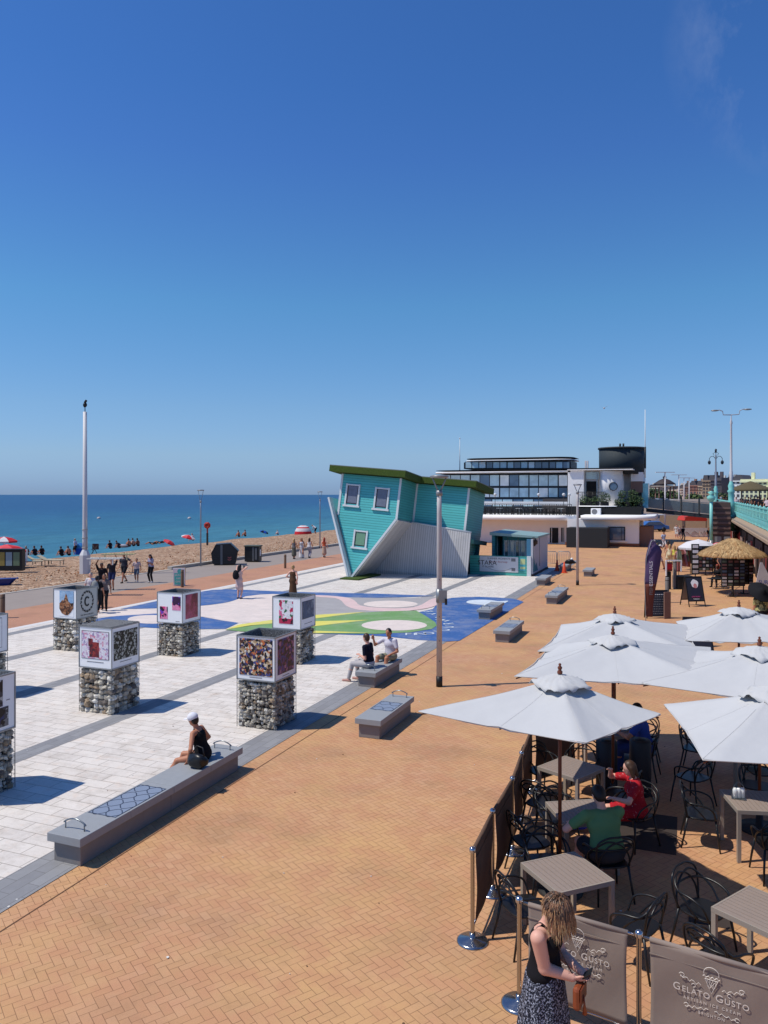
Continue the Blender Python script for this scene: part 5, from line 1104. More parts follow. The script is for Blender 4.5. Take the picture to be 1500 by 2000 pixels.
        if top and top[1] in ('short', 'long'):
            e2 = sh+(el-sh)*.62 if top[1] == 'short' else el; cloth('top', top[0], ('c', tuple(sh), tuple(e2), .060*k_, .055*k_, 0, .02))
            if top[1] == 'long': cloth('top', top[0], ('c', tuple(el), tuple(wr-d*.02), .050, .036, 0, .02))
    if top:
        m = top[0]
        cloth('top', m, ('e', tuple(tp(0, -.01, .06)), ((.165 if fem else .165)*w+ex, .115*w+ex, .12), RT, 0, .04)); cloth('top', m, ('e', tuple(tp(0, 0, .18)), ((.125 if fem else .15)*w+ex, .098*w+ex, .16), RT, 0, .05))
        cloth('top', m, ('e', tuple(tp(0, .005, .335)), ((.145 if fem else .168)*w+ex, .108*w+ex, .145), np.array(Rt@curl), 0, .04))
        if fem:
            for sx in (-1, 1): cloth('top', m, ('e', tuple(tp(sx*.065, .087, .335)), (.068, .06, .066), RT, 0, .03))
        if top[1] != 'none': cloth('top', m, ('e', tuple(tp(0, -.02, .45)), (.105*w, .078*w, .055), RT, 0, .03)); cloth('top', m, ('c', tuple(tp(-sw+.02, 0, .455)), tuple(tp(sw-.02, 0, .455)), .056, .056, 0, .03))
        else:
            for sx in (-1, 1): cloth('top', m, ('c', tuple(tp(sx*.085, .09, .40)), tuple(tp(sx*.09, .0, .512)), .012, .010, 0, .008)); cloth('top', m, ('c', tuple(tp(sx*.09, .0, .512)), tuple(tp(sx*.085, -.10, .40)), .010, .012, 0, .008))
    # legs
    knees = []
    for sx, key in ((-1, 'fl'), (1, 'fr')):
        hj = hip+Rt@Vector((sx*hw_, 0, -.03)) if g('hip') is None else hip+Vector((sx*hw_, 0, -.02)); tgt = g(key, (sx*.10, 0, .08)); kn, an = ik(hj, tgt, .43, .425, g('k'+key[1], (sx*.1, 1, 0))); knees.append((hj, kn, an, sx))
        k_ = w if w > 1 else 1
        cap(hj, kn, .082*k_, .052*k_, .03); cap(kn, kn+(an-kn)*.35, .052, .056, .02); cap(kn+(an-kn)*.35, an, .056, .034, .02)
        fa = g('foot', 0); fd = Vector((sx*.12+math.sin(fa)*-1, 1, 0)).normalized(); fd = Matrix.Rotation(-g('toe'+key[1], 0), 3, 'X')@fd; cap(an+Vector((0, -.03, -.045)), an+fd*.14+Vector((0, 0, -.052)), .030, .024, .015); cap(an, an+Vector((0, -.02, -.035)), .034, .034, .015)
        if wear.get('shoes'):
            cloth('shoes', wear['shoes'], ('c', tuple(an+Vector((0, -.04, -.042))), tuple(an+fd*.15+Vector((0, 0, -.05))), .038, .032, 0, .01))
        if bot:
            m = bot[1]; cloth('bottoms', m, ('e', tuple(tp(0, -.01, .0)), (.165*w+ex, .115*w+ex, .13), RT, 0, .03))
            if bot[0] in ('shorts', 'trousers'):
                e2 = hj+(kn-hj)*(.75 if bot[0] == 'shorts' else 1); cloth('bottoms', m, ('c', tuple(hj), tuple(e2), .095*k_, (.082 if bot[0] == 'shorts' else .064)*k_, 0, .02))
                if bot[0] == 'trousers': cloth('bottoms', m, ('c', tuple(kn), tuple(an+(kn-an)*.08), .064, .052, 0, .02))
            elif bot[0] in ('skirt', 'longskirt') and sx == 1:
                e = bot[2] if len(bot) > 2 else .52 if bot[0] == 'skirt' else .78; zz = hip.z
                cloth('bottoms', m, ('c', (hip.x, hip.y, zz), (hip.x, hip.y+.02, zz-e), .14*w, (.20 if bot[0] == 'skirt' else .23)*w, 0, .04))
    # hair
    hs = wear.get('hair')
    if hs:
        m = HM[hs[1]] if isinstance(hs[1], str) else hs[1]
        hr = [('e', tuple(hp(0, -.018, .035)), (.082, .092, .094), RH, 0, .02), ('e', tuple(hp(0, -.045, -.01)), (.078, .064, .085), RH, 0, .02)]
        if hs[0] == 'long': hr += [('c', tuple(hp(0, -.07, .0)), tuple(hp(0, -.10, -.24)), .072, .06, 0, .02)]+[('c', tuple(hp(sx*.06, -.04, 0)), tuple(hp(sx*.08, -.05, -.2)), .04, .032, 0, .02) for sx in (-1, 1)]
        if hs[0] == 'bob': hr += [('c', tuple(hp(sx*.065, -.02, .02)), tuple(hp(sx*.08, -.01, -.11)), .038, .03, 0, .02) for sx in (-1, 1)]+[('c', tuple(hp(0, -.07, .02)), tuple(hp(0, -.075, -.11)), .05, .045, 0, .02)]
        if hs[0] == 'bun': hr += [('e', tuple(hp(0, -.10, .07)), (.045, .045, .045), None, 0, .01)]
        for q in hr: cloth('hair', m, q)
    if wear.get('cap'):
        m = wear['cap']; cloth('cap', m, ('e', tuple(hp(0, -.012, .055)), (.094, .106, .088), RH, 0, .01)); cloth('cap', m, ('e', tuple(hp(0, .12, .045)), (.07, .085, .010), RH, 0, .01))
    if wear.get('hat'):
        m = wear['hat']; cloth('hat', m, ('e', tuple(hp(0, -.005, .085)), (.088, .10, .065), RH, 0, .01)); cloth('hat', m, ('e', tuple(hp(0, 0, .055)), (.18, .19, .012), RH, 0, .012))
    def fix(p, i): q = list(p); q[-2] = i; return tuple(q)
    if split:
        sdf_obj('body', B_, res, [skin], t, S_)
        for part, L_ in cl.items(): sdf_obj(part, [fix(p, 0) for m, p in L_], res, [L_[0][0]], t, S_)
        eyes = MB(); [eyes.blob((hp(sx*.030, .082, .012))*S_, .009*S_, 1, 0, 0, 1) for sx in (-1, 1)]; obj('eyes', eyes, HM['black'], t)
        lips = MB(); lips.blob((hp(0, .083, -.053))*S_, (.022*S_, .008*S_, .006*S_), 1, 0, 0, 1); obj('mouth', lips, mat('lip_pink', S(180, 90, 84)), t)
    else:
        pr_ = [p for p in B_ if p[0] != 'x']
        for part, L_ in cl.items(): pr_ += [fix(p, mi(m)) for m, p in L_]
        sdf_obj('body', pr_, res, mats, t, S_)
    return t, dict(hp=hp, tp=tp, arms=arms, knees=knees, S=S_)
def walk(st=.22, dz=0): return dict(fl=(-.09, st, .09), fr=(.09, -st, .12), hr=(.26, .16, .86), hl=(-.26, -.14, .84), kl=(0, 1, 0), kr=(0, 1, .2), hip=(0, 0, .90))
SIT = dict(hip=(0, 0, .10), lean=.15, fl=(-.16, .42, .10), fr=(.16, .5, .10), hl=(-.2, .25, .35), hr=(.2, .25, .32), kl=(-.2, 0, 1), kr=(.2, 0, 1))
def sitp(**k): d = dict(SIT); d.update(k); return d
# group walking by the beach
GP = 'people walking along the beach path'
bl_shorts = cm('black_shorts', (34, 36, 44)); den = cm('denim', (88, 102, 124)); purp = cm('lilac', (150, 150, 178))
p1 = P(243, 1138); person('person in black T-shirt and black shorts striding with hand on hip on the path', p1, face(-.35, -1), 1.82, dict(walk(.30), hl=(-.30, .0, 1.02), el=(-1, -.2, 0)), dict(top=(cm('slate', (56, 58, 68)), 'short'), bottom=('shorts', bl_shorts), shoes=BLACK, skin=SK['tan'], hair=('short', 'brown')), group=GP, wide=1.15)
person('short person in pale T-shirt and grey denim shorts behind the man in black', P(267, 1137), face(.2, -1), 1.46, walk(.15), dict(top=(cm('palepink', (210, 190, 194)), 'short'), bottom=('shorts', den), shoes=WHITE, skin=SK['tan'], hair=('short', 'brown')), group=GP)
person('person in lilac grey shirt and black trousers looking down at a phone', P(295, 1138), face(-.5, -1), 1.70, dict(hl=(-.05, .24, 1.22), hr=(.05, .24, 1.2), nod=.4), dict(top=(purp, 'short'), bottom=('trousers', BLACK), shoes=WHITE, skin=SK['tan'], hair=('long', 'black')), fem=True, group=GP)
pa, ia = person('person in dark printed T-shirt carrying a yellowish lounger overhead', P(219, 1152), face(.1, -1), 1.75, dict(walk(.12), hl=(-.18, .05, 1.88), hr=(.24, 0, .86), el=(-1, 0, 0)), dict(top=(cm('darkprint', (46, 44, 52)), 'short'), bottom=('shorts', cm('royal', (40, 50, 92))), skin=SK['tan'], shoes=BLACK, hair=('short', 'brown')), group=GP)
person('person in black top carrying a white lounger overhead', P(199, 1163), face(.1, -1), 1.72, dict(walk(.1), hr=(.16, .05, 1.86), er=(1, 0, 0)), dict(top=(BLACK, 'short'), bottom=('shorts', BLACK), skin=SK['dark'], shoes=BLACK, hair=('short', 'black')), group=GP)
person('woman in grey blouse and black leggings walking in front of the group', P(204, 1193), face(.25, -1), 1.70, dict(walk(.12), hr=(.24, .02, .80)), dict(top=(cm('taupe', (124, 112, 112)), 'short'), bottom=('trousers', BLACK), shoes=BLACK, skin=SK['tan'], hair=('bob', 'brown')), fem=True, group=GP)
person('person in white T-shirt with pink print half hidden behind the wreath emblem gabion', P(178, 1187), face(0, -1), 1.66, walk(.1), dict(top=(WHITE, 'short'), bottom=('shorts', GREYC), skin=SK['pink'], hair=('short', 'grey')), group=GP)
pb, ib = person('person with dark hair wearing a grey backpack beside the woman in leggings', P(189, 1198), face(0, 1), 1.68, walk(.1), dict(top=(BLACK, 'short'), bottom=('trousers', BLACK), skin=SK['tan'], hair=('short', 'black')), group=GP)
def bag_mb(c, r, m, nm, par): a = MB(); a.blob(c, r, 2, 0, .12, 2); return obj(nm, a, m, par)
q = pb.location; tb = MB(); Rb = rotz(pb.rotation_euler.z); tb.v = []; tb.blob((0, 0, 0), (.16, .10, .24), 3, 0, .1, 2); o = obj('backpack', tb, cm('greybag', (150, 152, 150))); o.location = Vector((q.x, q.y, 1.22))+Rb.to_3x3()@Vector((0, -.22, 0)); o.rotation_euler.z = pb.rotation_euler.z; tag(o, 'grey rucksack worn by the person beside the woman in leggings', 'backpack')
for i, (px, py, x, lab) in enumerate(((205, 1163, 0, 'white plastic sun lounger carried overhead by the person in black'), (232, 1152, 0, 'yellowish white sun lounger carried overhead by the person in the printed T-shirt'))):
    b = P(px, py); z = 1.88 if i == 0 else 1.92; t = thing('carried_lounger', lab, 'sun lounger', (b.x, b.y, z), TH+(0 if i == 0 else .1)); ml = mat('cream_plastic' if i else 'white_plastic', S(*((226, 214, 160) if i else (236, 236, 226))), .5)
    a = MB(); a.box(-.85, .85, -.28, -.22, 0, .06); a.box(-.85, .85, .22, .28, 0, .06)
    for k in range(12): a.box(-.82+k*.14, -.74+k*.14, -.219, .219, .01, .04)
    obj('slatted_bed', a, ml, t)
    for lx in (-.7, .45): obj('leg', MB().box(lx, lx+.06, -.27, -.22, -.28, -.005), ml, t)
wc, ic_ = person('woman in pale pink dress holding a phone up to photograph the house', P(467, 1170), face(.35, 1), 1.74, dict(hr=(.12, .30, 1.50), hl=(-.02, .30, 1.46), fl=(-.10, .05, .08), fr=(.10, -.03, .08)), dict(top=(cm('blush', (222, 188, 180)), 'none'), bottom=('skirt', cm('blush', (222, 188, 180)), .30), shoes=cm('darkshoe', (60, 70, 90)), skin=SK['pink'], hair=('long', 'black')), .018, fem=True)
o = obj('backpack', MB().blob((0, 0, 0), (.17, .11, .25), 3, 0, .1, 2), BLACK); o.location = wc.location+Vector((0, 0, 1.22))+rotz(wc.rotation_euler.z).to_3x3()@Vector((-.05, -.24, 0)); o.rotation_euler.z = wc.rotation_euler.z; tag(o, 'black rucksack on the woman photographing the house', 'backpack')
ph = obj('phone', MB().box(-.04, .04, -.006, .006, -.075, .075), BLACK); ph.location = wc.location+Vector((0, 0, 1.56))+rotz(wc.rotation_euler.z).to_3x3()@Vector((.05, .40, 0)); ph.rotation_euler.z = wc.rotation_euler.z; tag(ph, 'dark phone held up by the woman in the pale pink dress', 'phone')
person('woman in long brown sleeveless dress walking behind the protest drawing gabion', P(572, 1170), face(.1, 1), 1.72, dict(walk(.08), hl=(-.2, .1, 1.05), hr=(.22, -.05, .85)), dict(top=(cm('brown', (92, 66, 48)), 'none'), bottom=('longskirt', cm('brown', (92, 66, 48))), shoes=BLACK, skin=SK['pink'], hair=('bun', 'blond')), .018, fem=True)
GF = 'four women walking near the slim beach lamp'
for px, py, lab, tp_, bt, hr, sk in ((574, 1092, 'woman in grey top with a bag, leftmost of the four', GREYC, ('skirt', cm('olive', (110, 108, 96))), ('long', 'blond'), 'tan'), (589, 1090, 'woman in long white dress, second of the four', WHITE, ('longskirt', WHITE), ('long', 'brown'), 'tan'),
    (604, 1090, 'woman in white top and pale trousers, third of the four', WHITE, ('trousers', cm('lightgrey', (180, 178, 190))), ('long', 'brown'), 'tan'), (633, 1089, 'red haired woman in orange top and beige skirt, rightmost of the four', cm('orange_red', (186, 84, 58)), ('skirt', cm('beige', (206, 176, 156))), ('long', 'red'), 'pink')):
    person(lab, P(px, py), face(.4, 1) if px != 589 else face(.2, -1), 1.70, walk(.1), dict(top=(tp_, 'none'), bottom=bt, shoes=BLACK, skin=SK[sk], hair=hr), .026, GF, fem=True)
# beach sitters
GB = 'people sitting on the shingle above the sea'
def shore(px, py, z=-.35): return P(px, py, z)
def beachp(px, py, lab, pose=None, top=BLACK, sk='tan', hair='black', H=1.7, fa=(-1, .3), z=-.35, res=.03, **k):
    p = shore(px, py, z); person(lab, p, face(*fa), H, pose or sitp(), dict(top=(top, 'short'), bottom=('shorts', k.get('bt', BLACK)), skin=SK[sk], hair=('short', hair)), res, GB, z=z-.02)
beachp(53, 1084, 'seated person in white cap nearest the red parasols', top=GREYC, hair='grey'); beachp(69, 1084, 'seated person in navy, left of a pair facing the sea', top=NAVY); beachp(83, 1083, 'seated person in black, right of the pair facing the sea', top=BLACK)
beachp(121, 1085, 'seated person in black on the left of the blue tent', top=BLACK); beachp(135, 1084, 'bare chested sunbather between the black clothed person and the blue tent', top=SK['tan'], sk='tan')
beachp(147, 1083, 'person in pale blue shirt and white hat standing over the blue tent', dict(walk(.05)), top=cm('paleblue', (180, 200, 232)), hair='grey', H=1.55)
beachp(216, 1071, 'lone dark figure sitting right of the mast', top=BLACK); beachp(233, 1070, 'small dark sunbather left of the grey mound of towels', top=NAVY, pose=sitp(lean=.5))
beachp(253, 1067, 'sunbather beside the grey mound of towels', top=SK['tan']); beachp(261, 1066, 'sunbather sitting hunched among the towels', top=cm('beige', (206, 176, 156))); beachp(270, 1066, 'dark haired sunbather with a tall bun among the towels', top=SK['dark'], sk='dark')
LIE = dict(hip=(0, 0, .10), lean=-1.35, fl=(-.1, .8, .1), fr=(.1, .82, .1), hl=(-.25, -.1, .08), hr=(.25, -.1, .08), kl=(0, 0, 1), kr=(0, 0, 1))
beachp(298, 1063, 'person in black lying flat on the shingle left of the pink parasol', dict(LIE), BLACK); beachp(312, 1061, 'person in navy lying flat close to the pink parasol', dict(LIE), NAVY)
beachp(377, 1055, 'pale sunbather beneath the red and white parasol', sitp(), WHITE, 'pink', 'grey'); beachp(467, 1048, 'bare chested sunbather sitting, left of two beyond the black bin', sitp(), SK['tan']); beachp(479, 1047, 'bare chested sunbather sitting upright, right of two beyond the black bin', sitp(lean=0), SK['tan'])
beachp(543, 1044, 'small pale sunbather between the blue parasol and the red tent', sitp(), WHITE, 'pink', 'grey', 1.3); beachp(606, 1043, 'dark clothed person sitting at the right side of the red tent', sitp(), BLACK)
beachp(617, 1044, 'person in white shirt bending over beside the red tent', dict(hip=(0, 0, .9), lean=.9, hl=(-.15, .5, .7), hr=(.15, .5, .7)), WHITE, 'tan', 'grey')
def dome(px, py, w, h, cols, lab, z=-.38, fa=0, group=None):
    p = shore(px, py, z); sc_ = (EYE-z)*F/(py-HY)/F; t = thing('beach_tent', lab, 'tent', (p.x, p.y, z-.1), TH+fa, group); r, hh = w*sc_/2, h*sc_
    a = MB(); n = 16; vs = []
    for j in range(9):
        th = PI/2*j/8
        for i in range(n+1): ph_ = PI*2*i/n; vs.append((r*math.cos(th)**.8*math.cos(ph_), r*.8*math.cos(th)**.8*math.sin(ph_), .1+hh*math.sin(th)))
    for j in range(8):
        for i in range(n): a.m.append(j*len(cols)//8 if True else 0); a.f.append((j*(n+1)+i, j*(n+1)+i+1, (j+1)*(n+1)+i+1, (j+1)*(n+1)+i)); a.s.append(True)
    a.v = vs; obj('canopy', a, cols, t); return t
RED, BLU = cm('red', (210, 50, 60)), cm('blue', (30, 90, 190))
dome(592, 1045, 34, 19, [RED, WHITE, RED, WHITE, RED], 'red and white striped dome tent near the far lamp post'); dome(157, 1083, 22, 22, [BLU, cm('skyblue', (60, 140, 200)), BLU], 'bright blue beach tent left of the white mast'); dome(238, 1069, 26, 6, [GREYC, cm('lightgrey', (180, 178, 190))], 'low grey and white beach mat mound right of the mast')
def chair_dark(px, py, lab): p = shore(px, py); t = thing('folding_chair', lab, 'chair', (p.x, p.y, -.4), TH); obj('frame', MB().tube([(-.28, 0, 0), (.28, .3, .9)], .03, 5).tube([(.28, 0, 0), (-.28, .3, .9)], .03, 5).tube([(-.28, .4, 0), (-.28, .4, .9)], .03, 5), M_blk, t); obj('seat', MB().box(-.3, .3, .0, .4, .42, .46).box(-.3, .3, .3, .36, .4, .95), mat('maroon_chair_cloth', S(70, 34, 40)), t)
chair_dark(184, 1081, 'dark maroon folding chair just right of the mast plinth')
def parasol(px, py, pyt, w, cols, lab, tilt=0, z=-.3, n=8, group=None, nm='beach_parasol', droop=.35, p=None):
    p = p or shore(px, py, z); d_ = Vector((p.x, p.y)).dot(Vector((-sT, cT))); r = w*d_/F/2; zt = EYE+(HY-pyt)*d_/F
    t = thing(nm, lab, 'parasol', (p.x, p.y, z), TH, group); h = zt-z; obj('pole', MB().tube([(0, 0, -.1), (0, 0, h)], .03, 6), M_board, t)
    a = MB(); R = T(0, 0, h-r*droop)@Matrix.Rotation(tilt, 4, 'Y'); 
    for i in range(n):
        a0, a1 = 2*PI*i/n, 2*PI*(i+1)/n; q = [Vector((0, 0, r*droop)), Vector((.6*r*math.cos(a0), .6*r*math.sin(a0), r*droop*.62)), Vector((r*math.cos(a0), r*math.sin(a0), 0)), Vector((r*math.cos(a1), r*math.sin(a1), 0)), Vector((.6*r*math.cos(a1), .6*r*math.sin(a1), r*droop*.62))]
        a.add([R@v for v in q], [(0, 1, 4), (1, 2, 3, 4)], i % len(cols), False)
        a.add([R@(q[2]+Vector((0, 0, 0))), R@(q[2]-Vector((0, 0, .12))), R@(q[3]-Vector((0, 0, .12))), R@q[3]], [(0, 1, 2, 3)], i % len(cols))
    obj('canopy', a, cols, t); return t, h, r
PINKR = cm('coral', (232, 90, 96))
parasol(8, 1080, 1048, 50, [RED, PINKR, WHITE, RED], 'red parasol with white stripes at the left edge, higher of two', p=P(8, 1098)); parasol(14, 1092, 1063, 72, [PINKR, RED, PINKR], 'coral red parasol at the left edge, lower of two', p=P(14, 1108))
parasol(368, 1056, 1044.5, 28, [RED, WHITE, PINKR], 'red and white parasol lying low left of the slim lamp post', .25, -.35); parasol(331, 1062, 1055, 24, [RED, PINKR], 'small pink parasol lying on the shingle', .5, -.35); parasol(516, 1045, 1036, 17, [BLU, NAVY], 'small blue parasol on the shingle behind the black cabinet', .3)
# menu kiosk, boat, loungers at the left edge
p = P(18, 1118); t = thing('menu_trolley', 'black display trolley with yellowish menu boards at the left edge of the shingle', 'trolley', (p.x, p.y, 0), TH); s = (EYE/(1118-966))
obj('body', MB().box(-.9, .85, 0, .5, .1, 1.5), M_blk, t, .03); mb_ = [mat('menu_green', S(120, 140, 110), var=.3, scale=20), mat('menu_blue', S(150, 170, 180), var=.3, scale=20), mat('menu_mustard', S(170, 150, 80), var=.3, scale=20)]
for i in range(3): obj('menu_board', MB().box(-.72+i*.5, -.30+i*.5, -.03, -.004, .45, 1.35), mb_[(2, 1, 0)[i]], t)
obj('roof_board', MB().box(-1.0, .9, -.1, .6, 1.503, 1.56), M_blk, t)
p = P(39, 1106); t = thing('souvenir_stand', 'small white and purple stand beside the menu trolley', 'stand', (p.x, p.y, 0), TH); obj('panel', MB().box(-.42, .42, 0, .3, .25, 1.2), M_board, t); obj('print', MB().box(-.28, .28, -.02, -.004, .75, 1.1), mat('purple_print', S(120, 100, 150), var=.4, scale=20), t)
for x in (-.4, .3): obj('wheel', MB().lathe([(0, 0), (.16, 0), (.16, .08), (0, .08)], n=12, mtx=T(x, 0, .16)@Matrix.Rotation(PI/2, 4, 'X')), M_board, t)
for i, (px, py, rz_, lab) in enumerate(((60, 1107, .5, 'cream sun lounger nearest the souvenir stand'), (78, 1103, .1, 'cream sun lounger in the middle of three'), (102, 1104, -.05, 'cream sun lounger furthest right of three'))):
    p = P(px, py); t = thing('sun_lounger', lab, 'sun lounger', (p.x, p.y, .02), TH+rz_, 'cream sun loungers on the shingle'); ml = mat('aged_cream_plastic', S(206, 192, 160), .6, var=.15)
    obj('bed', MB().box(-.5, .8, -.3, .3, .34, .40), ml, t); obj('backrest', MB().box(-.62, .02, -.3, .3, 0, .05, 0, T(-.5, 0, .37)@Matrix.Rotation(.5, 4, 'Y')), ml, t)
    for lx, ly in ((-.45, -.28), (-.45, .24), (.7, -.28), (.7, .24)): obj('leg', MB().box(lx, lx+.05, ly, ly+.05, 0, .338), ml, t)
p = P(2, 1147); t = thing('rowing_boat', 'blue upturned boat hull on the shingle at the left edge', 'boat', (p.x, p.y, 0), TH)
a = MB(); a.add([(-1.6, -.45, .45), (.75, -.2, .5), (.9, 0, .5), (.75, .4, .5), (-1.6, .6, .45), (-1.6, -.25, 0), (.35, -.08, .03), (.35, .2, .03), (-1.6, .4, 0)], [(0, 5, 6, 1), (1, 6, 2), (2, 6, 7), (2, 7, 3), (3, 7, 8, 4), (5, 8, 7, 6), (0, 1, 2, 3, 4)]); obj('hull', a, mat('boat_blue', S(34, 52, 130), .35), t); obj('gunwale', MB().tube([(-1.6, -.46, .46), (.75, -.21, .51), (.92, 0, .51), (.75, .41, .51)], .035, 6), mat('boat_light_blue', S(70, 100, 180), .4), t)
# two buoys and a distant boat wake on the water
for px, py, lab in ((193, 1013, 'small pale buoy floating left of the slim lamp post'), (370, 1013, 'small pale buoy floating right beside the slim lamp post')):
    Yc = 10.2*F/(py-HY); q = Wd((px-CX)/F*Yc, Yc, -4.9); o = obj('buoy', MB().blob((0, 0, 0), (.8, .8, .7), 1, 0, 0, 2), mat('pale_buoy', S(200, 190, 190))); o.location = q; tag(o, lab, 'buoy')
# seated people on the granite benches
wpos = P(412, 1499); wh = cm('white_cap', (236, 236, 244))
bp = Vector((-8.14, 11.72, 0)); w1, i1 = person('woman in black swimsuit and white cap sitting on the long bench facing the sea', bp, PI/2+.15, 1.66, dict(hip=(0, .02, .53), lean=.22, side=-.05, fl=(-.30, .62, .08), fr=(.02, .60, .08), hl=(-.32, .16, .50), hr=(.14, .16, .62), el=(-1, -.6, .2), er=(1, -.4, -.2), kl=(-.4, 1, .4), kr=(0, 1, .4), yaw=-.2),
    dict(top=(cm('swimsuit_black', (22, 22, 26)), 'none'), bottom=('x', cm('swimsuit_black', (22, 22, 26))), skin=SK['tan'], hair=('short', 'black'), cap=wh), .010, split=True, fem=True, wide=1.1)
o = obj('handbag', MB().blob((0, 0, 0), (.20, .11, .14), 4, 0, .12, 3), mat('black_leather', S(26, 26, 28), .35)); o.location = (-7.98, 11.30, .55); tag(o, 'black leather handbag on the long bench beside the woman in the white cap', 'handbag')
obj('strap', MB().tube([(-.12, 0, .1), (-.05, .05, .24), (.08, .04, .22), (.14, 0, .08)], .012, 6), M_blk, o)
mp_ = Vector((-8.22, 19.62, 0)); person('man in navy polo and pale grey trousers sitting at the near end of the bench', mp_, PI/2-.05, 1.78, dict(hip=(0, .0, .53), lean=.06, fl=(-.12, .55, .08), fr=(.18, .42, .08), hl=(-.10, .22, .74), hr=(.16, .25, .66), kl=(-.1, 1, .5), kr=(.1, 1, .5), yaw=-.3),
    dict(top=(cm('navy_polo', (18, 22, 44)), 'short'), bottom=('trousers', cm('stone_grey', (188, 184, 186))), shoes=cm('flipflop', (196, 150, 140)), skin=SK['pink'], hair=('short', 'brown')), .012, split=True, wide=1.05)
mq = Vector((-8.0, 20.75, 0)); person('man in white T-shirt gesturing with one hand at the far end of the bench', mq, PI*.93, 1.78, dict(hip=(0, .0, .53), lean=.12, fl=(-.14, .5, .12), fr=(.16, .5, .12), hr=(.30, .42, 1.02), hl=(-.16, .3, .62), er=(.6, -.2, -1), kl=(-.1, 1, .5), kr=(.2, 1, .5), palm=(.2, .2, 1), yaw=.1),
    dict(top=(cm('lavender_white', (224, 220, 232)), 'short'), bottom=('shorts', cm('khaki', (150, 150, 128))), shoes=BLACK, skin=SK['tan'], hair=('short', 'black')), .012, split=True)
# right-hand promenade: walkers and shoppers
GR = 'people on the promenade by the souvenir stalls'
for px, py, H, fa, ps, wr, fm, lab in ((1278, 1097, 1.72, (.2, 1), walk(.12), dict(top=(cm('yellow', (206, 176, 70)), 'short'), bottom=('shorts', GREYC), skin=SK['tan'], hair=('short', 'grey'), cap=WHITE), False, 'person in yellow T-shirt and white cap behind the feather flag'),
    (1288, 1112, 1.75, (.9, -.3), walk(.30), dict(top=(cm('pale_lilac', (222, 206, 222)), 'short'), bottom=('shorts', WHITE), shoes=BLACK, skin=SK['tan'], hair=('short', 'black'), cap=WHITE), False, 'person in pale lilac shirt and white shorts striding right of the feather flag'),
    (1305, 1098, 1.7, (.5, 1), walk(.1), dict(top=(SK['tan'], 'none'), bottom=('skirt', cm('cream', (226, 214, 180))), skin=SK['tan'], hair=('long', 'brown')), True, 'dark haired person with bare shoulders further back behind the cream trousers'),
    (1308, 1107, 1.66, (.6, 1), walk(.14), dict(top=(cm('cream', (226, 214, 180)), 'none'), bottom=('trousers', cm('cream', (226, 214, 180))), shoes=WHITE, skin=SK['tan'], hair=('long', 'blond')), True, 'woman in cream top and wide cream trousers'),
    (1317, 1108, 1.62, (.3, 1), walk(.1), dict(top=(cm('lemon', (232, 222, 100)), 'none'), bottom=('skirt', cm('tan_skirt', (180, 150, 110))), skin=SK['tan'], hair=('long', 'blond')), True, 'woman in lemon yellow top next to the cream trousers'),
    (1325, 1116, 1.70, (.4, 1), walk(.1), dict(top=(cm('mauve', (160, 130, 140)), 'none'), bottom=('longskirt', cm('rosewood', (150, 90, 90))), skin=SK['tan'], hair=('long', 'brown')), True, 'long haired woman in mauve top and rosewood skirt by the clothes rack'),
    (1321, 1052, 1.7, (-.3, -1), walk(.1), dict(top=(WHITE, 'short'), bottom=('shorts', WHITE), skin=SK['pink'], hair=('short', 'brown')), False, 'distant person in white left of the red awning stall'),
    (1327, 1053, 1.6, (.3, -1), walk(.1), dict(top=(cm('palepink', (210, 190, 194)), 'short'), bottom=('shorts', GREYC), skin=SK['pink'], hair=('short', 'blond')), False, 'distant person in pale pink near the red awning stall')):
    person(lab, P(px, py), face(*fa), H, ps, wr, .026, GR, fem=fm)
for px, py, tp_, tn_, hr, lab in ((1334, 1056, NAVY, GREYC, 'black', 'distant person in navy just left of the white stall panels'), (1384, 1060, BLACK, cm('denim', (88, 102, 124)), 'brown', 'distant dark clothed person right of the red awning'), (1392, 1075, WHITE, BLACK, 'blond', 'fair haired person in white by the foot of the aqua column'), (1345, 1100, cm('coral', (232, 90, 96)), cm('beige', (206, 176, 156)), 'brown', 'person in coral top behind the printed dresses'), (1398, 1112, cm('dkgreen', (50, 66, 54)), BLACK, 'black', 'person in dark green between the white and thatched parasols'), (1408, 1128, GREYC, NAVY, 'grey', 'grey haired person in grey browsing under the thatched parasol'), (1462, 1140, cm('palepink', (210, 190, 194)), cm('denim', (88, 102, 124)), 'blond', 'person in pale pink by the maroon shopfronts right of the thatched parasol'), (1296, 1072, cm('paleblue', (180, 200, 232)), WHITE, 'brown', 'person in pale blue shirt walking near the brown side gate')):
    person(lab, P(px, py), face(.3, -1), 1.68, walk(.12), dict(top=(tp_, 'short'), bottom=('trousers', tn_), shoes=BLACK, skin=SK['tan'], hair=('short', hr)), .03, GR)
person('dark haired person in orange and black seated under the thatched parasol', P(1403, 1146), face(-.8, -.6), 1.72, dict(hip=(0, 0, .5), lean=.1, fl=(-.14, .42, .08), fr=(.16, .42, .08), hl=(-.15, .3, .7), hr=(.15, .3, .6), kl=(0, 1, .5), kr=(0, 1, .5)), dict(top=(BLACK, 'short'), bottom=('trousers', BLACK), shoes=BLACK, skin=SK['dark'], hair=('long', 'red')), .024, fem=True)
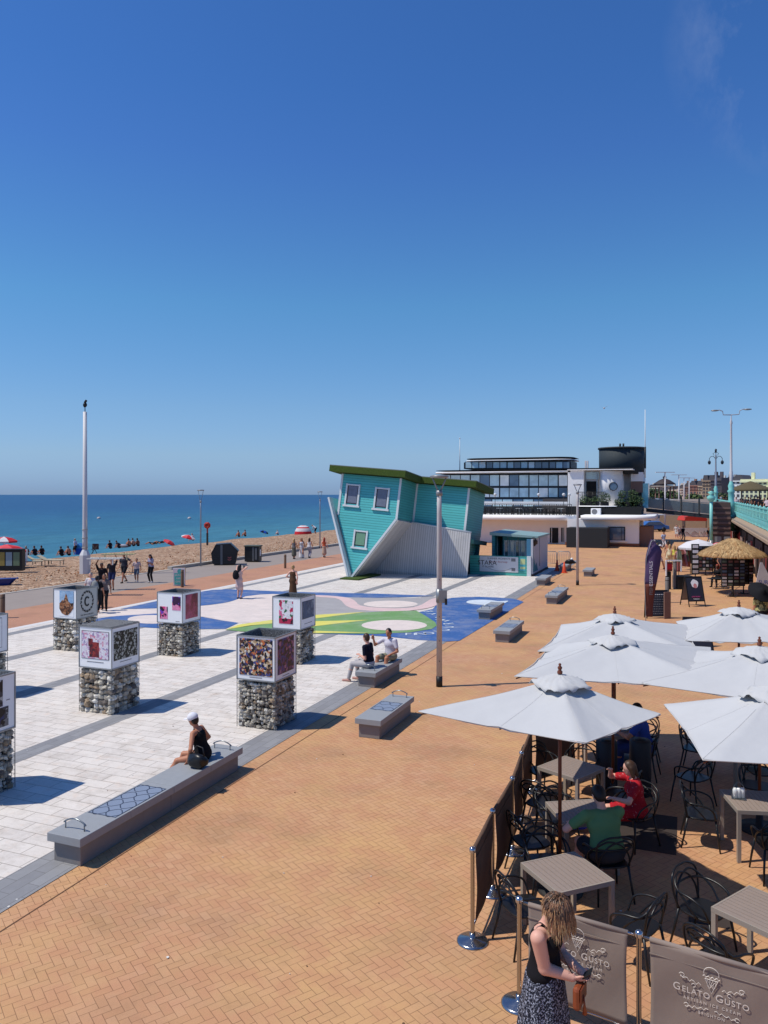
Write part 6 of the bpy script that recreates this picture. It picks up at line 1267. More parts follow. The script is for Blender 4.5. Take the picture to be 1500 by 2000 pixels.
# crowd on the upper road
rn = random.Random(21); GU = 'people on the upper road behind the aqua railing'
cols_ = ['black top', 'grey top', 'white top', 'pink top', 'navy top', 'dark green top']; cs = [BLACK, GREYC, WHITE, cm('palepink', (210, 190, 194)), NAVY, cm('dkgreen', (50, 66, 54))]
for i, (px, Yc, ci) in enumerate(((1404, 150, 0), (1408, 146, 2), (1413, 150, 0), (1418, 140, 4), (1438, 78, 3), (1449, 96, 0), (1455, 92, 1), (1461, 84, 0), (1467, 80, 5), (1473, 78, 0), (1479, 74, 4), (1486, 70, 0), (1493, 64, 0), (1499, 60, 3))):
    q = Wd((px-CX)/F*Yc, Yc); lab = 'figure in %s above the aqua railing, %s' % (cols_[ci], ('first left of the tall lamp column', 'second left of the tall lamp column', 'third left of the tall lamp column', 'just left of the tall lamp column', 'directly right of the tall lamp column', 'between lamp column and thatched hut, left', 'between lamp column and thatched hut, middle', 'left under the thatched hut', 'in the middle under the thatched hut', 'right under the thatched hut', 'just past the thatched hut', 'third from the right photo edge', 'second from the right photo edge', 'at the right photo edge')[i])
    person(lab, q, rn.uniform(0, 6), rn.uniform(1.6, 1.82), walk(.1), dict(top=(cs[ci], 'short'), bottom=('trousers', cs[(ci*2) % 2*4]), skin=SK['tan'], hair=('short', 'black')), .04, GU, z=ZD)
q = Wd((1466-CX)/F*88, 88, ZD); t = thing('thatched_hut', 'dark thatched hut roof on posts on the upper road', 'hut', (q.x, q.y, ZD), TH); obj('roof', MB().lathe([(0, 3.4), (.6, 3.2), (2.0, 2.55), (2.4, 2.3), (2.3, 2.25), (0, 2.4)], n=14), mat('dark_thatch', S(104, 92, 66), .95, var=.3, scale=9, bump=.03), t)
for x, y in ((-1.5, -1), (1.5, -1), (-1.5, 1), (1.5, 1)): obj('post', MB().tube([(x, y, 0), (x, y, 2.5)], .07, 6), M_brn, t)
# ================================================================== stalls and signs on the right
def lp(t, nm, mb, m, **k): return obj(nm, mb, m, t, **k)
# feather flag
p = P(1271, 1222); t = thing('feather_flag', 'tall curved purple and brown feather flag with pale writing', 'flag', (p.x, p.y, 0), TH)
n = 26; a = MB(); vs = []; Hf = 3.42
for i in range(n+1):
    s = i/n; z = .35+(Hf-.35)*s; xl = -.17-.06*math.sin(s*PI)+.0+(.30*max(0, s-.72)**1.5*4 if s > .72 else 0); wd = .24+.36*min(1, s*1.4)-(.50*max(0, s-.86)/.14 if s > .86 else 0)
    xr = xl+max(wd, .02); yy = .03*math.sin(s*9); vs += [(xl, yy, z), (xr, yy+.04*math.sin(s*7), z)]
a.add(vs, [(2*i, 2*i+1, 2*i+3, 2*i+2) for i in range(n*45//100)], 0, True); a.add(vs, [(2*i, 2*i+1, 2*i+3, 2*i+2) for i in range(n*45//100, n)], 1, True)
fl = lp(t, 'flag_cloth', a, [cm('flag_brown', (122, 72, 62)), cm('flag_purple', (92, 74, 112))]); fl.modifiers.new('s', 'SOLIDIFY').thickness = .006
lp(t, 'pole', MB().tube([(-.19, 0, 0), (-.2, 0, .4), (-.24, 0, 1.8), (-.17, 0, 2.7), (.02, 0, 3.34), (.2, 0, 3.43)], .014, 6), M_lampg); lp(t, 'base', MB().lathe([(.22, 0), (.22, .04), (0, .05)], (-.19, 0, 0), 14), M_blk)
for s, z0 in (('ESSENTIALS', 1.62), ('FISH', .95)):
    text('lettering', s, .19, fl, T(.0, -.05, z0+.45)@Matrix.Rotation(PI/2, 4, 'X')@Matrix.Rotation(PI/2, 4, 'Z'), M_board if s != 'FISH' else M_caption)
def aboard(p, w, h, rz_, lab, m_face, splay=.24, legs=.25, group=None, extra=None):
    t = thing('pavement_sign', lab, 'sign', (p.x, p.y, 0), TH+rz_, group)
    for sg in (-1, 1):
        R = T(0, sg*(h*math.sin(splay)+.02), 0)@Matrix.Rotation(sg*splay, 4, 'X'); f = MB()
        f.box(-w/2, -w/2+.035, -.015, .015, 0, h, 0, R); f.box(w/2-.035, w/2, -.015, .015, 0, h, 0, R); f.box(-w/2+.036, w/2-.036, -.015, .015, h-.04, h, 0, R); f.box(-w/2+.036, w/2-.036, -.015, .015, legs, legs+.04, 0, R)
        fr = lp(t, 'frame', f, M_blk); pn_ = MB(); pn_.box(-w/2+.036, w/2-.036, -.006, .006, legs+.042, h-.042, 0, R); pb_ = lp(fr, 'panel', pn_, m_face if sg < 0 else mat('sign_back_grey', S(150, 138, 130)))
        if sg < 0 and extra: extra(pb_, R, w, h, legs)
    return t
M_slateb = mat('chalkboard_navy', S(44, 50, 66), .6, var=.25, scale=12)
def portrait(pb_, R, w, h, l):
    a = MB(); a.prism([(.18*math.cos(q)*(1+.08*math.sin(5*q)), .2*math.sin(q)*(1+.08*math.sin(4*q))) for q in np.linspace(0, 2*PI, 22, endpoint=False)], 0, .004, 0, R@T(.02, -.012, h-.34)@Matrix.Rotation(PI/2, 4, 'X')); a.prism([(.09*math.cos(q), .11*math.sin(q)) for q in np.linspace(0, 2*PI, 16, endpoint=False)], .0045, .008, 1, R@T(.03, -.012, h-.44)@Matrix.Rotation(PI/2, 4, 'X'))
    a.prism([(-.28, -.45), (.28, -.45), (.2, -.1), (.06, 0), (-.06, 0), (-.2, -.1)], 0, .003, 2, R@T(.02, -.012, h-.52)@Matrix.Rotation(PI/2, 4, 'X')); obj('portrait', a, [M_board, mat('pink_face_print', S(222, 150, 150)), mat('dark_coat_print', S(40, 44, 70), var=.3)], pb_)
    text('lettering', 'LIVE MUSIC', .085, pb_, R@T(0, -.018, l+.22)@Matrix.Rotation(PI/2, 4, 'X'), mat('pink_lettering', S(236, 90, 160))); text('lettering', 'TONIGHT', .07, pb_, R@T(0, -.018, l+.11)@Matrix.Rotation(PI/2, 4, 'X'), M_board)
aboard(P(1353, 1183), .84, 1.42, .15, 'black folding pavement sign showing a white haired portrait', M_slateb, .27, extra=portrait)
def menu(pb_, R, w, h, l):
    for i in range(9):
        rn = random.Random(i); a = MB(); x = -w/2+.1
        while x < w/2-.12: d = rn.uniform(.03, .09); a.box(x, x+d, -.012, -.008, h-.2-i*.1, h-.17-i*.1, 0, R); x += d+.03
        obj('chalk_line', a, M_caption if i else M_board, pb_)
p = P(1273, 1212); aboard(Vector((p.x+.15, p.y+.8, 0)), .95, 1.18, .05, 'dark navy menu board standing behind the feather flag', M_slateb, .10, .08, extra=menu)
q = P(1292, 1213); o = obj('timber_board', MB().box(0, .34, 0, .05, 0, 1.12), M_brn); o.location = (q.x+.1, q.y+.6, 0); o.rotation_euler.z = TH+.4; tag(o, 'plain brown timber board leaning right behind the navy menu board', 'board')
aboard(P(1357, 1262), .80, 1.02, -.1, 'small black pavement sign peeping above the umbrellas', M_slateb, .2, extra=menu)
aboard(P(1367, 1300), .75, .98, .2, 'black chair height sign frame behind the second row of umbrellas', M_slateb, .25)
# white framed sign
p = P(1320, 1152); t = thing('framed_display', 'white framed display box with red and brown goods beside the grey bollards', 'display', (p.x-.1, p.y, 0), TH); lp(t, 'frame', MB().box(-.44, -.38, 0, .06, .75, 1.62).box(.38, .44, 0, .06, 1.0, 1.62).box(-.379, .379, 0, .06, 1.56, 1.62), M_board)
lp(t, 'goods', MB().box(-.40, -.05, .1, .3, 1.0, 1.5).box(-.38, -.08, .05, .09, 1.1, 1.4, 1), [mat('russet_goods', S(120, 62, 50), var=.5, scale=30), RED]); lp(t, 'cabinet', MB().box(.25, 1.15, .1, .9, 0, .72).box(-.36, -.1, .12, .3, 0, .98), M_drk, bevel=.02)
# postcard and photo racks
PC = [mat('postcard_%s' % n, S(*c), .5, var=.5, scale=30) for n, c in (('white', (210, 206, 204)), ('blue', (80, 96, 118)), ('plum', (120, 84, 84)), ('dark', (40, 44, 52)), ('green', (92, 104, 92)))]
def rack(px, py, w, h, z0, cols, rows, lab, seed, nm='postcard_rack', rz_=0, split=True, foot=True):
    p = P(px, py); t = thing(nm, lab, 'rack', (p.x, p.y, 0), TH+rz_, 'souvenir racks'); rn = random.Random(seed)
    lp(t, 'back_panel', MB().box(-w/2, w/2, -.02, .03, z0, h), M_blk); lp(t, 'stand', MB().tube([(0, 0, 0), (0, 0, z0)], .03, 6).box(-.3, .3, -.02, .02, 0, .03).box(-.02, .02, -.3, .3, .031, .06) if foot else MB().box(-w/2, w/2, .031, .06, 0, z0), M_blk)
    for i in range(cols):
        for j in range(rows):
            x = -w/2+w*(i+.5)/cols; z = z0+(h-z0)*(j+.5)/rows; lp(t, 'card', MB().box(x-w/cols*.34, x+w/cols*.34, -.05, -.021, z-(h-z0)/rows*.30, z+(h-z0)/rows*.3), rn.choice(PC if cols > 1 else PC[:1]+[M_board]))
    return t
rack(1358, 1136, .46, 2.25, .45, 1, 6, 'tall black photo rack with a single column of white framed prints', 1)
rack(1432, 1166, 1.2, 2.05, .55, 4, 9, 'wide dark postcard rack on a pedestal under the thatched parasol', 2); rack(1452, 1160, 1.1, 2.0, .5, 4, 9, 'second dark postcard rack to the right under the thatched parasol', 3, rz_=.15)
rack(1419, 1148, .34, 1.95, .3, 1, 9, 'narrow rack of white postcards at the left of the wide rack', 4); rack(1378, 1124, .9, 1.9, .3, 4, 7, 'rack of small dark souvenirs beneath the white parasol', 5); rack(1392, 1120, .7, 1.85, .3, 3, 7, 'rack of sunglasses right of the white parasol', 6)
lp_ = P(1432, 1166); 
# clothes rails
CL = [cm(n, c) for n, c in (('print_green', (110, 120, 100)), ('print_pink', (206, 150, 160)), ('print_cream', (214, 200, 186)), ('print_rust', (150, 90, 80)), ('print_olive', (96, 100, 78)), ('print_lilac', (170, 140, 170)))]
def rail(px, py, n, lab, seed, rz_=0, w=1.1):
    p = P(px, py); t = thing('clothes_rail', lab, 'clothes rail', (p.x, p.y, 0), TH+rz_, 'clothes rails outside the stalls'); rn = random.Random(seed)
    lp(t, 'rail', MB().tube([(-w/2, 0, 0), (-w/2, 0, 1.7), (w/2, 0, 1.7), (w/2, 0, 0)], .02, 6), M_blk)
    for i in range(n):
        x = -w/2+w*(i+.5)/n; L_ = rn.uniform(.75, 1.2); vs = []
        for j in range(7): z = 1.64-L_*j/6; ww = (.05, .17, .16, .18, .22, .25, .27)[j]; vs += [(x+.02*math.sin(j+i)-.03, -ww, z), (x+.02*math.sin(j*1.3+i)+.03, -ww*.3, z-.01), (x+.02*math.sin(j*1.3+i), ww*.4, z), (x, ww, z)]
        a = MB(); a.add(vs, [(4*j+k, 4*j+k+1, 4*j+k+5, 4*j+k+4) for j in range(6) for k in range(3)], 0, True); lp(t, 'garment', a, rn.choice(CL))
rail(1337, 1122, 7, 'clothes rail of printed dresses in front of the rosewood skirted woman', 1, .5); rail(1347, 1112, 8, 'clothes rail with pale patterned garments left of the photo rack', 2, .2, 1.3); rail(1370, 1113, 6, 'clothes rail with dark printed garments under the white parasol', 3, -.2, .9)
t, h, r = parasol(1364, 1120, 1053, 76, [WHITE], 'white parasol over the souvenir racks', 0, 0, 10, None, 'market_parasol', .42, P(1364, 1120))
t, h, r = parasol(1408, 1108, 1056, 90, [WHITE, PINKR], 'pale pink parasol partly hidden behind the thatched parasol', 0, 0, 8, None, 'market_parasol', .3, P(1425, 1112))
# thatched parasol
p = P(1430, 1160); t = thing('thatched_parasol', 'large round straw thatched parasol over postcard racks', 'parasol', (p.x, p.y, 0)); M_th = mat('straw_thatch', S(222, 182, 128), .95, var=.4, scale=12, bump=.02); M_th2 = mat('straw_deep_tan', S(196, 152, 104), .95, var=.3, scale=12)  # deeper tan straw for the roof body and some of the blades
lp(t, 'pole', MB().tube([(0, 0, 0), (0, 0, 2.75)], .04, 8), M_brn); zt = 2.95; R_ = 1.72
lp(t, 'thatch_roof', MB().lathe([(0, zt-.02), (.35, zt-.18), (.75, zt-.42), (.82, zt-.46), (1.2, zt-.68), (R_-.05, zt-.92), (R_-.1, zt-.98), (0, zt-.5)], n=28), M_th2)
rn = random.Random(7); st = MB()
for i in range(3400):
    a = rn.uniform(0, 2*PI); tier = rn.random(); r0 = rn.uniform(.04, 1) ; r0 = R_*r0**.72*.95; L_ = rn.uniform(.18, .42); z0 = zt+.05-(r0/R_)*.92; r1 = min(r0+L_, R_+.06); z1 = zt+.05-(r1/R_)*.92-(.10 if r1 >= R_ else 0)+rn.uniform(-.03, .05)
    da = rn.uniform(-.06, .06); w_ = .014/max(r0, .25); st.add([(r0*math.cos(a-w_), r0*math.sin(a-w_), z0+.012), (r0*math.cos(a+w_), r0*math.sin(a+w_), z0+.012), (r1*math.cos(a+da), r1*math.sin(a+da), z1+.014)], [(0, 1, 2)], rn.choice((0, 0, 1, 2)))
lp(t, 'straw', st, [M_th, M_th2, mat('pale_straw', S(232, 200, 146), .9, var=.2)])['kind'] = 'stuff'
# sunhat figure and white flags at the right edge
person('person in patterned top under a very wide black sunhat at the right photo edge', P(1487, 1245), face(.3, 1), 1.72, dict(nod=.1), dict(top=(m_checker('green_patterned_cloth', S(70, 74, 54), S(190, 180, 120), 9), 'short'), bottom=('skirt', BLACK), skin=SK['tan'], hair=('bob', 'black'), hat=BLACK), .02, fem=True, wide=1.2)
q = P(1490, 1222); o = obj('sunhat', MB().lathe([(0, .14), (.10, .13), (.13, .03), (.46, 0), (.47, -.015), (.13, .0), (0, .0)], n=28), BLACK)
pn_ = [k for k in C.objects if k.get('label', '').startswith('person in patterned top')][0]; o.location = (pn_.location.x, pn_.location.y, 1.66); o.rotation_euler = (.75, .1, TH); tag(o, 'very wide black sunhat tilted over the person at the right photo edge', 'sunhat')
for c_ in list(pn_.children): pass
p = P(1492, 1178); t = thing('banner_flag', 'white triangular banner with blue lettering at the right photo edge', 'banner', (p.x, p.y, 0), TH)
a = MB(); a.prism([(-.5, .45), (.55, .45), (.35, 1.1), (-.08, 1.95), (-.18, 1.95)], 0, .02, 0, Matrix.Rotation(PI/2, 4, 'X')); b = lp(t, 'cloth', a, WHITE); text('lettering', 'SURF', .26, b, T(.02, -.03, 1.0)@Matrix.Rotation(PI/2, 4, 'X'), mat('royal_blue_print', S(50, 70, 170))); text('lettering', 'SCHOOL', .2, b, T(.02, -.03, .72)@Matrix.Rotation(PI/2, 4, 'X'), mat('royal_blue_print', S(50, 70, 170)))
lp(t, 'pole', MB().tube([(-.12, .05, 0), (-.12, .05, 2.0)], .02, 6).box(-.6, .7, .04, .07, .92, .98), M_blk)
for i, (px, lab) in enumerate(((1399, 'low folding table with small goods, left of the narrow postcard rack'), (1428, 'low black folding table under the wide postcard rack'))):
    p = P(px, 1150+i*14); t = thing('folding_table', lab, 'table', (p.x, p.y, 0), TH); lp(t, 'top', MB().box(-.45, .45, -.25, .25, .55, .58), M_drk); lp(t, 'legs', MB().tube([(-.4, -.2, 0), (.4, -.2, .55)], .012, 5).tube([(.4, -.2, 0), (-.4, -.2, .55)], .012, 5), M_steel)

# ================================================================== cafe terrace
M_cane = mat('black_chair_plastic', S(30, 31, 34), .34, var=.1); M_slat = mat('taupe_table_slats', S(158, 142, 132), .6, var=.12, scale=5); M_tfr = mat('beige_metal_frame', S(168, 156, 144), .5, var=.06)
def chair_parts():
    t = thing('cafe_chair', 'x', 'chair')
    s = MB(); n = 24; prof = []
    for k in range(n): a = 2*PI*k/n; prof.append((.235*math.copysign(abs(math.cos(a))**.6, math.cos(a)), .225*math.copysign(abs(math.sin(a))**.6, math.sin(a))))
    s.prism(prof, .435, .46, 0, None, True); obj('seat', s, M_cane, t, .008)
    for sx in (-1, 1):
        obj('leg', MB().tube([(sx*.20, .19, .45), (sx*.235, .225, .2), (sx*.255, .25, 0)], [.017, .015, .012], 7), M_cane, t)
        obj('leg', MB().tube([(sx*.20, -.19, .45), (sx*.225, -.235, .2), (sx*.245, -.28, 0)], [.017, .015, .012], 7), M_cane, t)
    def band(pts, nm, r=.0125): obj(nm, MB().tube(smooth(pts, 5, False), r, 7), M_cane, t)
    band([(-.215, .19, .455), (-.265, .15, .60), (-.28, .02, .665), (-.26, -.16, .68), (-.14, -.245, .69), (0, -.262, .692), (.14, -.245, .69), (.26, -.16, .68), (.28, .02, .665), (.265, .15, .60), (.215, .19, .455)], 'arm_band', .0135)
    band([(-.20, -.19, .455), (-.245, -.225, .62), (-.235, -.255, .78), (-.12, -.285, .855), (0, -.29, .865), (.12, -.285, .855), (.235, -.255, .78), (.245, -.225, .62), (.20, -.19, .455)], 'back_band')
    band([(-.235, .06, .455), (-.27, -.06, .60), (-.235, -.21, .72), (-.10, -.26, .80), (.08, -.25, .74), (.19, -.225, .60), (.21, -.20, .455)], 'cross_band')
    band([(.235, .06, .455), (.27, -.06, .60), (.235, -.21, .72), (.10, -.262, .80), (-.08, -.252, .74), (-.19, -.227, .60), (-.205, -.2, .455)], 'cross_band')
    return t
ch0 = chair_parts(); used = [False]; CHG = 'black cafe chairs under the umbrellas'
def chair(x, y, fx, fy, lab):
    p = Wd(x, y); r = face(fx-x, fy-y)
    if not used[0]: used[0] = True; ch0.location = p; ch0.rotation_euler.z = r; tag(ch0, lab, 'chair', CHG); return ch0
    return dup(ch0, p, r, lab, CHG)
def table_parts(w=.78):
    t = thing('cafe_table', 'x', 'table'); h = w/2; s = MB(); n = 11
    for i in range(n): a = -h+.022+(w-.044)*i/n; s.box(a+.003, a+(w-.044)/n-.003, -h+.022, h-.022, .722, .742)
    obj('slatted_top', s, M_slat, t)
    f = MB(); f.box(-h, h, -h, -h+.021, .69, .744); f.box(-h, h, h-.021, h, .69, .744); f.box(-h, -h+.021, -h+.0212, h-.0212, .69, .744); f.box(h-.021, h, -h+.0212, h-.0212, .69, .744); obj('rim', f, M_tfr, t)
    for sx in (-1, 1):
        for sy in (-1, 1): x, y = sx*(h-.026), sy*(h-.026); obj('leg', MB().box(x-.025, x+.025, y-.025, y+.025, 0, .69), M_tfr, t)
    return t
tb0 = table_parts(); tu = [False]
def table(x, y, ang, lab):
    p = Wd(x, y); r = TH+math.radians(ang)
    if not tu[0]: tu[0] = True; tb0.location = p; tb0.rotation_euler.z = r; tag(tb0, lab, 'table', 'slatted cafe tables'); return tb0
    return dup(tb0, p, r, lab, 'slatted cafe tables')
table(2.16, 9.10, 22, 'slatted table nearest the woman with the brown bag, half in sun'); table(3.06, 12.58, 42, 'slatted table furthest back beside the dark barrier, in sun'); table(2.78, 10.83, 8, 'shaded slatted table where the man in green sits')
table(5.42, 11.2, -6, 'slatted table with a glass bottle rack at the right photo edge'); table(4.08, 8.23, 36, 'slatted table in the lower right corner in full sun'); table(6.5, 14.0, 10, 'shaded table below the right hand umbrella'); table(4.35, 14.6, 20, 'shaded table next to the seated person in blue')
chair(1.62, 8.88, 2.2, 9.1, 'empty chair in the barrier corner, left of the table nearest the woman'); chair(2.02, 10.55, 2.8, 10.8, 'empty chair by the dark barrier, left of the shaded table'); chair(2.45, 11.85, 3.0, 12.5, 'empty chair in front of the furthest back table'); chair(2.72, 13.25, 3.0, 12.6, 'empty chair in the far barrier corner')
chair(3.45, 13.40, 3.06, 12.6, 'empty chair behind the furthest back table'); chair(2.90, 10.0, 2.78, 10.8, 'chair in which the man in green sits'); chair(3.72, 11.45, 2.9, 11.0, 'chair in which the woman in red sits'); chair(4.78, 14.2, 4.2, 14.5, 'chair in which the person in blue sits')
chair(2.78, 8.50, 2.2, 9.05, 'empty chair behind the woman with the brown bag, right of the nearest table'); chair(5.85, 14.4, 6.5, 14.0, 'chair with its legs showing left of the shaded right hand table'); chair(4.72, 11.45, 5.4, 11.2, 'empty chair left of the table with the bottle rack'); chair(5.32, 10.45, 5.42, 11.2, 'empty chair in front of the table with the bottle rack')
chair(3.66, 8.80, 4.08, 8.23, 'empty chair at the far side of the lower right corner table'); chair(3.42, 7.82, 4.08, 8.2, 'empty chair close to the logo barrier, left of the lower right corner table'); chair(6.5, 13.2, 6.5, 14, 'empty chair in front of the shaded right hand table'); chair(7.2, 14.1, 6.5, 14, 'empty chair right of the shaded right hand table'); chair(2.55, 11.35, 2.78, 10.83, 'empty chair on the far side of the shaded table'); chair(3.9, 15.2, 4.35, 14.6, 'empty chair behind the person in blue')
chair(3.75, 12.15, 3.06, 12.58, 'empty chair right of the furthest back table'); chair(4.85, 8.75, 4.1, 8.25, 'empty chair right of the lower right corner table'); chair(6.2, 11.0, 5.42, 11.2, 'empty chair right of the table with the bottle rack'); chair(5.2, 12.95, 4.4, 14.3, 'empty chair turned away in the deep shade behind the bottle rack table'); chair(2.1, 9.95, 2.16, 9.1, 'empty chair at the far side of the table nearest the woman'); chair(5.0, 15.0, 4.35, 14.6, 'empty chair right behind the person in blue'); chair(6.1, 12.55, 5.5, 11.4, 'empty chair behind the bottle rack table under the right hand umbrella')
# glass bottle rack
p = Wd(5.20, 11.27, .745); t = thing('sugar_caddy', 'clear glass jars in a metal caddy on the right hand table', 'caddy', p, 0); M_cg = m_glass('clear_jar_glass', (.45, .48, .5, 1))
for i in range(3): lp(t, 'jar', MB().lathe([(0, 0), (.035, .002), (.035, .11), (.02, .14), (0, .142)], (.05*i-.05, .02*i, .012), 12), M_cg)
lp(t, 'wire_handle', MB().tube(smooth([(-.09, 0, .0), (-.09, 0, .12), (0, .01, .24), (.09, .03, .12), (.09, .03, .0)], 4, False), .004, 5).box(-.1, .1, -.05, .08, 0, .008), M_rail)
# umbrellas
M_can = m_cloth('canvas_white', S(222, 222, 222, .68), .9, .03, 1.2); M_wood = mat('umbrella_pole_wood', S(116, 60, 36), .5, var=.15); M_iron = mat('umbrella_base_iron', S(46, 46, 48), .6)
def umbrella(cx, cy, ztop, corners, lab, folds=None, capk=1.0, seed=0):
    base = Wd(cx, cy); t = thing('cafe_umbrella', lab, 'umbrella', (base.x, base.y, 0), TH, 'white square cafe umbrellas'); rn = random.Random(seed)
    lp(t, 'pole', MB().tube([(0, 0, .1), (0, 0, ztop-.02)], .024, 10), M_wood); lp(t, 'base', MB().lathe([(.30, 0), (.30, .05), (.06, .08), (.045, .35), (0, .35)], n=20), M_iron)
    cs = [Vector(c) for c in corners]; N = 14; M_ = 12; a = MB(); apex = Vector((0, 0, ztop)); vs = []
    rim = []
    for i in range(4):
        c0, c1 = cs[i], cs[(i+1) % 4]
        for j in range(N):
            s = j/N; q = c0.lerp(c1, s); mid = apex.copy(); sag = 4*s*(1-s)
            inn = (Vector((0, 0, q.z))-q)*(.045*sag); q = q+inn; q.z -= .03*sag-.02*sag*(1 if abs(s-.5) < .05 else 0)
            rim.append(q)
    K = len(rim)
    for r in range(M_+1):
        f = .06+.94*r/M_
        for k in range(K):
            q = apex.lerp(rim[k], f); s = (k % N)/N; dip = math.sin(PI*s)*.05*f*(1-.4*f)*4*.25; q.z -= dip+ .02*math.sin(PI*f)
            if folds is not None and k//N == folds: q.z += .030*f*math.sin(s*2*PI*6+f*2.5)*min(1, s*5)*min(1, (1-s)*5)
            q.z += .004*math.sin(k*1.7+r*.8+seed); vs.append(q)
    a.add(vs, [(r*K+k, (r+1)*K+k, (r+1)*K+(k+1) % K, r*K+(k+1) % K) for r in range(M_) for k in range(K)], 0, True)
    cn = lp(t, 'canopy', a, M_can)
    hem = MB(); hem.tube([q+Vector((0, 0, -.012)) for q in rim], .008, 5, closed=True); lp(cn, 'hem', hem, M_can)
    se = MB()
    for i in range(4):
        for fr_ in (0, .5):
            k = i*N+int(fr_*N); se.tube([vs[r*K+k]+Vector((0, 0, .001)) for r in range(3, M_+1)], .0018, 4)
    lp(cn, 'seams', se, M_can)
    rb_ = MB()
    for i in range(4):
        for fr_ in (0, .5):
            k = i*N+int(fr_*N); rb_ = MB(); rb_.tube([Vector((0, 0, ztop-.14)), apex.lerp(rim[k], .5)-Vector((0, 0, .12)), rim[k]*.985+Vector((0, 0, rim[k].z*.015-.05))], .011, 5); rb_.tube([Vector((0, 0, ztop-.62)), apex.lerp(rim[k], .5)-Vector((0, 0, .14))], .010, 5); lp(t, 'rib', rb_, M_wood)
    # wind vent cap, rumpled, standing just off the canopy
    cp_ = MB(); n = 48; vv = []; Rr = .37*capk
    for r in range(9):
        f = r/8
        for k in range(n):
            an = 2*PI*k/n; sq = 1/max(abs(math.cos(an-.4)), abs(math.sin(an-.4)))**.6; rad = Rr*f*sq*.92; dr = Vector((math.cos(an), math.sin(an), 0)); slope_z = (ztop-2.2)/1.9*rad*.72
            z = ztop+.055-slope_z-.030*f**2+.014*f*math.sin(k*2*PI/n*4+seed)+.016*f*math.sin(k*2*PI/n*11+2*r*f+seed*2)+.012*f*math.sin(k*2*PI/n*17-r+seed*3)-.05*max(0, f-.8)*5*(.5+.5*math.sin(k*2*PI/n*5+2.3*seed)); vv.append(dr*rad+Vector((0, 0, z)))
    cp_.add(vv, [(r*n+k, (r+1)*n+k, (r+1)*n+(k+1) % n, r*n+(k+1) % n) for r in range(8) for k in range(n)], 0, True); vc = lp(t, 'vent_cap', cp_, M_can); vc.modifiers.new('s', 'SOLIDIFY').thickness = .004
    lp(t, 'finial', MB().lathe([(.035, 0), (.035, .03), (.018, .045), (.03, .07), (.03, .085), (.014, .10), (.02, .125), (0, .14)], (0, 0, ztop+.06), 10), M_wood)
    return t
def sqc(r, ang, z=2.2): return [(r*math.cos(math.radians(ang+90*k)), r*math.sin(math.radians(ang+90*k)), z) for k in range(4)]
umbrella(2.31, 10.1, 2.79, [(-1.86, -.13, 2.4), (-.05, -1.41, 2.4), (1.22, -.28, 2.4), (.45, 1.35, 2.4)], 'white square umbrella in front, with creased right side', folds=2, seed=1)
umbrella(3.84, 12.9, 2.80, [(-1.82, -1, 2.4), (1.2, -1.7, 2.4), (2.15, 1.2, 2.4), (-0.7, 1.6, 2.4)], 'white square umbrella second from the front on the left row', seed=2)
umbrella(4.56, 15.2, 2.80, [(-1.8, -1.4, 2.4), (1, -1.9, 2.4), (1.95, 1.3, 2.4), (-0.75, 1.35, 2.4)], 'white square umbrella furthest back on the left row', seed=3)
umbrella(7.43, 16.1, 2.80, [(-1.63, -1.3, 2.4), (1.3, -1.5, 2.4), (1.8, 1.3, 2.4), (-0.97, 0.9, 2.4)], 'white square umbrella furthest back on the right row', seed=4, folds=0)
umbrella(5.83, 11.94, 2.80, [(-2, -0.5, 2.4), (0.5, -2.1, 2.4), (2.2, 0.6, 2.4), (-0.3, 1.9, 2.4)], 'white square umbrella in the middle of the right row', seed=5)
umbrella(4.8, 9.44, 2.80, [(-1.42, -1.29, 2.4), (1.3, -1.7, 2.4), (1.7, 1.2, 2.4), (-1.05, .85, 2.4)], 'white square umbrella nearest on the right row', seed=6)
# barrier posts and panels
M_post = mat('polished_steel', S(190, 184, 178), .16, .95, var=.04); M_disc = mat('polished_base', S(170, 172, 176), .2, .95, var=.05); M_fab = m_cloth('taupe_banner_cloth', S(152, 136, 126), .85, .012, 2.5); M_let = mat('cream_print', S(232, 222, 212), .7); M_bar = mat('chrome_bar', S(200, 200, 205), .15, .95)
BG = 'steel posts of the cafe barrier'
posts = {'A': (1.03, 8.95), 'B': (1.42, 10.05), 'C': (1.87, 11.2), 'D': (2.20, 12.3), 'E': (2.58, 13.5), 'Fp': (1.38, 7.85), 'Gp': (2.40, 7.24), 'Hp': (3.46, 6.60), 'K': (3.6, 14.25)}
pl = {'A': 'steel post at the open near end of the dark barrier run', 'B': 'second steel post of the dark barrier run', 'C': 'third steel post of the dark barrier run', 'D': 'fourth steel post of the dark barrier run', 'E': 'steel post at the far corner of the barrier under the front umbrella', 'Fp': 'steel post just left of the woman with the brown bag', 'Gp': 'steel post between the two logo panels', 'Hp': 'steel post beyond the right end of the second logo panel', 'K': 'steel post at the far end of the short rear barrier panel'}
pt0 = None
for k, (x, y) in posts.items():
    if pt0 is None:
        t = thing('barrier_post', pl[k], 'post', Wd(x, y), TH, BG); lp(t, 'shaft', MB().lathe([(.024, .09), (.024, 1.03), (.028, 1.035), (.028, 1.06), (.024, 1.065)], n=16), M_post); lp(t, 'base_disc', MB().lathe([(.185, 0), (.185, .012), (.165, .028), (.04, .045), (.034, .05), (.034, .10), (0, .10)], n=36), M_disc); lp(t, 'top_collar', MB().lathe([(.036, 1.04), (.04, 1.06), (.036, 1.085), (.02, 1.10), (0, 1.102)], n=16), M_bar); pt0 = t
    else: dup(pt0, Wd(x, y), TH, pl[k], BG)
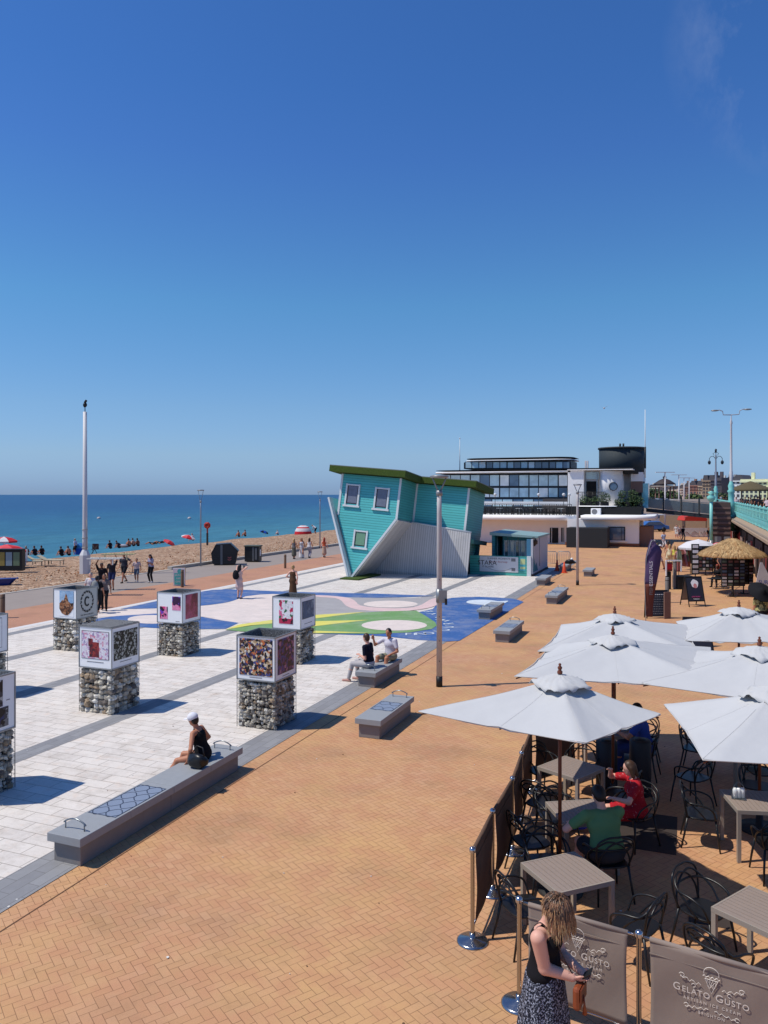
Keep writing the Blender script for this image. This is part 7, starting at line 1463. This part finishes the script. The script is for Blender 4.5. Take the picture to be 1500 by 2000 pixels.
def panel(k0, k1, lab, logo=False, m=None):
    a, b = Vector(posts[k0]), Vector(posts[k1]); d = (b-a); L_ = d.length; ang = math.atan2(d.y, d.x); c = Wd(a.x, a.y)
    t = thing('fabric_barrier', lab, 'banner', (c.x, c.y, 0), TH+ang, 'fabric panels of the cafe barrier')
    lp(t, 'top_bar', MB().tube([(.045, 0, 1.045), (L_-.045, 0, 1.045)], .016, 8), M_bar); lp(t, 'bottom_bar', MB().tube([(.045, 0, .16), (L_-.045, 0, .16)], .012, 8), M_bar)
    x0, x1 = .10, L_-.10; f = MB(); nx, nz = 30, 18; vs = []; rn = random.Random(int(a.x*100))
    for j in range(nz+1):
        for i in range(nx+1):
            u, v = i/nx, j/nz; x = x0+(x1-x0)*u+.012*math.sin(v*PI)*(1 if u < .5 else -1)*abs(2*u-1)**3; z = .17+.89*v; y = -.018+.010*math.sin(u*5+v*2+a.x*3)*math.sin(v*PI)+.006*math.sin(u*9-v*7+a.x); vs.append((x, y, z))
    f.add(vs, [(j*(nx+1)+i, j*(nx+1)+i+1, (j+1)*(nx+1)+i+1, (j+1)*(nx+1)+i) for j in range(nz) for i in range(nx)], 0, True); o = lp(t, 'fabric', f, m or M_fab); o.modifiers.new('s', 'SOLIDIFY').thickness = .003
    s = MB(); s.tube([(x0, 0, 1.045), (x1, 0, 1.045)], .024, 10); 
    s.box(x0, x1, -.027, -.021, .925, .932); lp(o, 'sleeve', s, m or M_fab)
    if logo:
        cxx = L_/2+.02; R = T(cxx, -.036, .735)@Matrix.Rotation(PI/2, 4, 'X')@Matrix.Diagonal((.88, .9, 1, 1))
        text('lettering', 'G', .105, o, R@T(-.335, -.03, 0), M_let, .0008); text('lettering', 'ELATO', .082, o, R@T(-.285, -.037, 0), M_let, .0008, 'LEFT', 1.12); text('lettering', 'G', .105, o, R@T(.075, -.03, 0), M_let, .0008); text('lettering', 'USTO', .082, o, R@T(.122, -.037, 0), M_let, .0008, 'LEFT', 1.14)
        text('lettering', 'ARTISAN ICE CREAM', .042, o, R@T(0, -.118, 0), M_let, .0008, space=1.45); text('lettering', 'BRIGHTON', .040, o, R@T(0, -.225, 0), M_let, .0008, space=1.35)
        g_ = MB(); w_ = .0032
        def st_(pts, r=w_): g_.tube([R@Vector((p_[0], p_[1], .001)) for p_ in pts], r, 4)
        st_([(-.062, .135), (0, .0), (.062, .135)]); st_([(-.062, .135), (.062, .135)])
        for k in range(4): q = -.045+k*.03; st_([(q, .132), (q*.25+.022, .132-.09+abs(q)*.3)], .002); st_([(-q, .132), (-q*.25-.022, .132-.09+abs(q)*.3)], .002)
        st_([(.072*math.cos(u), .195+.062*math.sin(u)) for u in np.linspace(-.25, PI+.25, 16)]); st_([(-.08+.16*k/12, .158+.012*math.sin(k*2.1)) for k in range(13)], .0045)
        for sx in (-1, 1):
            st_([(sx*(.10+.022*k), .055+.004*k+.016*math.sin(k*2.2)) for k in range(10)], .0028); st_([(sx*(.285+.025*math.cos(u)), .105+.02*math.sin(u)) for u in np.linspace(0, 5.4, 14)], .0028); st_([(sx*(.17+.018*math.cos(u)), .03+.018*math.sin(u)) for u in np.linspace(0, 5, 12)], .0026)
            st_([(sx*(.03+.022*k), -.168-.003*k+.013*math.sin(k*2.4)) for k in range(10)], .0028); st_([(sx*(.24+.022*math.cos(u)), -.185+.018*math.sin(u)) for u in np.linspace(0, 5.4, 14)], .0028)
        obj('ice_cream_emblem', g_, M_let, o)
    return t
M_fab_shade = m_cloth('shaded_barrier_cloth', S(112, 88, 74), .9, .01, 2.5)  # darker copy of the taupe cloth, shade of the unlit side in its colour
for k0, k1, lab in (('A', 'B', 'shade-toned brown fabric barrier panel nearest in the long run'), ('B', 'C', 'second shade-toned brown fabric barrier panel of the long run'), ('C', 'D', 'third shade-toned brown fabric barrier panel of the long run'), ('D', 'E', 'fourth and furthest shade-toned brown fabric barrier panel of the long run'), ('E', 'K', 'shade-toned brown fabric barrier panel closing the far side under the front umbrella')): panel(k0, k1, lab, False, M_fab_shade)
panel('Fp', 'Gp', 'taupe logo barrier panel behind the woman with the brown bag', True); panel('Gp', 'Hp', 'taupe logo barrier panel at the bottom right corner', True)
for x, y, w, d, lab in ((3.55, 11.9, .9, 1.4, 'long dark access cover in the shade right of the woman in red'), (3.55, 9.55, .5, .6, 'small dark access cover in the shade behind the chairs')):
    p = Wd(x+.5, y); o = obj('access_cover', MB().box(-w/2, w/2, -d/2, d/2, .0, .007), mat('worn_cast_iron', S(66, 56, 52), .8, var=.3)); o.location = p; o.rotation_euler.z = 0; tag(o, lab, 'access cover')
# planters / heaters between tables
for x, y, lab in ((3.85, 13.3, 'tall dark cylinder bin left of the person in blue'), (4.45, 13.35, 'tall dark cylinder bin directly behind the woman in red')):
    t = thing('cylinder_bin', lab, 'bin', Wd(x, y), TH, 'tall dark cylinder bins'); lp(t, 'body', MB().lathe([(.17, 0), (.18, .02), (.18, .92), (.16, .95), (0, .95)], n=24), mat('graphite_metal', S(44, 44, 48), .6, .1)); lp(t, 'lid', MB().lathe([(.10, .951), (.10, .965), (0, .967)], n=20), M_blk)
# seated customers
def seat_pose(**k): d = dict(hip=(0, -.05, .54), lean=.12, fl=(-.14, .42, .08), fr=(.16, .38, .08), hl=(-.18, .36, .78), hr=(.18, .36, .78), el=(-1, -.3, -.4), er=(1, -.3, -.4), kl=(-.1, 1, .4), kr=(.1, 1, .4)); d.update(k); return d
q = Wd(2.88, 10.02); person('man in green T-shirt sitting with his back to us at the shaded table', q, face(-.22, .8), 1.80, seat_pose(lean=.22, nod=.25, hl=(-.30, .34, .77), hr=(.10, .42, .77)), dict(top=(cm('green', (104, 146, 100)), 'short'), bottom=('shorts', cm('charcoal', (54, 56, 62))), shoes=BLACK, skin=SK['pink'], hair=('short', 'black')), .012, split=True, wide=1.28)
M_dot = m_checker('red_dotted_cloth', S(186, 30, 44), S(240, 220, 220), 30, .66)
q = Wd(3.72, 11.45); person('woman in red dotted dress sitting at the shaded table', q, face(-.95, .05), 1.62, seat_pose(lean=.1, nod=.15, hr=(.10, .34, 1.12), er=(1, -.2, -.8)), dict(top=(M_dot, 'short'), bottom=('shorts', M_dot), shoes=BLACK, skin=SK['pink'], hair=('bob', 'brown')), .012, split=True, fem=True, wide=1.18)
q = Wd(4.76, 14.2); person('person in blue sitting under the front umbrella corner', q, face(-.7, .3), 1.76, seat_pose(lean=.15), dict(top=(cm('royal_shirt', (60, 84, 170)), 'short'), bottom=('trousers', cm('denim_blue', (50, 70, 130))), shoes=BLACK, skin=SK['tan'], hair=('short', 'black')), .016, split=True, wide=1.2)
q = Wd(2.95, 11.9); o = obj('blue_bag', MB().blob((0, 0, 0), (.2, .15, .2), 3, 0, .2, 2), cm('bright_blue', (36, 60, 210))); o.location = (q.x, q.y, .65+.0); tag(o, 'bright blue bag seen between the man in green and the far table', 'bag'); o.location.z = .2
# woman in the foreground
q = Wd(1.44, 6.87); fw, iw = person('woman in black camisole and patterned skirt looking down beside the logo barrier', q, face(.86, -.5), 1.64,
    dict(hip=(0, 0, .95), lean=-.02, curl=.04, nod=.95, hr=(.05, .27, 1.045), hl=(-.05, .31, 1.07), er=(.35, -1, -.3), el=(-.5, -1, -.3), palm=(0, -.3, .2), fl=(-.10, .05, .08), fr=(.10, 0, .08)),
    dict(top=(cm('camisole_black', (24, 23, 28)), 'none'), shoes=BLACK, skin=SK['pink']), .0075, split=True, fem=True, wide=1.25, armk=1.35)
sk_ = MB(); n = 72; vs = []; Sx = iw['S']
M_skirt = m_checker('navy_white_patterned_cloth', S(30, 32, 46), S(176, 182, 200), 62, .55)
for j in range(23):
    v = j/22; z = 1.07-1.01*v; rr_ = .165+.13*v**.8-.015*math.exp(-((v-.0)/.05)**2)
    for k in range(n):
        an = 2*PI*k/n; fo = 1+(.02+.075*v)*math.sin(an*9+.8*math.sin(3*v+an))+.03*v*math.sin(an*5+2)
        x, y = rr_*1.18*math.cos(an)*fo, rr_*.92*math.sin(an)*fo-.01; 
        if v > .25: y += .03*math.sin(an)*0
        vs.append((x*Sx, y*Sx, z*Sx))
sk_.add(vs, [(j*n+k, (j+1)*n+k, (j+1)*n+(k+1) % n, j*n+(k+1) % n)[::-1] for j in range(22) for k in range(n)], 0, True); so_ = obj('skirt', sk_, M_skirt, fw)
# hair: many overlapping wavy locks falling forward and down from the crown
hp, S1 = iw['hp'], iw['S']; rn = random.Random(11); hm = [mat('lock_'+k, S(*c), .34, var=.2, scale=30) for k, c in (('dark', (82, 62, 50)), ('mid', (142, 102, 76)), ('gold', (192, 146, 106)), ('pale', (222, 190, 142)))]
capm = MB(); cc = hp(0, -.012, .035); vsx, fsx = ico(3); Rh_ = (hp(1, 0, 0)-hp(0, 0, 0), hp(0, 1, 0)-hp(0, 0, 0), hp(0, 0, 1)-hp(0, 0, 0))
capm.add([(hp(q_.x*.108, q_.y*.118-.016, q_.z*.112+.03)+Vector((0, -.02, 0)))*S1 for q_ in vsx], fsx, 0, True)
locks = MB()
for i in range(2100):
    an = rn.uniform(0, 2*PI); el = rn.uniform(.05, 1.45); x, y, z = math.cos(an)*math.cos(el), math.sin(an)*math.cos(el), math.sin(el)
    if y > .75 and el < .9: continue
    start = hp(x*.112, y*.122-.016, z*.116+.03); out = (start-cc).normalized(); L_ = rn.uniform(.08, .15) if y < -.15 else rn.uniform(.10, .19)
    pts = [start]; d = (out*.5+Vector((0, 0, -.4))+(Rh_[2]*-.5)).normalized(); p_ = start.copy(); ph_ = rn.uniform(0, 6)
    for s in range(9):
        fdn = s/8; d = (d*.72+Vector((0, 0, -1))*.30+Vector((.09*math.sin(ph_+s*1.3)+out.x*.08, .09*math.cos(ph_+s*1.5)+out.y*.08, 0))).normalized(); p_ = p_+d*(L_/8)
        w_ = p_-cc; rmin = .122+.005*(i % 6)
        loc_ = Vector((w_.dot(Rh_[0])/1.0, w_.dot(Rh_[1]), w_.dot(Rh_[2])))
        if w_.length < rmin: p_ = cc+w_.normalized()*rmin
        pts.append(p_.copy())
    base_m = rn.choice((0, 0, 0, 1)); r0 = rn.uniform(.0022, .0048)
    pts = [(q_+Vector((0, -.02, 0)))*S1 for q_ in pts]
    locks.tube(pts[:5], [r0*.7, r0, r0, r0*.95, r0*.9], 5, base_m, False, .6); locks.tube(pts[4:8], [r0*.9, r0*.85, r0*.75, r0*.6], 5, rn.choice((1, 1, 2)), False, .6); locks.tube(pts[7:], [r0*.6, r0*.4, r0*.1], 5, rn.choice((2, 3)), False, .6)
ho = obj('hair', capm, hm[0], fw); obj('locks', locks, hm, ho)
# bag and strap
bgm = mat('tan_leather', S(150, 76, 44), .45, var=.15); hpz = Vector((.05, .33, .91))
Rf = rotz(fw.rotation_euler.z); bw = fw.location+Rf.to_3x3()@(hpz*S1); t = thing('handbag', 'small brown leather shoulder bag hanging in front of the foreground woman', 'handbag', bw, fw.rotation_euler.z)
lp(t, 'body', MB().box(-.085, .085, -.035, .035, -.11, .09), bgm, bevel=.03); lp(t, 'flap', MB().box(-.08, .08, .036, .048, -.03, .085), mat('dark_tan_leather', S(112, 54, 34), .45)); lp(t, 'tassel', MB().tube([(.02, .05, .02), (.03, .06, -.06), (.02, .06, -.14)], [.006, .010, .022], 8), bgm)
tpf = iw['tp']; a_ = tpf(.10, .0, .535)*S1; pts = [a_+Vector((.0, -.07, -.04)), a_, tpf(.10, .13, .42)*S1, tpf(.07, .20, .26)*S1, Vector((.05, .33, 1.0))*S1, hpz*S1+Vector((0, 0, .10))]
lp(t, 'strap', (lambda m_: (setattr(m_, 'v', [tuple(Vector(v_)-hpz*S1) for v_ in m_.v]), m_)[1])(MB().tube(smooth(pts, 6, False), .009, 6, flat=.5)), mat('dark_strap', S(70, 48, 42), .5))
ph = obj('phone', MB().box(-.036, .036, -.005, .005, -.07, .07), M_blk, None, .004); ph.location = fw.location+Rf.to_3x3()@(Vector((.02, .40, 1.10))*S1); ph.rotation_euler = (-.7, .4, fw.rotation_euler.z); tag(ph, 'dark phone in the hands of the foreground woman', 'phone')
# gull
q = Wd((1180-CX)/F*90, 90, EYE+(966-797)*90/F); g_ = MB(); g_.blob((0, 0, 0), (.1, .28, .09), 1, 0, .05, 2); g_.add([(-.05, .1, .03), (-.05, -.1, .03), (-.55, -.12, .22), (-.5, .06, .22)], [(0, 1, 2, 3)]); g_.add([(.05, .1, .03), (.05, -.1, .03), (.5, -.16, .30), (.46, .03, .3)], [(0, 1, 2, 3)]); o = obj('gull', g_, M_wp); o.location = q; tag(o, 'small gull flying above the white seafront building', 'bird')

# ------------------------------------------------------------------ lettering becomes plain mesh
dg = bpy.context.evaluated_depsgraph_get()
for o in TXT:
    nm = o.name; me = bpy.data.meshes.new_from_object(o.evaluated_get(dg)); n_ = bpy.data.objects.new('x', me); C.objects.link(n_)
    if not me.materials: me.materials.append(o.data.materials[0])
    n_.parent = o.parent; n_.matrix_local = o.matrix_local
    for k in o.keys():
        if k in ('label', 'category', 'group', 'kind'): n_[k] = o[k]
    bpy.data.objects.remove(o, do_unlink=True); n_.name = nm
